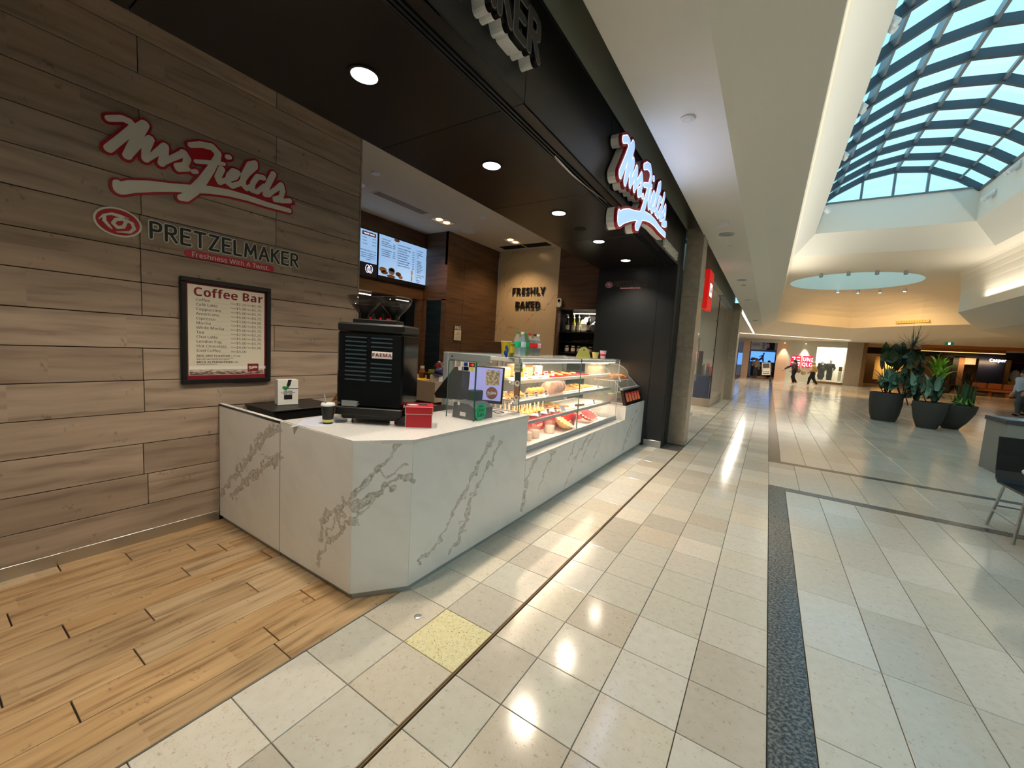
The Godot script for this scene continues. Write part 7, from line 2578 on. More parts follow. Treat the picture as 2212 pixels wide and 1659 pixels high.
# a standing or walking figure: J holds joints in the figure's own frame, facing +Z
func person(label: String, at: Vector3, turn: float, tall: float, J: Dictionary, top: Material, legs: Material, hair: Material, long_hair: bool, shoe: Material) -> Node3D:
	var t := thing("person", label, "person", at, turn)
	var s := tall / 1.75
	var P := func(n: String) -> Vector3:
		return (J[n] as Vector3) * s
	var bones := [
		[P.call("hip"), P.call("chest"), 0.125 * s, 0.14 * s], [P.call("chest"), P.call("neck"), 0.13 * s, 0.07 * s], [P.call("neck"), P.call("head") - V(0, 0.05, 0) * s, 0.058 * s, 0.06 * s],
		[P.call("head") - V(0, 0.03, -0.01) * s, P.call("head") + V(0, 0.05, 0) * s, 0.085 * s, 0.095 * s], [P.call("head") + V(0, -0.02, 0.1) * s, P.call("head") + V(0, -0.03, 0.108) * s, 0.018 * s, 0.014 * s],
	]
	for q in ["l", "r"]:
		var sx := 1.0 if q == "l" else -1.0
		bones.append_array([[P.call("chest") + V(0.08 * sx, 0.06, 0) * s, P.call("sho_" + q), 0.09 * s, 0.065 * s], [P.call("sho_" + q), P.call("elb_" + q), 0.056 * s, 0.044 * s], [P.call("elb_" + q), P.call("wri_" + q), 0.043 * s, 0.028 * s]])
		var wr: Vector3 = P.call("wri_" + q)
		var dir: Vector3 = (wr - P.call("elb_" + q)).normalized()
		bones.append([wr, wr + dir * 0.08 * s, 0.032 * s, 0.03 * s])
		for fk in 4:
			bones.append([wr + dir * 0.08 * s + V((fk - 1.5) * 0.018, 0, 0) * s, wr + dir * (0.14 + 0.012 * (1 if fk == 1 or fk == 2 else 0)) * s + V((fk - 1.5) * 0.02, 0, 0.012) * s, 0.011 * s, 0.009 * s])
		bones.append([wr + dir * 0.03 * s + V(0, 0, 0.025) * s, wr + dir * 0.08 * s + V(0, 0, 0.055) * s, 0.013 * s, 0.01 * s])
		bones.append_array([[P.call("hip") + V(0.085 * sx, -0.02, 0) * s, P.call("kne_" + q), 0.095 * s, 0.062 * s], [P.call("kne_" + q), P.call("ank_" + q), 0.06 * s, 0.04 * s], [P.call("ank_" + q) - V(0, 0.03, 0.02) * s, P.call("ank_" + q) + V(0, -0.05, 0.14) * s, 0.042 * s, 0.034 * s]])
	obj("body", flesh(bones, 0.022, 34.0), M.skin, t)
	var jb := [[P.call("hip") + V(0, 0.02, 0) * s, P.call("chest"), 0.155 * s, 0.165 * s], [P.call("chest"), P.call("neck") - V(0, 0.04, 0) * s, 0.155 * s, 0.085 * s]]
	var tb := [[P.call("hip") + V(0, 0.06, 0) * s, P.call("hip") + V(0, -0.06, 0) * s, 0.145 * s, 0.14 * s]]
	for q in ["l", "r"]:
		var sx := 1.0 if q == "l" else -1.0
		jb.append_array([[P.call("chest") + V(0.08 * sx, 0.06, 0) * s, P.call("sho_" + q), 0.115 * s, 0.085 * s], [P.call("sho_" + q), P.call("elb_" + q), 0.078 * s, 0.064 * s], [P.call("elb_" + q), P.call("wri_" + q), 0.062 * s, 0.048 * s]])
		tb.append_array([[P.call("hip") + V(0.085 * sx, -0.04, 0) * s, P.call("kne_" + q), 0.115 * s, 0.083 * s], [P.call("kne_" + q), P.call("ank_" + q) + V(0, 0.04, 0) * s, 0.083 * s, 0.07 * s]])
		var fm := MB.new()
		fm.ball(P.call("ank_" + q) + V(0, -0.045, 0.05) * s, V(0.052, 0.045, 0.14) * s, 12, 8)
		obj("shoe", fm, shoe, t)
	obj("top", flesh(jb, 0.024, 30.0), top, t)
	obj("trousers", flesh(tb, 0.024, 34.0), legs, t)
	var hd: Vector3 = P.call("head")
	var hb := [[hd + V(0, 0.05, -0.02) * s, hd + V(0, 0.06, 0.01) * s, 0.105 * s, 0.1 * s], [hd + V(0, 0.03, -0.04) * s, hd + V(0, -0.03, -0.05) * s, 0.095 * s, 0.08 * s]]
	if long_hair:
		hb.append([hd + V(0, -0.02, -0.05) * s, hd + V(0, -0.13, -0.06) * s, 0.09 * s, 0.07 * s])
	obj("hair", flesh(hb, 0.02, 40.0), hair, t)
	var eyes := MB.new()
	for sx in [-1, 1]:
		eyes.ball(hd + V(0.033 * sx, 0.012, 0.088) * s, V(0.012, 0.008, 0.008) * s, 6, 4)
	obj("eyes", eyes, M.ink, t)
	return t

func pose(changes := {}) -> Dictionary:
	var J := {"hip": V(0, 0.95, 0), "chest": V(0, 1.28, 0.0), "neck": V(0, 1.5, -0.01), "head": V(0, 1.62, 0.02), "sho_l": V(0.19, 1.40, 0), "sho_r": V(-0.19, 1.40, 0), "elb_l": V(0.25, 1.12, -0.03), "elb_r": V(-0.25, 1.12, -0.03), "wri_l": V(0.26, 0.88, 0.05), "wri_r": V(-0.26, 0.88, 0.05), "kne_l": V(0.1, 0.5, 0.02), "kne_r": V(-0.1, 0.5, 0.02), "ank_l": V(0.1, 0.09, -0.02), "ank_r": V(-0.1, 0.09, -0.02)}
	for k in changes:
		J[k] = changes[k]
	return J

func build_people() -> void:
	var w1 := person("walking woman in a dark top and black trousers, one arm flung out, carrying two bags", V(1.6, 0, -36.0), -1.25, 1.77, pose({"elb_l": V(0.24, 1.15, 0.08), "wri_l": V(0.2, 1.0, 0.25), "elb_r": V(-0.36, 1.2, 0.28), "wri_r": V(-0.42, 1.02, 0.5), "kne_l": V(0.09, 0.52, 0.1), "ank_l": V(0.1, 0.1, 0.02), "kne_r": V(-0.09, 0.5, -0.02), "ank_r": V(-0.09, 0.12, -0.22)}), M.cloth_plum, M.cloth_black, M.hair_dark, true, M.white_plastic)
	var b1 := thing("shoulder_bag", "tan shoulder bag hanging at the walking woman's hip", "bag", V(1.86, 0.86, -35.8), -1.25)
	var m1 := MB.new()
	m1.ball(V(0, 0.15, 0), V(0.24, 0.17, 0.1), 16, 10)
	obj("pouch", m1, M.cloth_brown, b1)
	var st := MB.new()
	st.tube([V(-0.2, 0.22, 0), V(-0.08, 0.55, 0.05), V(0.05, 0.62, 0.05), V(0.2, 0.22, 0)], 0.012, 6)
	obj("strap", st, M.cloth_brown, b1)
	var b2 := thing("tote_bag", "pale tote bag carried behind the tan shoulder bag", "bag", V(2.14, 0.74, -35.7), -1.0)
	box_obj("pouch", V(-0.2, 0, -0.06), V(0.2, 0.3, 0.06), M.cloth_tan, b2, 0.04)
	var s2 := MB.new()
	s2.tube([V(-0.12, 0.28, 0), V(-0.08, 0.45, 0), V(0.08, 0.45, 0), V(0.12, 0.28, 0)], 0.01, 6)
	obj("strap", s2, M.cloth_tan, b2)
	person("woman in a mustard jacket and black trousers walking past the red wall signs", V(2.72, 0, -35.9), -1.9, 1.71, pose({"elb_l": V(0.3, 1.12, 0.05), "wri_l": V(0.16, 0.98, 0.2), "elb_r": V(-0.3, 1.12, -0.12), "wri_r": V(-0.27, 0.92, 0.02), "kne_l": V(0.1, 0.52, 0.14), "ank_l": V(0.1, 0.09, 0.2), "kne_r": V(-0.1, 0.5, -0.04), "ank_r": V(-0.1, 0.12, -0.26), "head": V(0, 1.6, 0.06)}), M.cloth_tan, M.cloth_black, M.hair_grey, false, M.white_plastic)
	person("man in a pale shirt and dark trousers seen from behind in the store's open front", V(-1.0, 0, -43.0), 3.3, 1.78, pose({"elb_l": V(0.27, 1.15, 0.12), "wri_l": V(0.2, 1.08, 0.28)}), M.cloth_beige, M.cloth_grey, M.hair_grey, false, M.ink)
	person("dark-haired person standing behind the white easel sign in the store", V(-0.02, 0, -43.1), 3.0, 1.62, pose(), M.cloth_tan, M.cloth_black, M.hair_dark, true, M.ink)
	person("person in a pale blue shirt and dark trousers walking, cut off by the frame's edge", V(8.32, 0, -23.6), -1.2, 1.78, pose({"elb_l": V(0.27, 1.13, -0.12), "wri_l": V(0.22, 0.95, 0.02), "kne_l": V(0.1, 0.52, 0.16), "ank_l": V(0.1, 0.1, 0.12), "kne_r": V(-0.1, 0.5, -0.05), "ank_r": V(-0.1, 0.12, -0.28)}), M.cloth_blue, M.cloth_grey, M.hair_dark, false, M.ink)

func build_neighbour() -> void:
	# stone pillars either side of the neighbouring shop
	for p in [[-7.2, -7.62, "wall_pillar_near"], [-17.05, -17.95, "wall_pillar_far"]]:
		var core := struct(p[2], bx(V(-1.335, 0, p[1] + 0.01), V(-1.095, 3.6, p[0] - 0.01)), M.grout)
		var y := 0.0
		for k in 5:
			var h := 0.83 if k < 4 else 0.28
			var mb := MB.new()
			mb.off = Vector2(0.37 * k, 0.6 * k)
			mb.box(V(-1.345, y + 0.0015, p[1]), V(-1.085, y + h - 0.0015, p[0]), 0.002)
			obj("slab", mb, M.taupe_stone, core)
			y += h
	struct("wall_header", bx(V(-1.5, 3.4, -17.1), V(-1.34, 3.56, -7.6)), M.bulkhead_paint)
	struct("trim_7", bx(V(-1.40, 3.36, -17.1), V(-1.33, 3.41, -13.5), 0.004), M.case_grey)
	var sh := MB.new()
	sh.box(V(-5.2, 0, -17.9), V(-5.05, 3.5, -7.5))
	sh.box(V(-5.2, 0, -7.66), V(-1.34, 3.5, -7.5))
	sh.box(V(-5.2, 0, -17.95), V(-1.34, 3.5, -17.8))
	struct("wall_toy_shop", sh, M.store_pale)
	struct("ceiling", bx(V(-5.2, 3.44, -17.9), V(-1.36, 3.54, -7.5)), M.plaster_inside)
	# glazed front
	var g := thing("shop_glazing", "tall clear glass front of the shop with the red box sign", "glass front", Vector3.ZERO)
	for s in [[-7.64, -9.5], [-9.51, -11.35]]:
		box_obj("pane", V(-1.606, 0.05, s[1]), V(-1.598, 3.42, s[0]), M.case_glass, g, 0.0)
	box_obj("sill", V(-1.65, 0, -11.4), V(-1.56, 0.06, -7.62), M.aluminium, g, 0.002)
	for s in [[-13.62, -15.3], [-15.31, -17.02]]:
		box_obj("pane", V(-1.444, 0.25, s[1]), V(-1.436, 3.36, s[0]), M.case_glass, g, 0.0)
	box_obj("pane", V(-1.95, 0.25, -13.624), V(-1.44, 3.36, -13.616), M.case_glass, g, 0.0)
	box_obj("corner_trim", V(-1.452, 0.25, -13.632), V(-1.430, 3.36, -13.608), M.black_plastic, g, 0.001)
	for y in [0.9, 1.75, 2.65]:
		box_obj("patch_fitting", V(-1.47, y - 0.03, -13.64), V(-1.425, y + 0.03, -13.58), M.bronze, g, 0.004)
	box_obj("base", V(-1.95, 0, -17.02), V(-1.42, 0.25, -13.6), M.quartz_beige, g, 0.003)
	box_obj("head_bar", V(-1.48, 3.34, -17.02), V(-1.40, 3.4, -13.5), M.case_grey, g, 0.003)
	box_obj("door_handle", V(-1.58, 0.9, -11.3), V(-1.55, 2.0, -11.27), M.chrome, g, 0.006)
	box_obj("security_tag", V(-1.75, 1.0, -12.7), V(-1.62, 1.7, -12.66), M.ink_grey, g, 0.01)
	# red box sign
	var s := thing("red_box_sign", "bright red box sign with a lit white logo plate on the neighbouring shop front", "sign", V(-1.34, 2.56, -9.5))
	box_obj("box", V(0, 0, -0.68), V(0.095, 0.83, 0.0), M.lego_red, s, 0.006)
	var tr := Transform3D(Basis(V(0, 0, -1), V(0, 1, 0), V(1, 0, 0)), V(0.095, 0, 0))
	var mk := func(called: String, a: float, b: float, c: float, d: float, h: float, m: Material) -> void:
		var mb := MB.new()
		mb.box(V(a, b, 0), V(c, d, h), 0.0, tr)
		obj(called, mb, m, s)
	mk.call("black_border", 0.14, 0.26, 0.56, 0.6, 0.003, M.ink)
	for k in 6:
		mk.call("yellow_dash", 0.15 + 0.07 * k, 0.265, 0.18 + 0.07 * k, 0.285, 0.0036, M.yellow)
		mk.call("yellow_dash", 0.15 + 0.07 * k, 0.575, 0.18 + 0.07 * k, 0.595, 0.0036, M.yellow)
	mk.call("plate", 0.16, 0.29, 0.54, 0.57, 0.004, M.uniq_white)
	var lt := MB.new()
	letters(lt, "LEGO", 0.16, tr, 0.35, 0.43, "bold", 0.006, 1, 0.8)
	obj("lettering", lt, M.navy, s)
	# window display
	var d := thing("navy_plinth", "deep navy display plinth with red toys, behind the neighbouring shop's corner glass", "plinth", V(-1.72, 0.25, -13.95))
	box_obj("block", V(-0.22, 0, -0.28), V(0.24, 0.72, 0.28), M.navy, d, 0.006)
	var r := RandomNumberGenerator.new()
	r.seed = 8
	var toy := thing("toy_tower", "red and black toy model standing on the navy plinth", "toy", V(-1.72, 0.97, -13.95))
	for k in 14:
		var w := 0.04 + r.randf() * 0.07
		var o := V(r.randf() * 0.3 - 0.15, 0.0, r.randf() * 0.36 - 0.18)
		box_obj("block", o, o + V(w, 0.1 + r.randf() * 0.28, w), [M.bright_red, M.ink, M.paper, M.bright_red, M.ink_grey][k % 5], toy, 0.004)
	var ac := thing("clear_cover", "clear acrylic cover over the toy model on the navy plinth", "cover", V(-1.72, 0.97, -13.95))
	box_obj("box", V(-0.21, 0, -0.27), V(0.23, 0.5, 0.27), M.case_glass, ac, 0.0)
	for k in 3:
		var sp := thing("shop_spotlight", ["small round light in the neighbouring shop's ceiling, behind the red sign", "small round light in the neighbouring shop's ceiling, over the corner glass", "small round light deep in the neighbouring shop's ceiling"][k], "light", V(-2.1 - 0.35 * k, 3.44, -10.5 - 2.2 * k))
		lathe_obj("lens", [Vector2(0, -0.008), Vector2(0.09, -0.008), Vector2(0.1, 0)], M.lamp_small, sp, Vector3.ZERO, 20)
		spot("shop_beam", sp.position + V(0, -0.03, 0), V(0, -1, 0), 65, 5.0, C(255, 240, 215), 0.08)
	var pl := thing("red_poster", "small red poster on the pale wall inside the neighbouring shop", "poster", V(-5.05, 1.4, -12.6))
	box_obj("sheet", V(0, 0, -0.35), V(0.01, 0.8, 0.35), M.red, pl, 0.0)

func build_far_store() -> void:
	var z := -41.5
	var ws := MB.new()
	ws.box(V(-7, 3.2, z - 0.4), V(6.3, 3.6, z))
	ws.box(V(1.25, 0, z - 0.3), V(3.2, 3.2, z))
	ws.box(V(3.2, 3.0, z - 0.3), V(5.13, 3.2, z))
	struct("wall_store_front", ws, M.store_wall)
	struct("wall_pier", bx(V(0.45, 0, z - 0.4), V(1.25, 3.2, z - 0.002)), M.store_pink)
	struct("wall_column", bx(V(-2.08, 0, z - 0.4), V(-1.57, 3.3, z + 0.1)), M.store_pink)
	struct("trim_8", bx(V(-1.57, 0, z - 0.3), V(-1.52, 3.25, z + 0.02)), M.ink_grey)
	struct("wall_end_pillar", bx(V(5.13, 0, z - 0.5), V(6.1, 3.5, z + 0.05)), M.taupe_stone)
	struct("trim_9", bx(V(6.1, 0, z - 0.6), V(6.35, 3.5, z + 0.06)), M.bronze)
	# glass front at the left with slats behind
	var lg := thing("left_glazing", "glass store front at the far left with dark vertical slats behind it", "glass front", V(0, 0, 0))
	box_obj("pane", V(-6.9, 0.02, z - 0.02), V(-2.1, 3.2, z), M.case_glass, lg, 0.0)
	var sl := bx(V(-0.03, 0, -0.03), V(0.03, 3.1, 0.03)).done()
	for k in 16:
		node("slat", sl, M.ink_grey, lg, V(-6.7 + 0.28 * k, 0, z - 0.5))
	var bs := thing("blue_screen", "blue lit screen behind the slats at the far left", "screen", V(-4.3, 1.5, z - 1.4))
	box_obj("panel", V(-2.2, -0.4, 0), V(2.2, 0.7, 0.05), M.store_screen, bs, 0.0)
	# inside of the store
	var ins := MB.new()
	ins.box(V(-7, 0, -46.2), V(6.4, 3.6, -46))
	ins.box(V(1.3, 0, -46), V(1.45, 3.6, z - 0.4))
	struct("wall_store_inside", ins, M.store_pale)
	struct("floor", bx(V(-6.9, -0.008, -46), V(1.3, 0.004, z - 0.02)), M.store_wood)
	var sc := thing("store_screen", "large bright blue screen with a dark athlete figure inside the far store", "screen", V(0, 0, -43.8))
	box_obj("housing", V(-1.58, 1.44, -0.06), V(0.42, 2.46, 0.0), M.ink, sc, 0.01)
	box_obj("display", V(-1.54, 1.48, 0.0), V(0.38, 2.43, 0.005), M.store_screen, sc, 0.0)
	var fig := MB.new()
	fig.strokes([[V(-0.5, 2.27, 0.07)], [V(-0.52, 2.17, 0.05), V(-0.6, 1.85, 0.11), V(-0.85, 1.62, 0.07)], [V(-0.55, 2.1, 0.04), V(-0.85, 1.95, 0.03)], [V(-0.55, 1.8, 0.08), V(-0.5, 1.55, 0.06)]], Transform3D(), 0.004, 0.008)
	obj("athlete_picture", fig, M.navy, sc)
	var hill := MB.new()
	hill.prism(PackedVector2Array([Vector2(-1.54, 1.6), Vector2(-1.35, 1.52), Vector2(-1.0, 1.74), Vector2(-1.2, 1.85), Vector2(-1.45, 1.84)]), Transform3D(), 0.004, 0.007, false)
	obj("hat_picture", hill, M.cloth_brown, sc)
	var bn := thing("picture_banner", "row of printed banners above the big blue screen in the far store", "banner", V(0, 2.6, -43.8))
	for k in 4:
		var xs := [[-1.62, -0.78], [-0.76, -0.42], [-0.4, 0.26], [0.28, 0.5]][k] as Array
		box_obj("sheet", V(xs[0], 0, 0), V(xs[1], 0.82, 0.012), [M.icing, M.paper, M.ink, M.paper][k], bn, 0.0)
	var pf := MB.new()
	pf.strokes([[V(-0.27, 0.66, 0.05)], [V(-0.3, 0.5, 0.09), V(-0.35, 0.12, 0.06)], [V(-0.2, 0.5, 0.06), V(-0.18, 0.2, 0.04)]], Transform3D(), 0.012, 0.016)
	obj("figure_print", pf, M.pink, bn)
	var tl := MB.new()
	for k in 3:
		tl.box(V(-1.5, 0.55 - 0.12 * k, 0.012), V(-0.95 + 0.05 * k, 0.58 - 0.12 * k, 0.015))
	for k in 6:
		tl.box(V(-0.7 + 0.02 * (k % 2), 0.12 + 0.1 * k, 0.012), V(-0.5, 0.18 + 0.1 * k, 0.015))
	obj("printed_lines", tl, M.ink_grey, bn)
	var ct := thing("store_counter", "dark counter with baskets under the big screen in the far store", "counter", V(0, 0, -43.55))
	box_obj("body", V(-1.4, 0.15, -0.2), V(0.45, 1.4, 0.2), M.dark_store, ct, 0.01)
	for k in 6:
		box_obj("basket", V(-1.3 + 0.3 * k, 1.0, 0.2), V(-1.08 + 0.3 * k, 1.25, 0.28), M.ink_grey, ct, 0.01)
	box_obj("plinth", V(-1.4, 0, -0.2), V(0.45, 0.15, 0.18), M.cloth_beige, ct, 0.0)
	# easel
	var ea := thing("easel_sign", "white easel sign leaning in front of the far store's opening", "easel", V(-0.12, 0, -39.6))
	var et := Transform3D(Basis(V(1, 0, 0), -0.22) * Basis(V(0, 0, 1), 0.1), V(0, 0.42, 0.1))
	box_obj("board", V(-0.3, 0, -0.015), V(0.3, 1.05, 0.015), M.paper, ea, 0.004, et)
	box_obj("photo", V(-0.24, 0.58, 0.015), V(0.24, 0.98, 0.018), M.ink_grey, ea, 0.0, et)
	box_obj("text_bar", V(-0.24, 0.1, 0.015), V(0.24, 0.16, 0.018), M.ink, ea, 0.0, et)
	box_obj("text_bar", V(-0.24, 0.25, 0.015), V(0.24, 0.29, 0.018), M.ink, ea, 0.0, et)
	for s in [[-0.32, 0.12, -0.3, 0.3], [0.32, 0.12, 0.3, 0.3], [0.0, -0.35, 0.0, 0.1]]:
		var lm := MB.new()
		lm.cyl(V(s[0] * 1.25, 0.0, s[1] + 0.15), V(s[2] * 0.8, 1.2, s[3] * 0.2 - 0.15), 0.014, 6)
		obj("leg", lm, M.cloth_brown, ea)
	# red logo squares
	var q := [[1.515, "lettered red square logo sign with white strokes, first of the pair on the far store front"], [2.33, "red square logo sign with four-over-three white capitals, second of the pair on the far store front"]]
	for k in 2:
		var s := thing("logo_sign", ["red square sign with white katakana strokes, beside the pink pier on the far store front", "red square sign with white block capitals on the far store front, beside the window"][k], "sign", V(q[k][0], 1.2, z))
		box_obj("panel", V(0, 0, 0), V(0.69, 1.0, 0.05), M.uniq_red, s, 0.006)
		var mb := MB.new()
		if k == 1:
			letters(mb, "UNI", 0.42, on_z(0.345, 0.7, 0.05), 0, 0, "bold", 0.008, 1, 0.88)
			letters(mb, "QLO", 0.42, on_z(0.345, 0.28, 0.05), 0, 0, "bold", 0.008, 1, 0.84)
		else:
			mb.strokes([[V(0.1, 0.84, 0.035), V(0.27, 0.84, 0.035), V(0.24, 0.62, 0.035)], [V(0.42, 0.84, 0.035), V(0.58, 0.84, 0.035)], [V(0.4, 0.6, 0.035), V(0.6, 0.6, 0.035)], [V(0.08, 0.4, 0.035), V(0.28, 0.4, 0.035), V(0.2, 0.14, 0.035)], [V(0.4, 0.42, 0.035), V(0.6, 0.42, 0.035), V(0.6, 0.16, 0.035), V(0.4, 0.16, 0.035), V(0.4, 0.42, 0.035)]], Transform3D(), 0.05, 0.058)
		obj("lettering", mb, M.uniq_white, s)
	# show window with two mannequins
	var bw := MB.new()
	bw.box(V(3.2, 0, z - 1.3), V(5.13, 3.2, z - 1.2))
	bw.box(V(3.15, 0, z - 1.3), V(3.2, 3.2, z - 0.3))
	bw.box(V(5.13, 0, z - 1.3), V(5.2, 3.2, z - 0.3))
	bw.box(V(3.2, 0, z - 1.2), V(5.13, 0.2, z - 0.02))
	struct("wall_window_niche", bw, M.store_pale)
	struct("trim_10", bx(V(3.2, 0.02, z - 0.02), V(5.13, 0.19, z + 0.02)), M.bronze)
	struct("window_1", bx(V(3.2, 0.2, z - 0.012), V(5.13, 3.0, z - 0.004)), M.case_glass)
	var wl := thing("window_light", "bright light strip inside the top of the mannequin window", "light", V(4.17, 2.98, z - 0.25))
	box_obj("strip", V(-0.9, 0, -0.05), V(0.9, 0.015, 0.05), M.lamp_small, wl, 0.0)
	area("window_light_beam", V(4.17, 2.94, z - 0.3), V(0, -1, -0.35), 0.1, 1.8, C(255, 250, 225), 9.0)
	for k in 2:
		var m := thing("mannequin", ["white-headed mannequin in a long black coat in the far window", "white mannequin in a dark cap and a striped dark jumper in the far window"][k], "mannequin", V(3.72 + 0.55 * k, 0.2, z - 0.6), 0.25 - 0.5 * k)
		var J := pose({"elb_l": V(0.3, 1.15, 0.02), "wri_l": V(0.26, 0.92, 0.1)})
		var bones := [[J.hip, J.chest, 0.12, 0.13], [J.chest, J.neck, 0.12, 0.06], [J.neck, J.head, 0.055, 0.07], [J.head, J.head + V(0, 0.06, 0), 0.085, 0.09]]
		var cl := [[J.hip + V(0, -0.1, 0), J.chest, 0.16, 0.16], [J.chest, J.neck - V(0, 0.05, 0), 0.15, 0.08]]
		var tr := [[J.hip + V(0, 0.05, 0), J.hip - V(0, 0.05, 0), 0.14, 0.14]]
		for s in ["l", "r"]:
			var sx := 1.0 if s == "l" else -1.0
			bones.append_array([[J["elb_" + s], J["wri_" + s], 0.04, 0.03], [J["wri_" + s], J["wri_" + s] + V(0, -0.12, 0.02), 0.032, 0.02], [J["ank_" + s] + V(0, 0.1, 0), J["ank_" + s], 0.04, 0.04], [J["ank_" + s], J["ank_" + s] + V(0, -0.05, 0.14), 0.04, 0.035]])
			cl.append_array([[J.chest + V(0.08 * sx, 0.06, 0), J["sho_" + s], 0.11, 0.08], [J["sho_" + s], J["elb_" + s], 0.075, 0.062], [J["elb_" + s], J["wri_" + s], 0.06, 0.05]])
			tr.append_array([[J.hip + V(0.085 * sx, -0.04, 0), J["kne_" + s], 0.115, 0.09], [J["kne_" + s], J["ank_" + s] + V(0, 0.06, 0), 0.09, 0.085]])
			if k == 0:
				cl.append([J.hip + V(0.06 * sx, 0, 0), V(0.09 * sx, 0.4, 0), 0.15, 0.16])
		obj("figure", flesh(bones, 0.025, 34.0), M.white_plastic, m)
		obj("top", flesh(cl, 0.025, 30.0), M.cloth_black, m)
		obj("trousers", flesh(tr, 0.025, 34.0), M.cloth_black, m)
		if k == 1:
			var hm := MB.new()
			hm.ball(J.head + V(0, 0.08, -0.005), V(0.105, 0.085, 0.115), 14, 8)
			hm.ball(J.head + V(0, 0.06, 0.12), V(0.09, 0.012, 0.09), 12, 6)
			obj("cap", hm, M.cloth_brown, m)
			var stp := MB.new()
			stp.lathe([Vector2(0.165, 1.33), Vector2(0.165, 1.37)], 20)
			obj("stripe", stp, M.pink_red, m)
		else:
			box_obj("shirt_front", V(-0.06, 1.1, 0.13), V(0.06, 1.44, 0.165), M.paper, m, 0.02)
	var pb := thing("price_stand", "small brown sign and list on the glass of the mannequin window", "sign", V(4.88, 0.75, z + 0.001))
	box_obj("brown_block", V(-0.11, 0.35, 0), V(0.11, 0.72, 0.006), M.bronze, pb, 0.0)
	box_obj("list", V(-0.12, -0.45, 0), V(0.1, 0.32, 0.004), M.store_wall, pb, 0.0)
	# wall washers
	for x in [0.95, 2.4]:
		spot("wall_washer", V(x, 3.16, z + 0.28), V(0, -1, -0.12), 26, 7.0, C(255, 232, 200), 0.05)
		var dl := thing("wall_downlight", "small downlight over the pink pier of the far store" if x < 1 else "small downlight over the red square signs", "light", V(x, 3.2, z + 0.28))
		lathe_obj("lens", [Vector2(0, -0.012), Vector2(0.05, -0.012), Vector2(0.07, 0.0)], M.lamp_warm, dl)
		box_obj("bracket", V(-0.02, 0, -0.28), V(0.02, 0.03, 0.02), M.white_plastic, dl, 0.002)
	# light lines under the ceiling
	var seg := func(label: String, a: Vector3, b: Vector3, w: float) -> void:
		var t := thing("light_line", label, "light", Vector3.ZERO)
		var d := (b - a).normalized()
		var side := d.cross(V(0, 1, 0)) * w / 2
		var mb := MB.new()
		mb.quad(a - side, b - side, b + side, a + side)
		mb.quad(a + side + V(0, 0.02, 0), b + side + V(0, 0.02, 0), b - side + V(0, 0.02, 0), a - side + V(0, 0.02, 0))
		obj("diffuser", mb, M.led_white, t)
		for s in [-1, 1]:
			var e := MB.new()
			e.cyl(a + side * s, b + side * s, 0.012, 4)
			obj("edge", e, M.white_plastic, t)
	seg.call("long white light line running along the ceiling towards the far store", V(-1.14, LOWY - 0.012, -18.3), V(-1.14, LOWY - 0.012, -33.4), 0.11)
	seg.call("white light line slanting across the ceiling before the far store", V(-2.6, LOWY - 0.014, -33.0), V(4.85, LOWY - 0.014, -38.6), 0.2)
	area("light_line_beam", V(-1.14, LOWY - 0.04, -26), V(0, -1, 0), 15.0, 0.11, C(255, 246, 230), 10.0)
	area("light_line_beam", V(1.1, LOWY - 0.05, -35.9), V(0, -1, 0), 0.6, 6.0, C(255, 246, 230), 14.0)

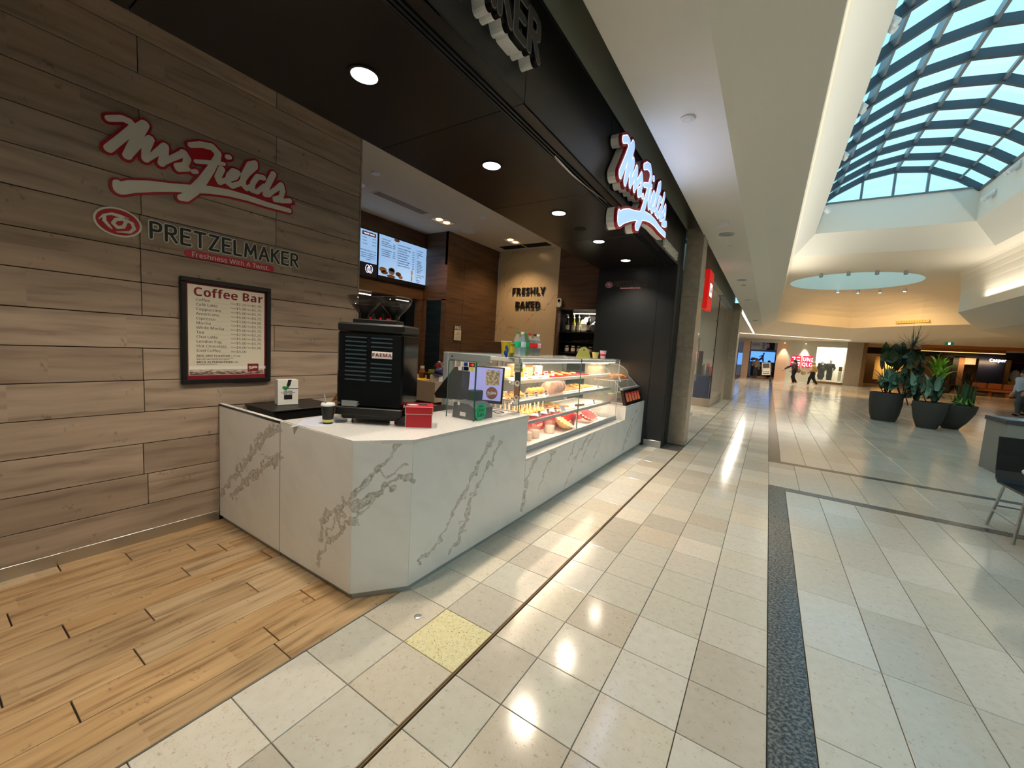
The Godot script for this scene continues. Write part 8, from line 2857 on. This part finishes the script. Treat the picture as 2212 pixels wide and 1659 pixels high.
func build_right_far() -> void:
	var z := -50.0
	var w := MB.new()
	w.box(V(6.4, 2.9, z - 0.2), V(20, 3.6, z))
	struct("wall_right_stores", w, M.dark_store)
	struct("wall_right_back", bx(V(6.4, 0, -54), V(20, 3.6, -53.8)), M.bronze)
	struct("wall_right_side", bx(V(6.2, 0, -54), V(6.4, 3.6, -42)), M.bronze)
	for s in [[12.3, 12.6, "dark_store"], [13.4, 13.75, "dark_store"], [13.75, 14.1, "cloth_brown"], [16.3, 16.75, "bronze"]]:
		struct("trim_11", bx(V(s[0], 0, z - 0.2), V(s[1], 3.0, z)), M[s[2]])
	var shelf := func(called: String, label: String, x0: float, x1: float, y0: float, y1: float, m: Material, e: float) -> void:
		var t := thing(called, label, "display", V(x0, y0, z - 0.6))
		box_obj("panel", V(0, 0, 0), V(x1 - x0, y1 - y0, 0.08), m, t, 0.0)
		box_obj("top", V(-0.03, y1 - y0, -0.02), V(x1 - x0 + 0.03, y1 - y0 + 0.04, 0.1), M.bronze, t, 0.0)
	shelf.call("lit_back_wall", "warm lit back wall with shelves in the dark store behind the planters", 8.4, 10.4, 0.5, 2.7, M.cake_yellow, 1.0)
	shelf.call("orange_panel", "orange red hanging garments in the dark store beside the bronze pillar", 7.0, 7.6, 0.5, 2.3, M.orange, 1.0)
	shelf.call("cream_panel", "cream framed panel between dark posts in the far right store", 14.15, 14.9, 2.35, 3.2, M.icing, 1.0)
	shelf.call("maroon_front", "maroon shop fascia at the far right edge", 16.8, 19.5, 2.7, 3.45, M.maroon, 1.0)
	shelf.call("maroon_glass", "dark maroon shop window at the far right with pale goods", 16.8, 19.5, 0.3, 2.65, M.dark_store, 1.0)
	var gd := thing("window_goods", "pale goods standing in the dark maroon window at the far right", "goods", V(17.1, 0.8, z - 0.4))
	var gm := MB.new()
	gm.ball(V(0.1, 0.8, 0), V(0.3, 0.5, 0.15), 12, 8)
	obj("garment", gm, M.paper_blue, gd)
	box_obj("box", V(-0.2, 0, -0.1), V(0.3, 0.35, 0.1), M.cake_yellow, gd, 0.01)
	area("far_store_light", V(9.4, 2.7, z - 0.4), V(0, -0.7, -1), 3.0, 0.3, C(255, 210, 150), 5.0)
	area("far_store_light", V(14.5, 2.6, z + 0.5), V(0, -0.5, -1), 3.0, 0.3, C(255, 210, 150), 4.0)
	var cs := thing("navy_panel_sign", "dark navy panel with lit white rounded lettering in the far right store", "sign", V(15.26, 0.4, z - 0.02))
	box_obj("panel", V(-0.35, 0, 0), V(1.1, 2.85, 0.1), M.navy_panel, cs, 0.0)
	var cl := MB.new()
	letters(cl, "Casper", 0.34, on_z(0.68, 2.4, 0.1), 0, 0, "bold", 0.02, 1, 0.85)
	obj("lettering", cl, M.casper_white, cs)
	# warm wooden beam with a lit edge
	var bm := thing("wood_beam", "long warm wooden bulkhead with a lit lower edge, above the far right stores", "bulkhead", V(0, 0, -41.2))
	box_obj("beam", V(9.4, 3.28, -0.6), V(19.9, 3.47, 0.0), M.store_wood, bm, 0.004)
	box_obj("board", V(9.4, 3.05, -0.55), V(13.5, 3.28, -0.05), M.bench_leather, bm, 0.004)
	box_obj("lit_edge", V(9.4, 3.03, -0.5), V(13.5, 3.05, -0.1), M.warm_cove, bm, 0.0)
	area("beam_glow_light", V(11.5, 3.0, -41.5), V(0, -1, 0), 0.4, 4.0, C(255, 196, 120), 5.0)
	var ex := thing("exit_sign", "small green and white exit sign hanging under the ceiling behind the planters", "sign", V(9.35, 3.26, -36.0))
	box_obj("panel", V(-0.2, 0, -0.02), V(0.2, 0.17, 0.02), M.exit_green, ex, 0.004)
	box_obj("figure", V(-0.05, 0.02, 0.02), V(0.05, 0.15, 0.023), M.uniq_white, ex, 0.0)
	box_obj("hanger", V(-0.01, 0.17, -0.01), V(0.01, 0.23, 0.01), M.white_plastic, ex, 0.0)
	# bench and dark plants
	var b := thing("leather_bench", "long brown leather bench with segmented back before the far right stores", "bench", V(14.6, 0, -43.2), deg_to_rad(-30))
	box_obj("seat", V(-1.9, 0.34, -0.35), V(1.9, 0.5, 0.35), M.bench_leather, b, 0.03)
	for k in 5:
		box_obj("back_pad", V(-1.88 + 0.76 * k, 0.48, -0.38), V(-1.14 + 0.76 * k, 0.95, -0.15), M.bench_leather, b, 0.06)
	for k in 5:
		box_obj("leg", V(-1.7 + 0.85 * k - 0.1, 0, -0.2), V(-1.7 + 0.85 * k + 0.1, 0.34, 0.2), M.bench_leather, b, 0.01)
	for s in [[12.3, -42.6, 1.1, "dark bushy plant in a black pot before the navy panel"], [11.2, -43.0, 1.75, "taller dark spiky plant in a black pot behind the lime dracaena"]]:
		var p := thing("dark_plant", s[3], "plant", V(s[0], 0, s[1]))
		lathe_obj("pot", [Vector2(0, 0), Vector2(0.35, 0), Vector2(0.55, 0.4), Vector2(0.6, 0.65), Vector2(0.55, 0.66), Vector2(0, 0.6)], M.black_plastic, p, Vector3.ZERO, 24)
		var r := RandomNumberGenerator.new()
		r.seed = int(s[0] * 10)
		var lf := leaf_mesh(0.6, 0.08, 0.25)
		for k in 46:
			var o := node("leaf", lf, M.far_leaf, p, V(r.randf() * 0.4 - 0.2, 0.6 + r.randf() * s[2] * 0.7, r.randf() * 0.4 - 0.2))
			o.basis = Basis(V(0, 1, 0), r.randf() * TAU) * Basis(V(1, 0, 0), -0.2 - r.randf() * 0.9) * Basis().scaled(Vector3.ONE * (0.7 + r.randf() * 0.6))

# a leaf that grows along +Y and bends towards +Z
func leaf_mesh(l: float, w: float, bend: float, fold := 0.15, tip := 0.55) -> ArrayMesh:
	var mb := MB.new()
	var n := 6
	var row := []
	for k in n + 1:
		var t := float(k) / n
		var a := bend * t * 1.4
		var y := l * t * cos(a * 0.8)
		var z := l * t * sin(a)
		var ww := w * 0.5 * pow(sin(PI * pow(clampf(t * 0.94 + 0.03, 0, 1), tip)), 0.9)
		row.append([V(-ww, y, z + ww * fold), V(0, y, z), V(ww, y, z + ww * fold)])
	for k in n:
		for s in 2:
			var p := [row[k][s], row[k][s + 1], row[k + 1][s + 1], row[k + 1][s]]
			var nn: Vector3 = (p[2] - p[0]).cross(p[3] - p[1]).normalized()
			mb.squad(p, [nn, nn, nn, nn])
			var o := -nn * 0.0015
			mb.squad([p[3] + o, p[2] + o, p[1] + o, p[0] + o], [-nn, -nn, -nn, -nn])
	return mb.done()

func plant(label: String, at: Vector3, parent_h: float, count: int, leaf: ArrayMesh, mats: Array, spread: float, low: float, high: float, tilt0: float, tilt1: float, seed_: int, stem_h := 0.0) -> Node3D:
	var p := thing("potted_plant", label, "plant", at)
	var r := RandomNumberGenerator.new()
	r.seed = seed_
	var st := MB.new()
	for k in 5:
		var an := r.randf() * TAU
		st.cyl(V(cos(an) * 0.04, -0.1, sin(an) * 0.04), V(cos(an) * spread * 0.4, low + (high - low) * 0.6, sin(an) * spread * 0.4), 0.012, 6)
	obj("stem", st, M.stem, p)
	for k in count:
		var t := float(k) / count
		var an := k * 2.4 + r.randf() * 0.5
		var o := node("leaf", leaf, mats[r.randi() % mats.size()], p, V(sin(an) * spread * (0.25 + 0.3 * r.randf()), lerpf(low, high, sqrt(r.randf())), cos(an) * spread * (0.25 + 0.3 * r.randf())))
		o.basis = Basis(V(0, 1, 0), an) * Basis(V(1, 0, 0), lerpf(tilt0, tilt1, r.randf())) * Basis(V(0, 1, 0), r.randf() * 0.6 - 0.3).scaled(Vector3.ONE * (0.75 + 0.4 * r.randf()))
	return p

func pot(label: String, at: Vector3, prof: Array) -> void:
	var t := thing("planter", label, "planter", at)
	lathe_obj("bowl", prof, M.planter, t, Vector3.ZERO, 40)
	var top: Vector2 = prof[prof.size() - 1]
	lathe_obj("soil", [Vector2(top.x, top.y - 0.01), Vector2(0, top.y + 0.01)], M.soil, t, Vector3.ZERO, 24)

func build_planters() -> void:
	var A := V(2.98, 0, -15.75)
	var B := V(3.72, 0, -15.0)
	var Cc := V(4.32, 0, -15.6)
	pot("tall dark grey round planter, nearest the far store, under the fiddle leaf fig", A, [Vector2(0, 0), Vector2(0.27, 0), Vector2(0.33, 0.2), Vector2(0.37, 0.5), Vector2(0.375, 0.82), Vector2(0.355, 0.825), Vector2(0.34, 0.76)])
	pot("middle dark grey round planter, standing forward of the other two", B, [Vector2(0, 0), Vector2(0.2, 0), Vector2(0.28, 0.22), Vector2(0.335, 0.5), Vector2(0.345, 0.7), Vector2(0.325, 0.705), Vector2(0.31, 0.64)])
	pot("low wide dark grey bowl planter at the group's right end", Cc, [Vector2(0, 0), Vector2(0.16, 0), Vector2(0.3, 0.2), Vector2(0.42, 0.45), Vector2(0.46, 0.66), Vector2(0.44, 0.665), Vector2(0.42, 0.6)])
	var ag := leaf_mesh(0.34, 0.12, 0.8)
	plant("silvery green broad-leaved plant spilling over the tall grey planter", A + V(0, 0.8, 0.12), 0.0, 60, ag, [M.agl_leaf, M.agl_leaf, M.agl_pale], 0.55, 0.02, 0.4, -0.3, -1.75, 3)
	plant("silvery green broad-leaved plant between the tall and middle planters, hanging low", A + V(0.48, 0.62, 0.2), 0.0, 40, ag, [M.agl_leaf, M.dark_leaf, M.agl_pale], 0.42, 0.0, 0.5, -0.3, -1.8, 9)
	plant("silvery green broad-leaved plant with one drooping leaf in the middle planter", B + V(0, 0.68, 0.05), 0.0, 46, ag, [M.agl_leaf, M.agl_pale, M.dark_leaf], 0.48, 0.0, 0.42, -0.3, -1.8, 5)
	var fig := leaf_mesh(0.4, 0.32, 0.35, 0.25, 0.75)
	var f := plant("fiddle leaf fig with huge dark rounded leaves, tallest left of the spiky plant", A + V(0.02, 0.8, -0.12), 0.0, 16, fig, [M.fig_leaf, M.fig_leaf, M.dark_leaf], 0.5, 0.6, 1.12, -0.1, -0.9, 12)
	var dl := leaf_mesh(0.22, 0.13, 0.5)
	plant("dense dark leafy shrub under the spiky plant, behind the fig", A + V(0.38, 0.8, -0.15), 0.0, 90, dl, [M.dark_leaf, M.dark_leaf, M.fig_leaf], 0.85, 0.2, 1.05, -0.2, -1.7, 21)
	var lm := leaf_mesh(0.42, 0.075, 1.0)
	plant("bright lime dracaena with arching strap leaves in the low bowl planter", Cc + V(-0.35, 0.66, -0.1), 0.0, 50, lm, [M.lime_leaf], 0.3, 0.3, 0.95, -0.1, -1.5, 31)
	var sn := leaf_mesh(0.62, 0.07, 0.05, 0.3, 0.4)
	plant("upright dark green snake plant at the low bowl planter's right edge", Cc + V(0.16, 0.64, 0.12), 0.0, 22, sn, [M.snake_leaf], 0.36, 0.0, 0.03, 0.1, -0.15, 41)
	var lo := leaf_mesh(0.2, 0.05, 0.9)
	plant("small trailing green leaves at the foot of the snake plant", Cc + V(0.1, 0.64, 0.2), 0.0, 26, lo, [M.snake_leaf, M.lime_leaf], 0.6, 0.0, 0.1, -0.8, -1.9, 43)
	# spiky head on a long stem
	var y := thing("spiky_plant", "spiky long-leaved plant on a bare stem rising above the whole planter group", "plant", A + V(0.42, 0.8, -0.2))
	var st := MB.new()
	st.cyl(V(0, -0.1, 0), V(0.02, 1.5, 0.0), 0.02, 8)
	obj("stem", st, M.stem, y)
	var sp := leaf_mesh(0.55, 0.022, 0.25, 0.2, 0.45)
	var r := RandomNumberGenerator.new()
	r.seed = 51
	for k in 64:
		var o := node("leaf", sp, M.yucca_leaf, y, V(0.02, 1.5 - 0.3 * pow(r.randf(), 2.0), 0))
		var down := 0.15 if k < 26 else 1.0
		o.basis = Basis(V(0, 1, 0), k * 2.4) * Basis(V(1, 0, 0), -(0.1 + r.randf() * 1.4 + down * 1.1)) * Basis().scaled(Vector3.ONE * (0.7 + 0.5 * r.randf()))

func build_furniture() -> void:
	# information pedestal
	var p := thing("info_pedestal", "low angular grey stone pedestal with a dark framed blue map top", "pedestal", V(3.1, 0, -9.04))
	var pl := PackedVector2Array([Vector2(0, 0), Vector2(1.2, -0.25), Vector2(1.3, 0.55), Vector2(0.0, 0.7)])
	var mb := MB.new()
	mb.prism(pl, on_y(0, 0, 0), 0.0, 0.79)
	obj("block", mb, M.pedestal_stone, p)
	var m2 := MB.new()
	var q := PackedVector2Array()
	for v in pl:
		q.append((v - Vector2(0.6, 0.25)) * 1.03 + Vector2(0.6, 0.25))
	m2.prism(q, on_y(0, 0, 0), 0.79, 0.855)
	obj("frame", m2, M.grey_plastic, p)
	var m3 := MB.new()
	var q3 := PackedVector2Array()
	for v in pl:
		q3.append((v - Vector2(0.6, 0.25)) * 0.93 + Vector2(0.6, 0.25))
	m3.prism(q3, on_y(0, 0, 0), 0.855, 0.858)
	obj("map", m3, mat("map_blue", C(150, 190, 215), 0.15), p)
	var m4 := MB.new()
	for s in [[0.2, 0.15, 0.5, 0.3], [0.6, 0.1, 0.8, 0.45], [0.3, 0.4, 0.9, 0.5]]:
		m4.prism(PackedVector2Array([Vector2(s[0], s[1]), Vector2(s[2], s[1] - 0.04), Vector2(s[2], s[3]), Vector2(s[0], s[3])]), on_y(0, 0, 0), 0.858, 0.8595)
	obj("map_print", m4, M.paper, p)
	# chair
	var c := thing("side_chair", "black shell chair with thin metal legs beside the round white table", "chair", V(2.26, 0, -5.66), 0)
	var seat := MB.new()
	seat.box(V(-0.23, 0.44, -0.28), V(0.23, 0.46, 0.27), 0.008)
	seat.box(V(-0.23, 0.432, 0.24), V(0.23, 0.456, 0.285), 0.01)
	obj("seat", seat, M.chair_black, c)
	var back := MB.new()
	var prof := [V(0, 0.45, -0.26), V(0, 0.48, -0.315), V(0, 0.56, -0.345), V(0, 0.72, -0.37), V(0, 0.89, -0.39)]
	for k in prof.size() - 1:
		var a: Vector3 = prof[k]
		var b: Vector3 = prof[k + 1]
		var n := V(0, 0, 1).cross(V(1, 0, 0))
		var t := (b - a).normalized()
		var nn := V(1, 0, 0).cross(t) * 0.012
		for s in [[-0.23, 0.23]]:
			back.quad(V(s[0], a.y, a.z) + nn, V(s[1], a.y, a.z) + nn, V(s[1], b.y, b.z) + nn, V(s[0], b.y, b.z) + nn)
			back.quad(V(s[1], a.y, a.z), V(s[0], a.y, a.z), V(s[0], b.y, b.z), V(s[1], b.y, b.z))
			back.quad(V(s[0], a.y, a.z), V(s[0], a.y, a.z) + nn, V(s[0], b.y, b.z) + nn, V(s[0], b.y, b.z))
			back.quad(V(s[1], a.y, a.z) + nn, V(s[1], a.y, a.z), V(s[1], b.y, b.z), V(s[1], b.y, b.z) + nn)
	var e0: Vector3 = prof[4]
	back.box(V(-0.23, 0.885, e0.z - 0.001), V(0.23, 0.897, e0.z + 0.013), 0.004)
	obj("backrest", back, M.chair_black, c)
	for s in [[-1, 1], [1, 1], [-1, -1], [1, -1]]:
		var lg := MB.new()
		lg.cyl(V(s[0] * 0.25, 0.0, s[1] * 0.26 - 0.0), V(s[0] * 0.2, 0.445, s[1] * 0.2), 0.012, 10)
		obj("leg", lg, M.steel, c)
	for s in [-1, 1]:
		var br := MB.new()
		br.cyl(V(s * 0.238, 0.17, -0.24), V(s * 0.238, 0.17, 0.24), 0.009, 8)
		obj("stretcher", br, M.steel, c)
	var fr := MB.new()
	fr.cyl(V(-0.23, 0.22, -0.232), V(0.23, 0.22, -0.232), 0.009, 8)
	obj("stretcher", fr, M.steel, c)
	# table
	var t := thing("round_table", "round white cafe table with a disc base, cut off by the frame's edge", "table", V(2.21, 0, -4.98))
	lathe_obj("top", [Vector2(0, 0.7), Vector2(0.33, 0.7), Vector2(0.355, 0.706), Vector2(0.36, 0.718), Vector2(0.355, 0.728), Vector2(0.34, 0.731), Vector2(0, 0.731)], M.table_white, t, Vector3.ZERO, 48, false)
	lathe_obj("column", [Vector2(0.035, 0.02), Vector2(0.03, 0.05), Vector2(0.03, 0.68), Vector2(0.09, 0.7)], M.steel, t)
	lathe_obj("base", [Vector2(0.27, 0.0), Vector2(0.27, 0.012), Vector2(0.25, 0.022), Vector2(0.05, 0.03), Vector2(0, 0.03)], M.steel, t, Vector3.ZERO, 40, false)

func build_ceiling_bits() -> void:
	var disc := func(called: String, label: String, cat: String, at: Vector3, r: float, h: float, m: Material) -> void:
		var t := thing(called, label, cat, at)
		lathe_obj("cover", [Vector2(0, -h), Vector2(r * 0.82, -h), Vector2(r, -h * 0.6), Vector2(r, 0)], m, t, Vector3.ZERO, 28, false)
		lathe_obj("ring", [Vector2(r * 0.5, -h - 0.001), Vector2(r * 0.55, -h - 0.001)], M.case_grey, t, Vector3.ZERO, 28, false)
	var x := -0.78
	disc.call("cover_plate", "round white cover plate on the low ceiling, nearest the camera", "plate", V(x, LOWY, -3.69), 0.06, 0.012, M.plaster)
	disc.call("smoke_detector", "white smoke detector on the low ceiling beside the stone pillar", "detector", V(x, LOWY, -6.66), 0.085, 0.05, M.white_plastic)
	disc.call("ceiling_speaker", "round grey speaker grille on the low ceiling behind the smoke detector", "speaker", V(x, LOWY, -7.28), 0.11, 0.012, M.case_grey)
	disc.call("cover_plate", "small round plate on the low ceiling beyond the speaker grille", "plate", V(x, LOWY, -8.06), 0.05, 0.012, M.plaster)
	disc.call("ceiling_speaker", "round grille on the low ceiling above the red box sign", "speaker", V(x, LOWY, -11.5), 0.11, 0.012, M.case_grey)
	disc.call("cover_plate", "round plate on the low ceiling by the neighbouring shop's corner glass", "plate", V(x, LOWY, -12.3), 0.06, 0.012, M.case_grey)
	disc.call("smoke_detector", "far smoke detector on the low ceiling before the far stone pillar", "detector", V(x, LOWY, -15.3), 0.1, 0.04, M.white_plastic)
	disc.call("ceiling_speaker", "far round grille on the low ceiling beside the long light line", "speaker", V(x, LOWY, -22.9), 0.12, 0.015, M.case_grey)
	# track spots along the roof light's upstand
	var spotlight := func(label: String, at: Vector3, side: float) -> void:
		var t := thing("track_spotlight", label, "spotlight", at)
		box_obj("plate", V(0, -0.09, -0.09), V(0.03 * side, 0.09, 0.09), M.white_plastic, t, 0.004) if side > 0 else box_obj("plate", V(-0.03, -0.09, -0.09), V(0, 0.09, 0.09), M.white_plastic, t, 0.004)
		for k in 2:
			var mb := MB.new()
			mb.cyl(V(0.05 * side, -0.02, -0.08 + 0.16 * k), V(0.2 * side, -0.16, -0.08 + 0.16 * k), 0.055, 12)
			obj("head", mb, M.white_plastic, t)
	var zs := [-8.35, -10.7, -12.9, -15.8]
	for k in 4:
		spotlight.call(["twin white spotlight on the roof light's near upstand, closest to the camera", "second twin white spotlight along the roof light's near upstand", "third twin white spotlight along the roof light's near upstand", "twin white spotlight at the roof light's near upstand by its glazed end"][k], V(0.88, 6.75 if k != 3 else 6.35, zs[k]), 1.0)
	spotlight.call("twin white spotlight on the roof light's opposite upstand by its glazed end", V(4.71, 6.5, -16.6), -1.0)
	spotlight.call("single white spotlight on the roof light's opposite upstand", V(4.71, 6.75, -15.4), -1.0)
	for k in 4:
		var dl := thing("coffer_spot", ["first small white spot hanging on the far side of the round roof light", "second small white spot by the round roof light", "third small white spot by the round roof light", "fourth small white spot by the round roof light, nearest the right wall"][k], "spotlight", V(2.6 + 0.85 * k, FLATY, -27.2 + 0.3 * absf(k - 1.5)))
		lathe_obj("can", [Vector2(0.06, -0.16), Vector2(0.075, -0.15), Vector2(0.06, 0.0)], M.white_plastic, dl)
		lathe_obj("lens", [Vector2(0, -0.15), Vector2(0.062, -0.15)], M.lamp_white, dl)
		spot("coffer_beam", dl.position + V(0, -0.18, 0), V(0.15, -1, -0.9), 60, 8.0, C(255, 206, 140), 0.06)
	for k in 4:
		var dl := thing("coffer_spot", ["first grey spot on the near rim of the round roof light", "second grey spot on the near rim of the round roof light", "third grey spot on the near rim of the round roof light", "fourth grey spot on the near rim of the round roof light"][k], "spotlight", V(1.5 + 0.9 * k, FLATY, -21.75 - 0.2 * absf(k - 1.5)))
		lathe_obj("can", [Vector2(0.05, -0.16), Vector2(0.07, -0.15), Vector2(0.06, 0.0)], M.case_grey, dl)
		lathe_obj("lens", [Vector2(0, -0.15), Vector2(0.055, -0.15)], M.bronze, dl)
	var v := thing("coffer_vent", "long narrow air grille low on the cream cove above the spiky plant", "vent", V(6.3, 4.1, -30.22), deg_to_rad(-48))
	box_obj("frame", V(-0.8, 0, -0.02), V(0.8, 0.14, 0.03), M.cake_yellow, v, 0.004)
	for k in 12:
		box_obj("slat", V(-0.75 + 0.125 * k, 0.02, 0.03), V(-0.74 + 0.125 * k, 0.12, 0.035), M.bronze, v, 0.0)

func _ready() -> void:
	rng.seed = 4
	setup_view()
	make_materials()
	build_structure()
	build_shop_shell()
	build_shop_fittings()
	build_counter_items()
	build_case()
	build_neighbour()
	build_far_store()
	build_right_far()
	build_planters()
	build_furniture()
	build_people()
	build_ceiling_bits()
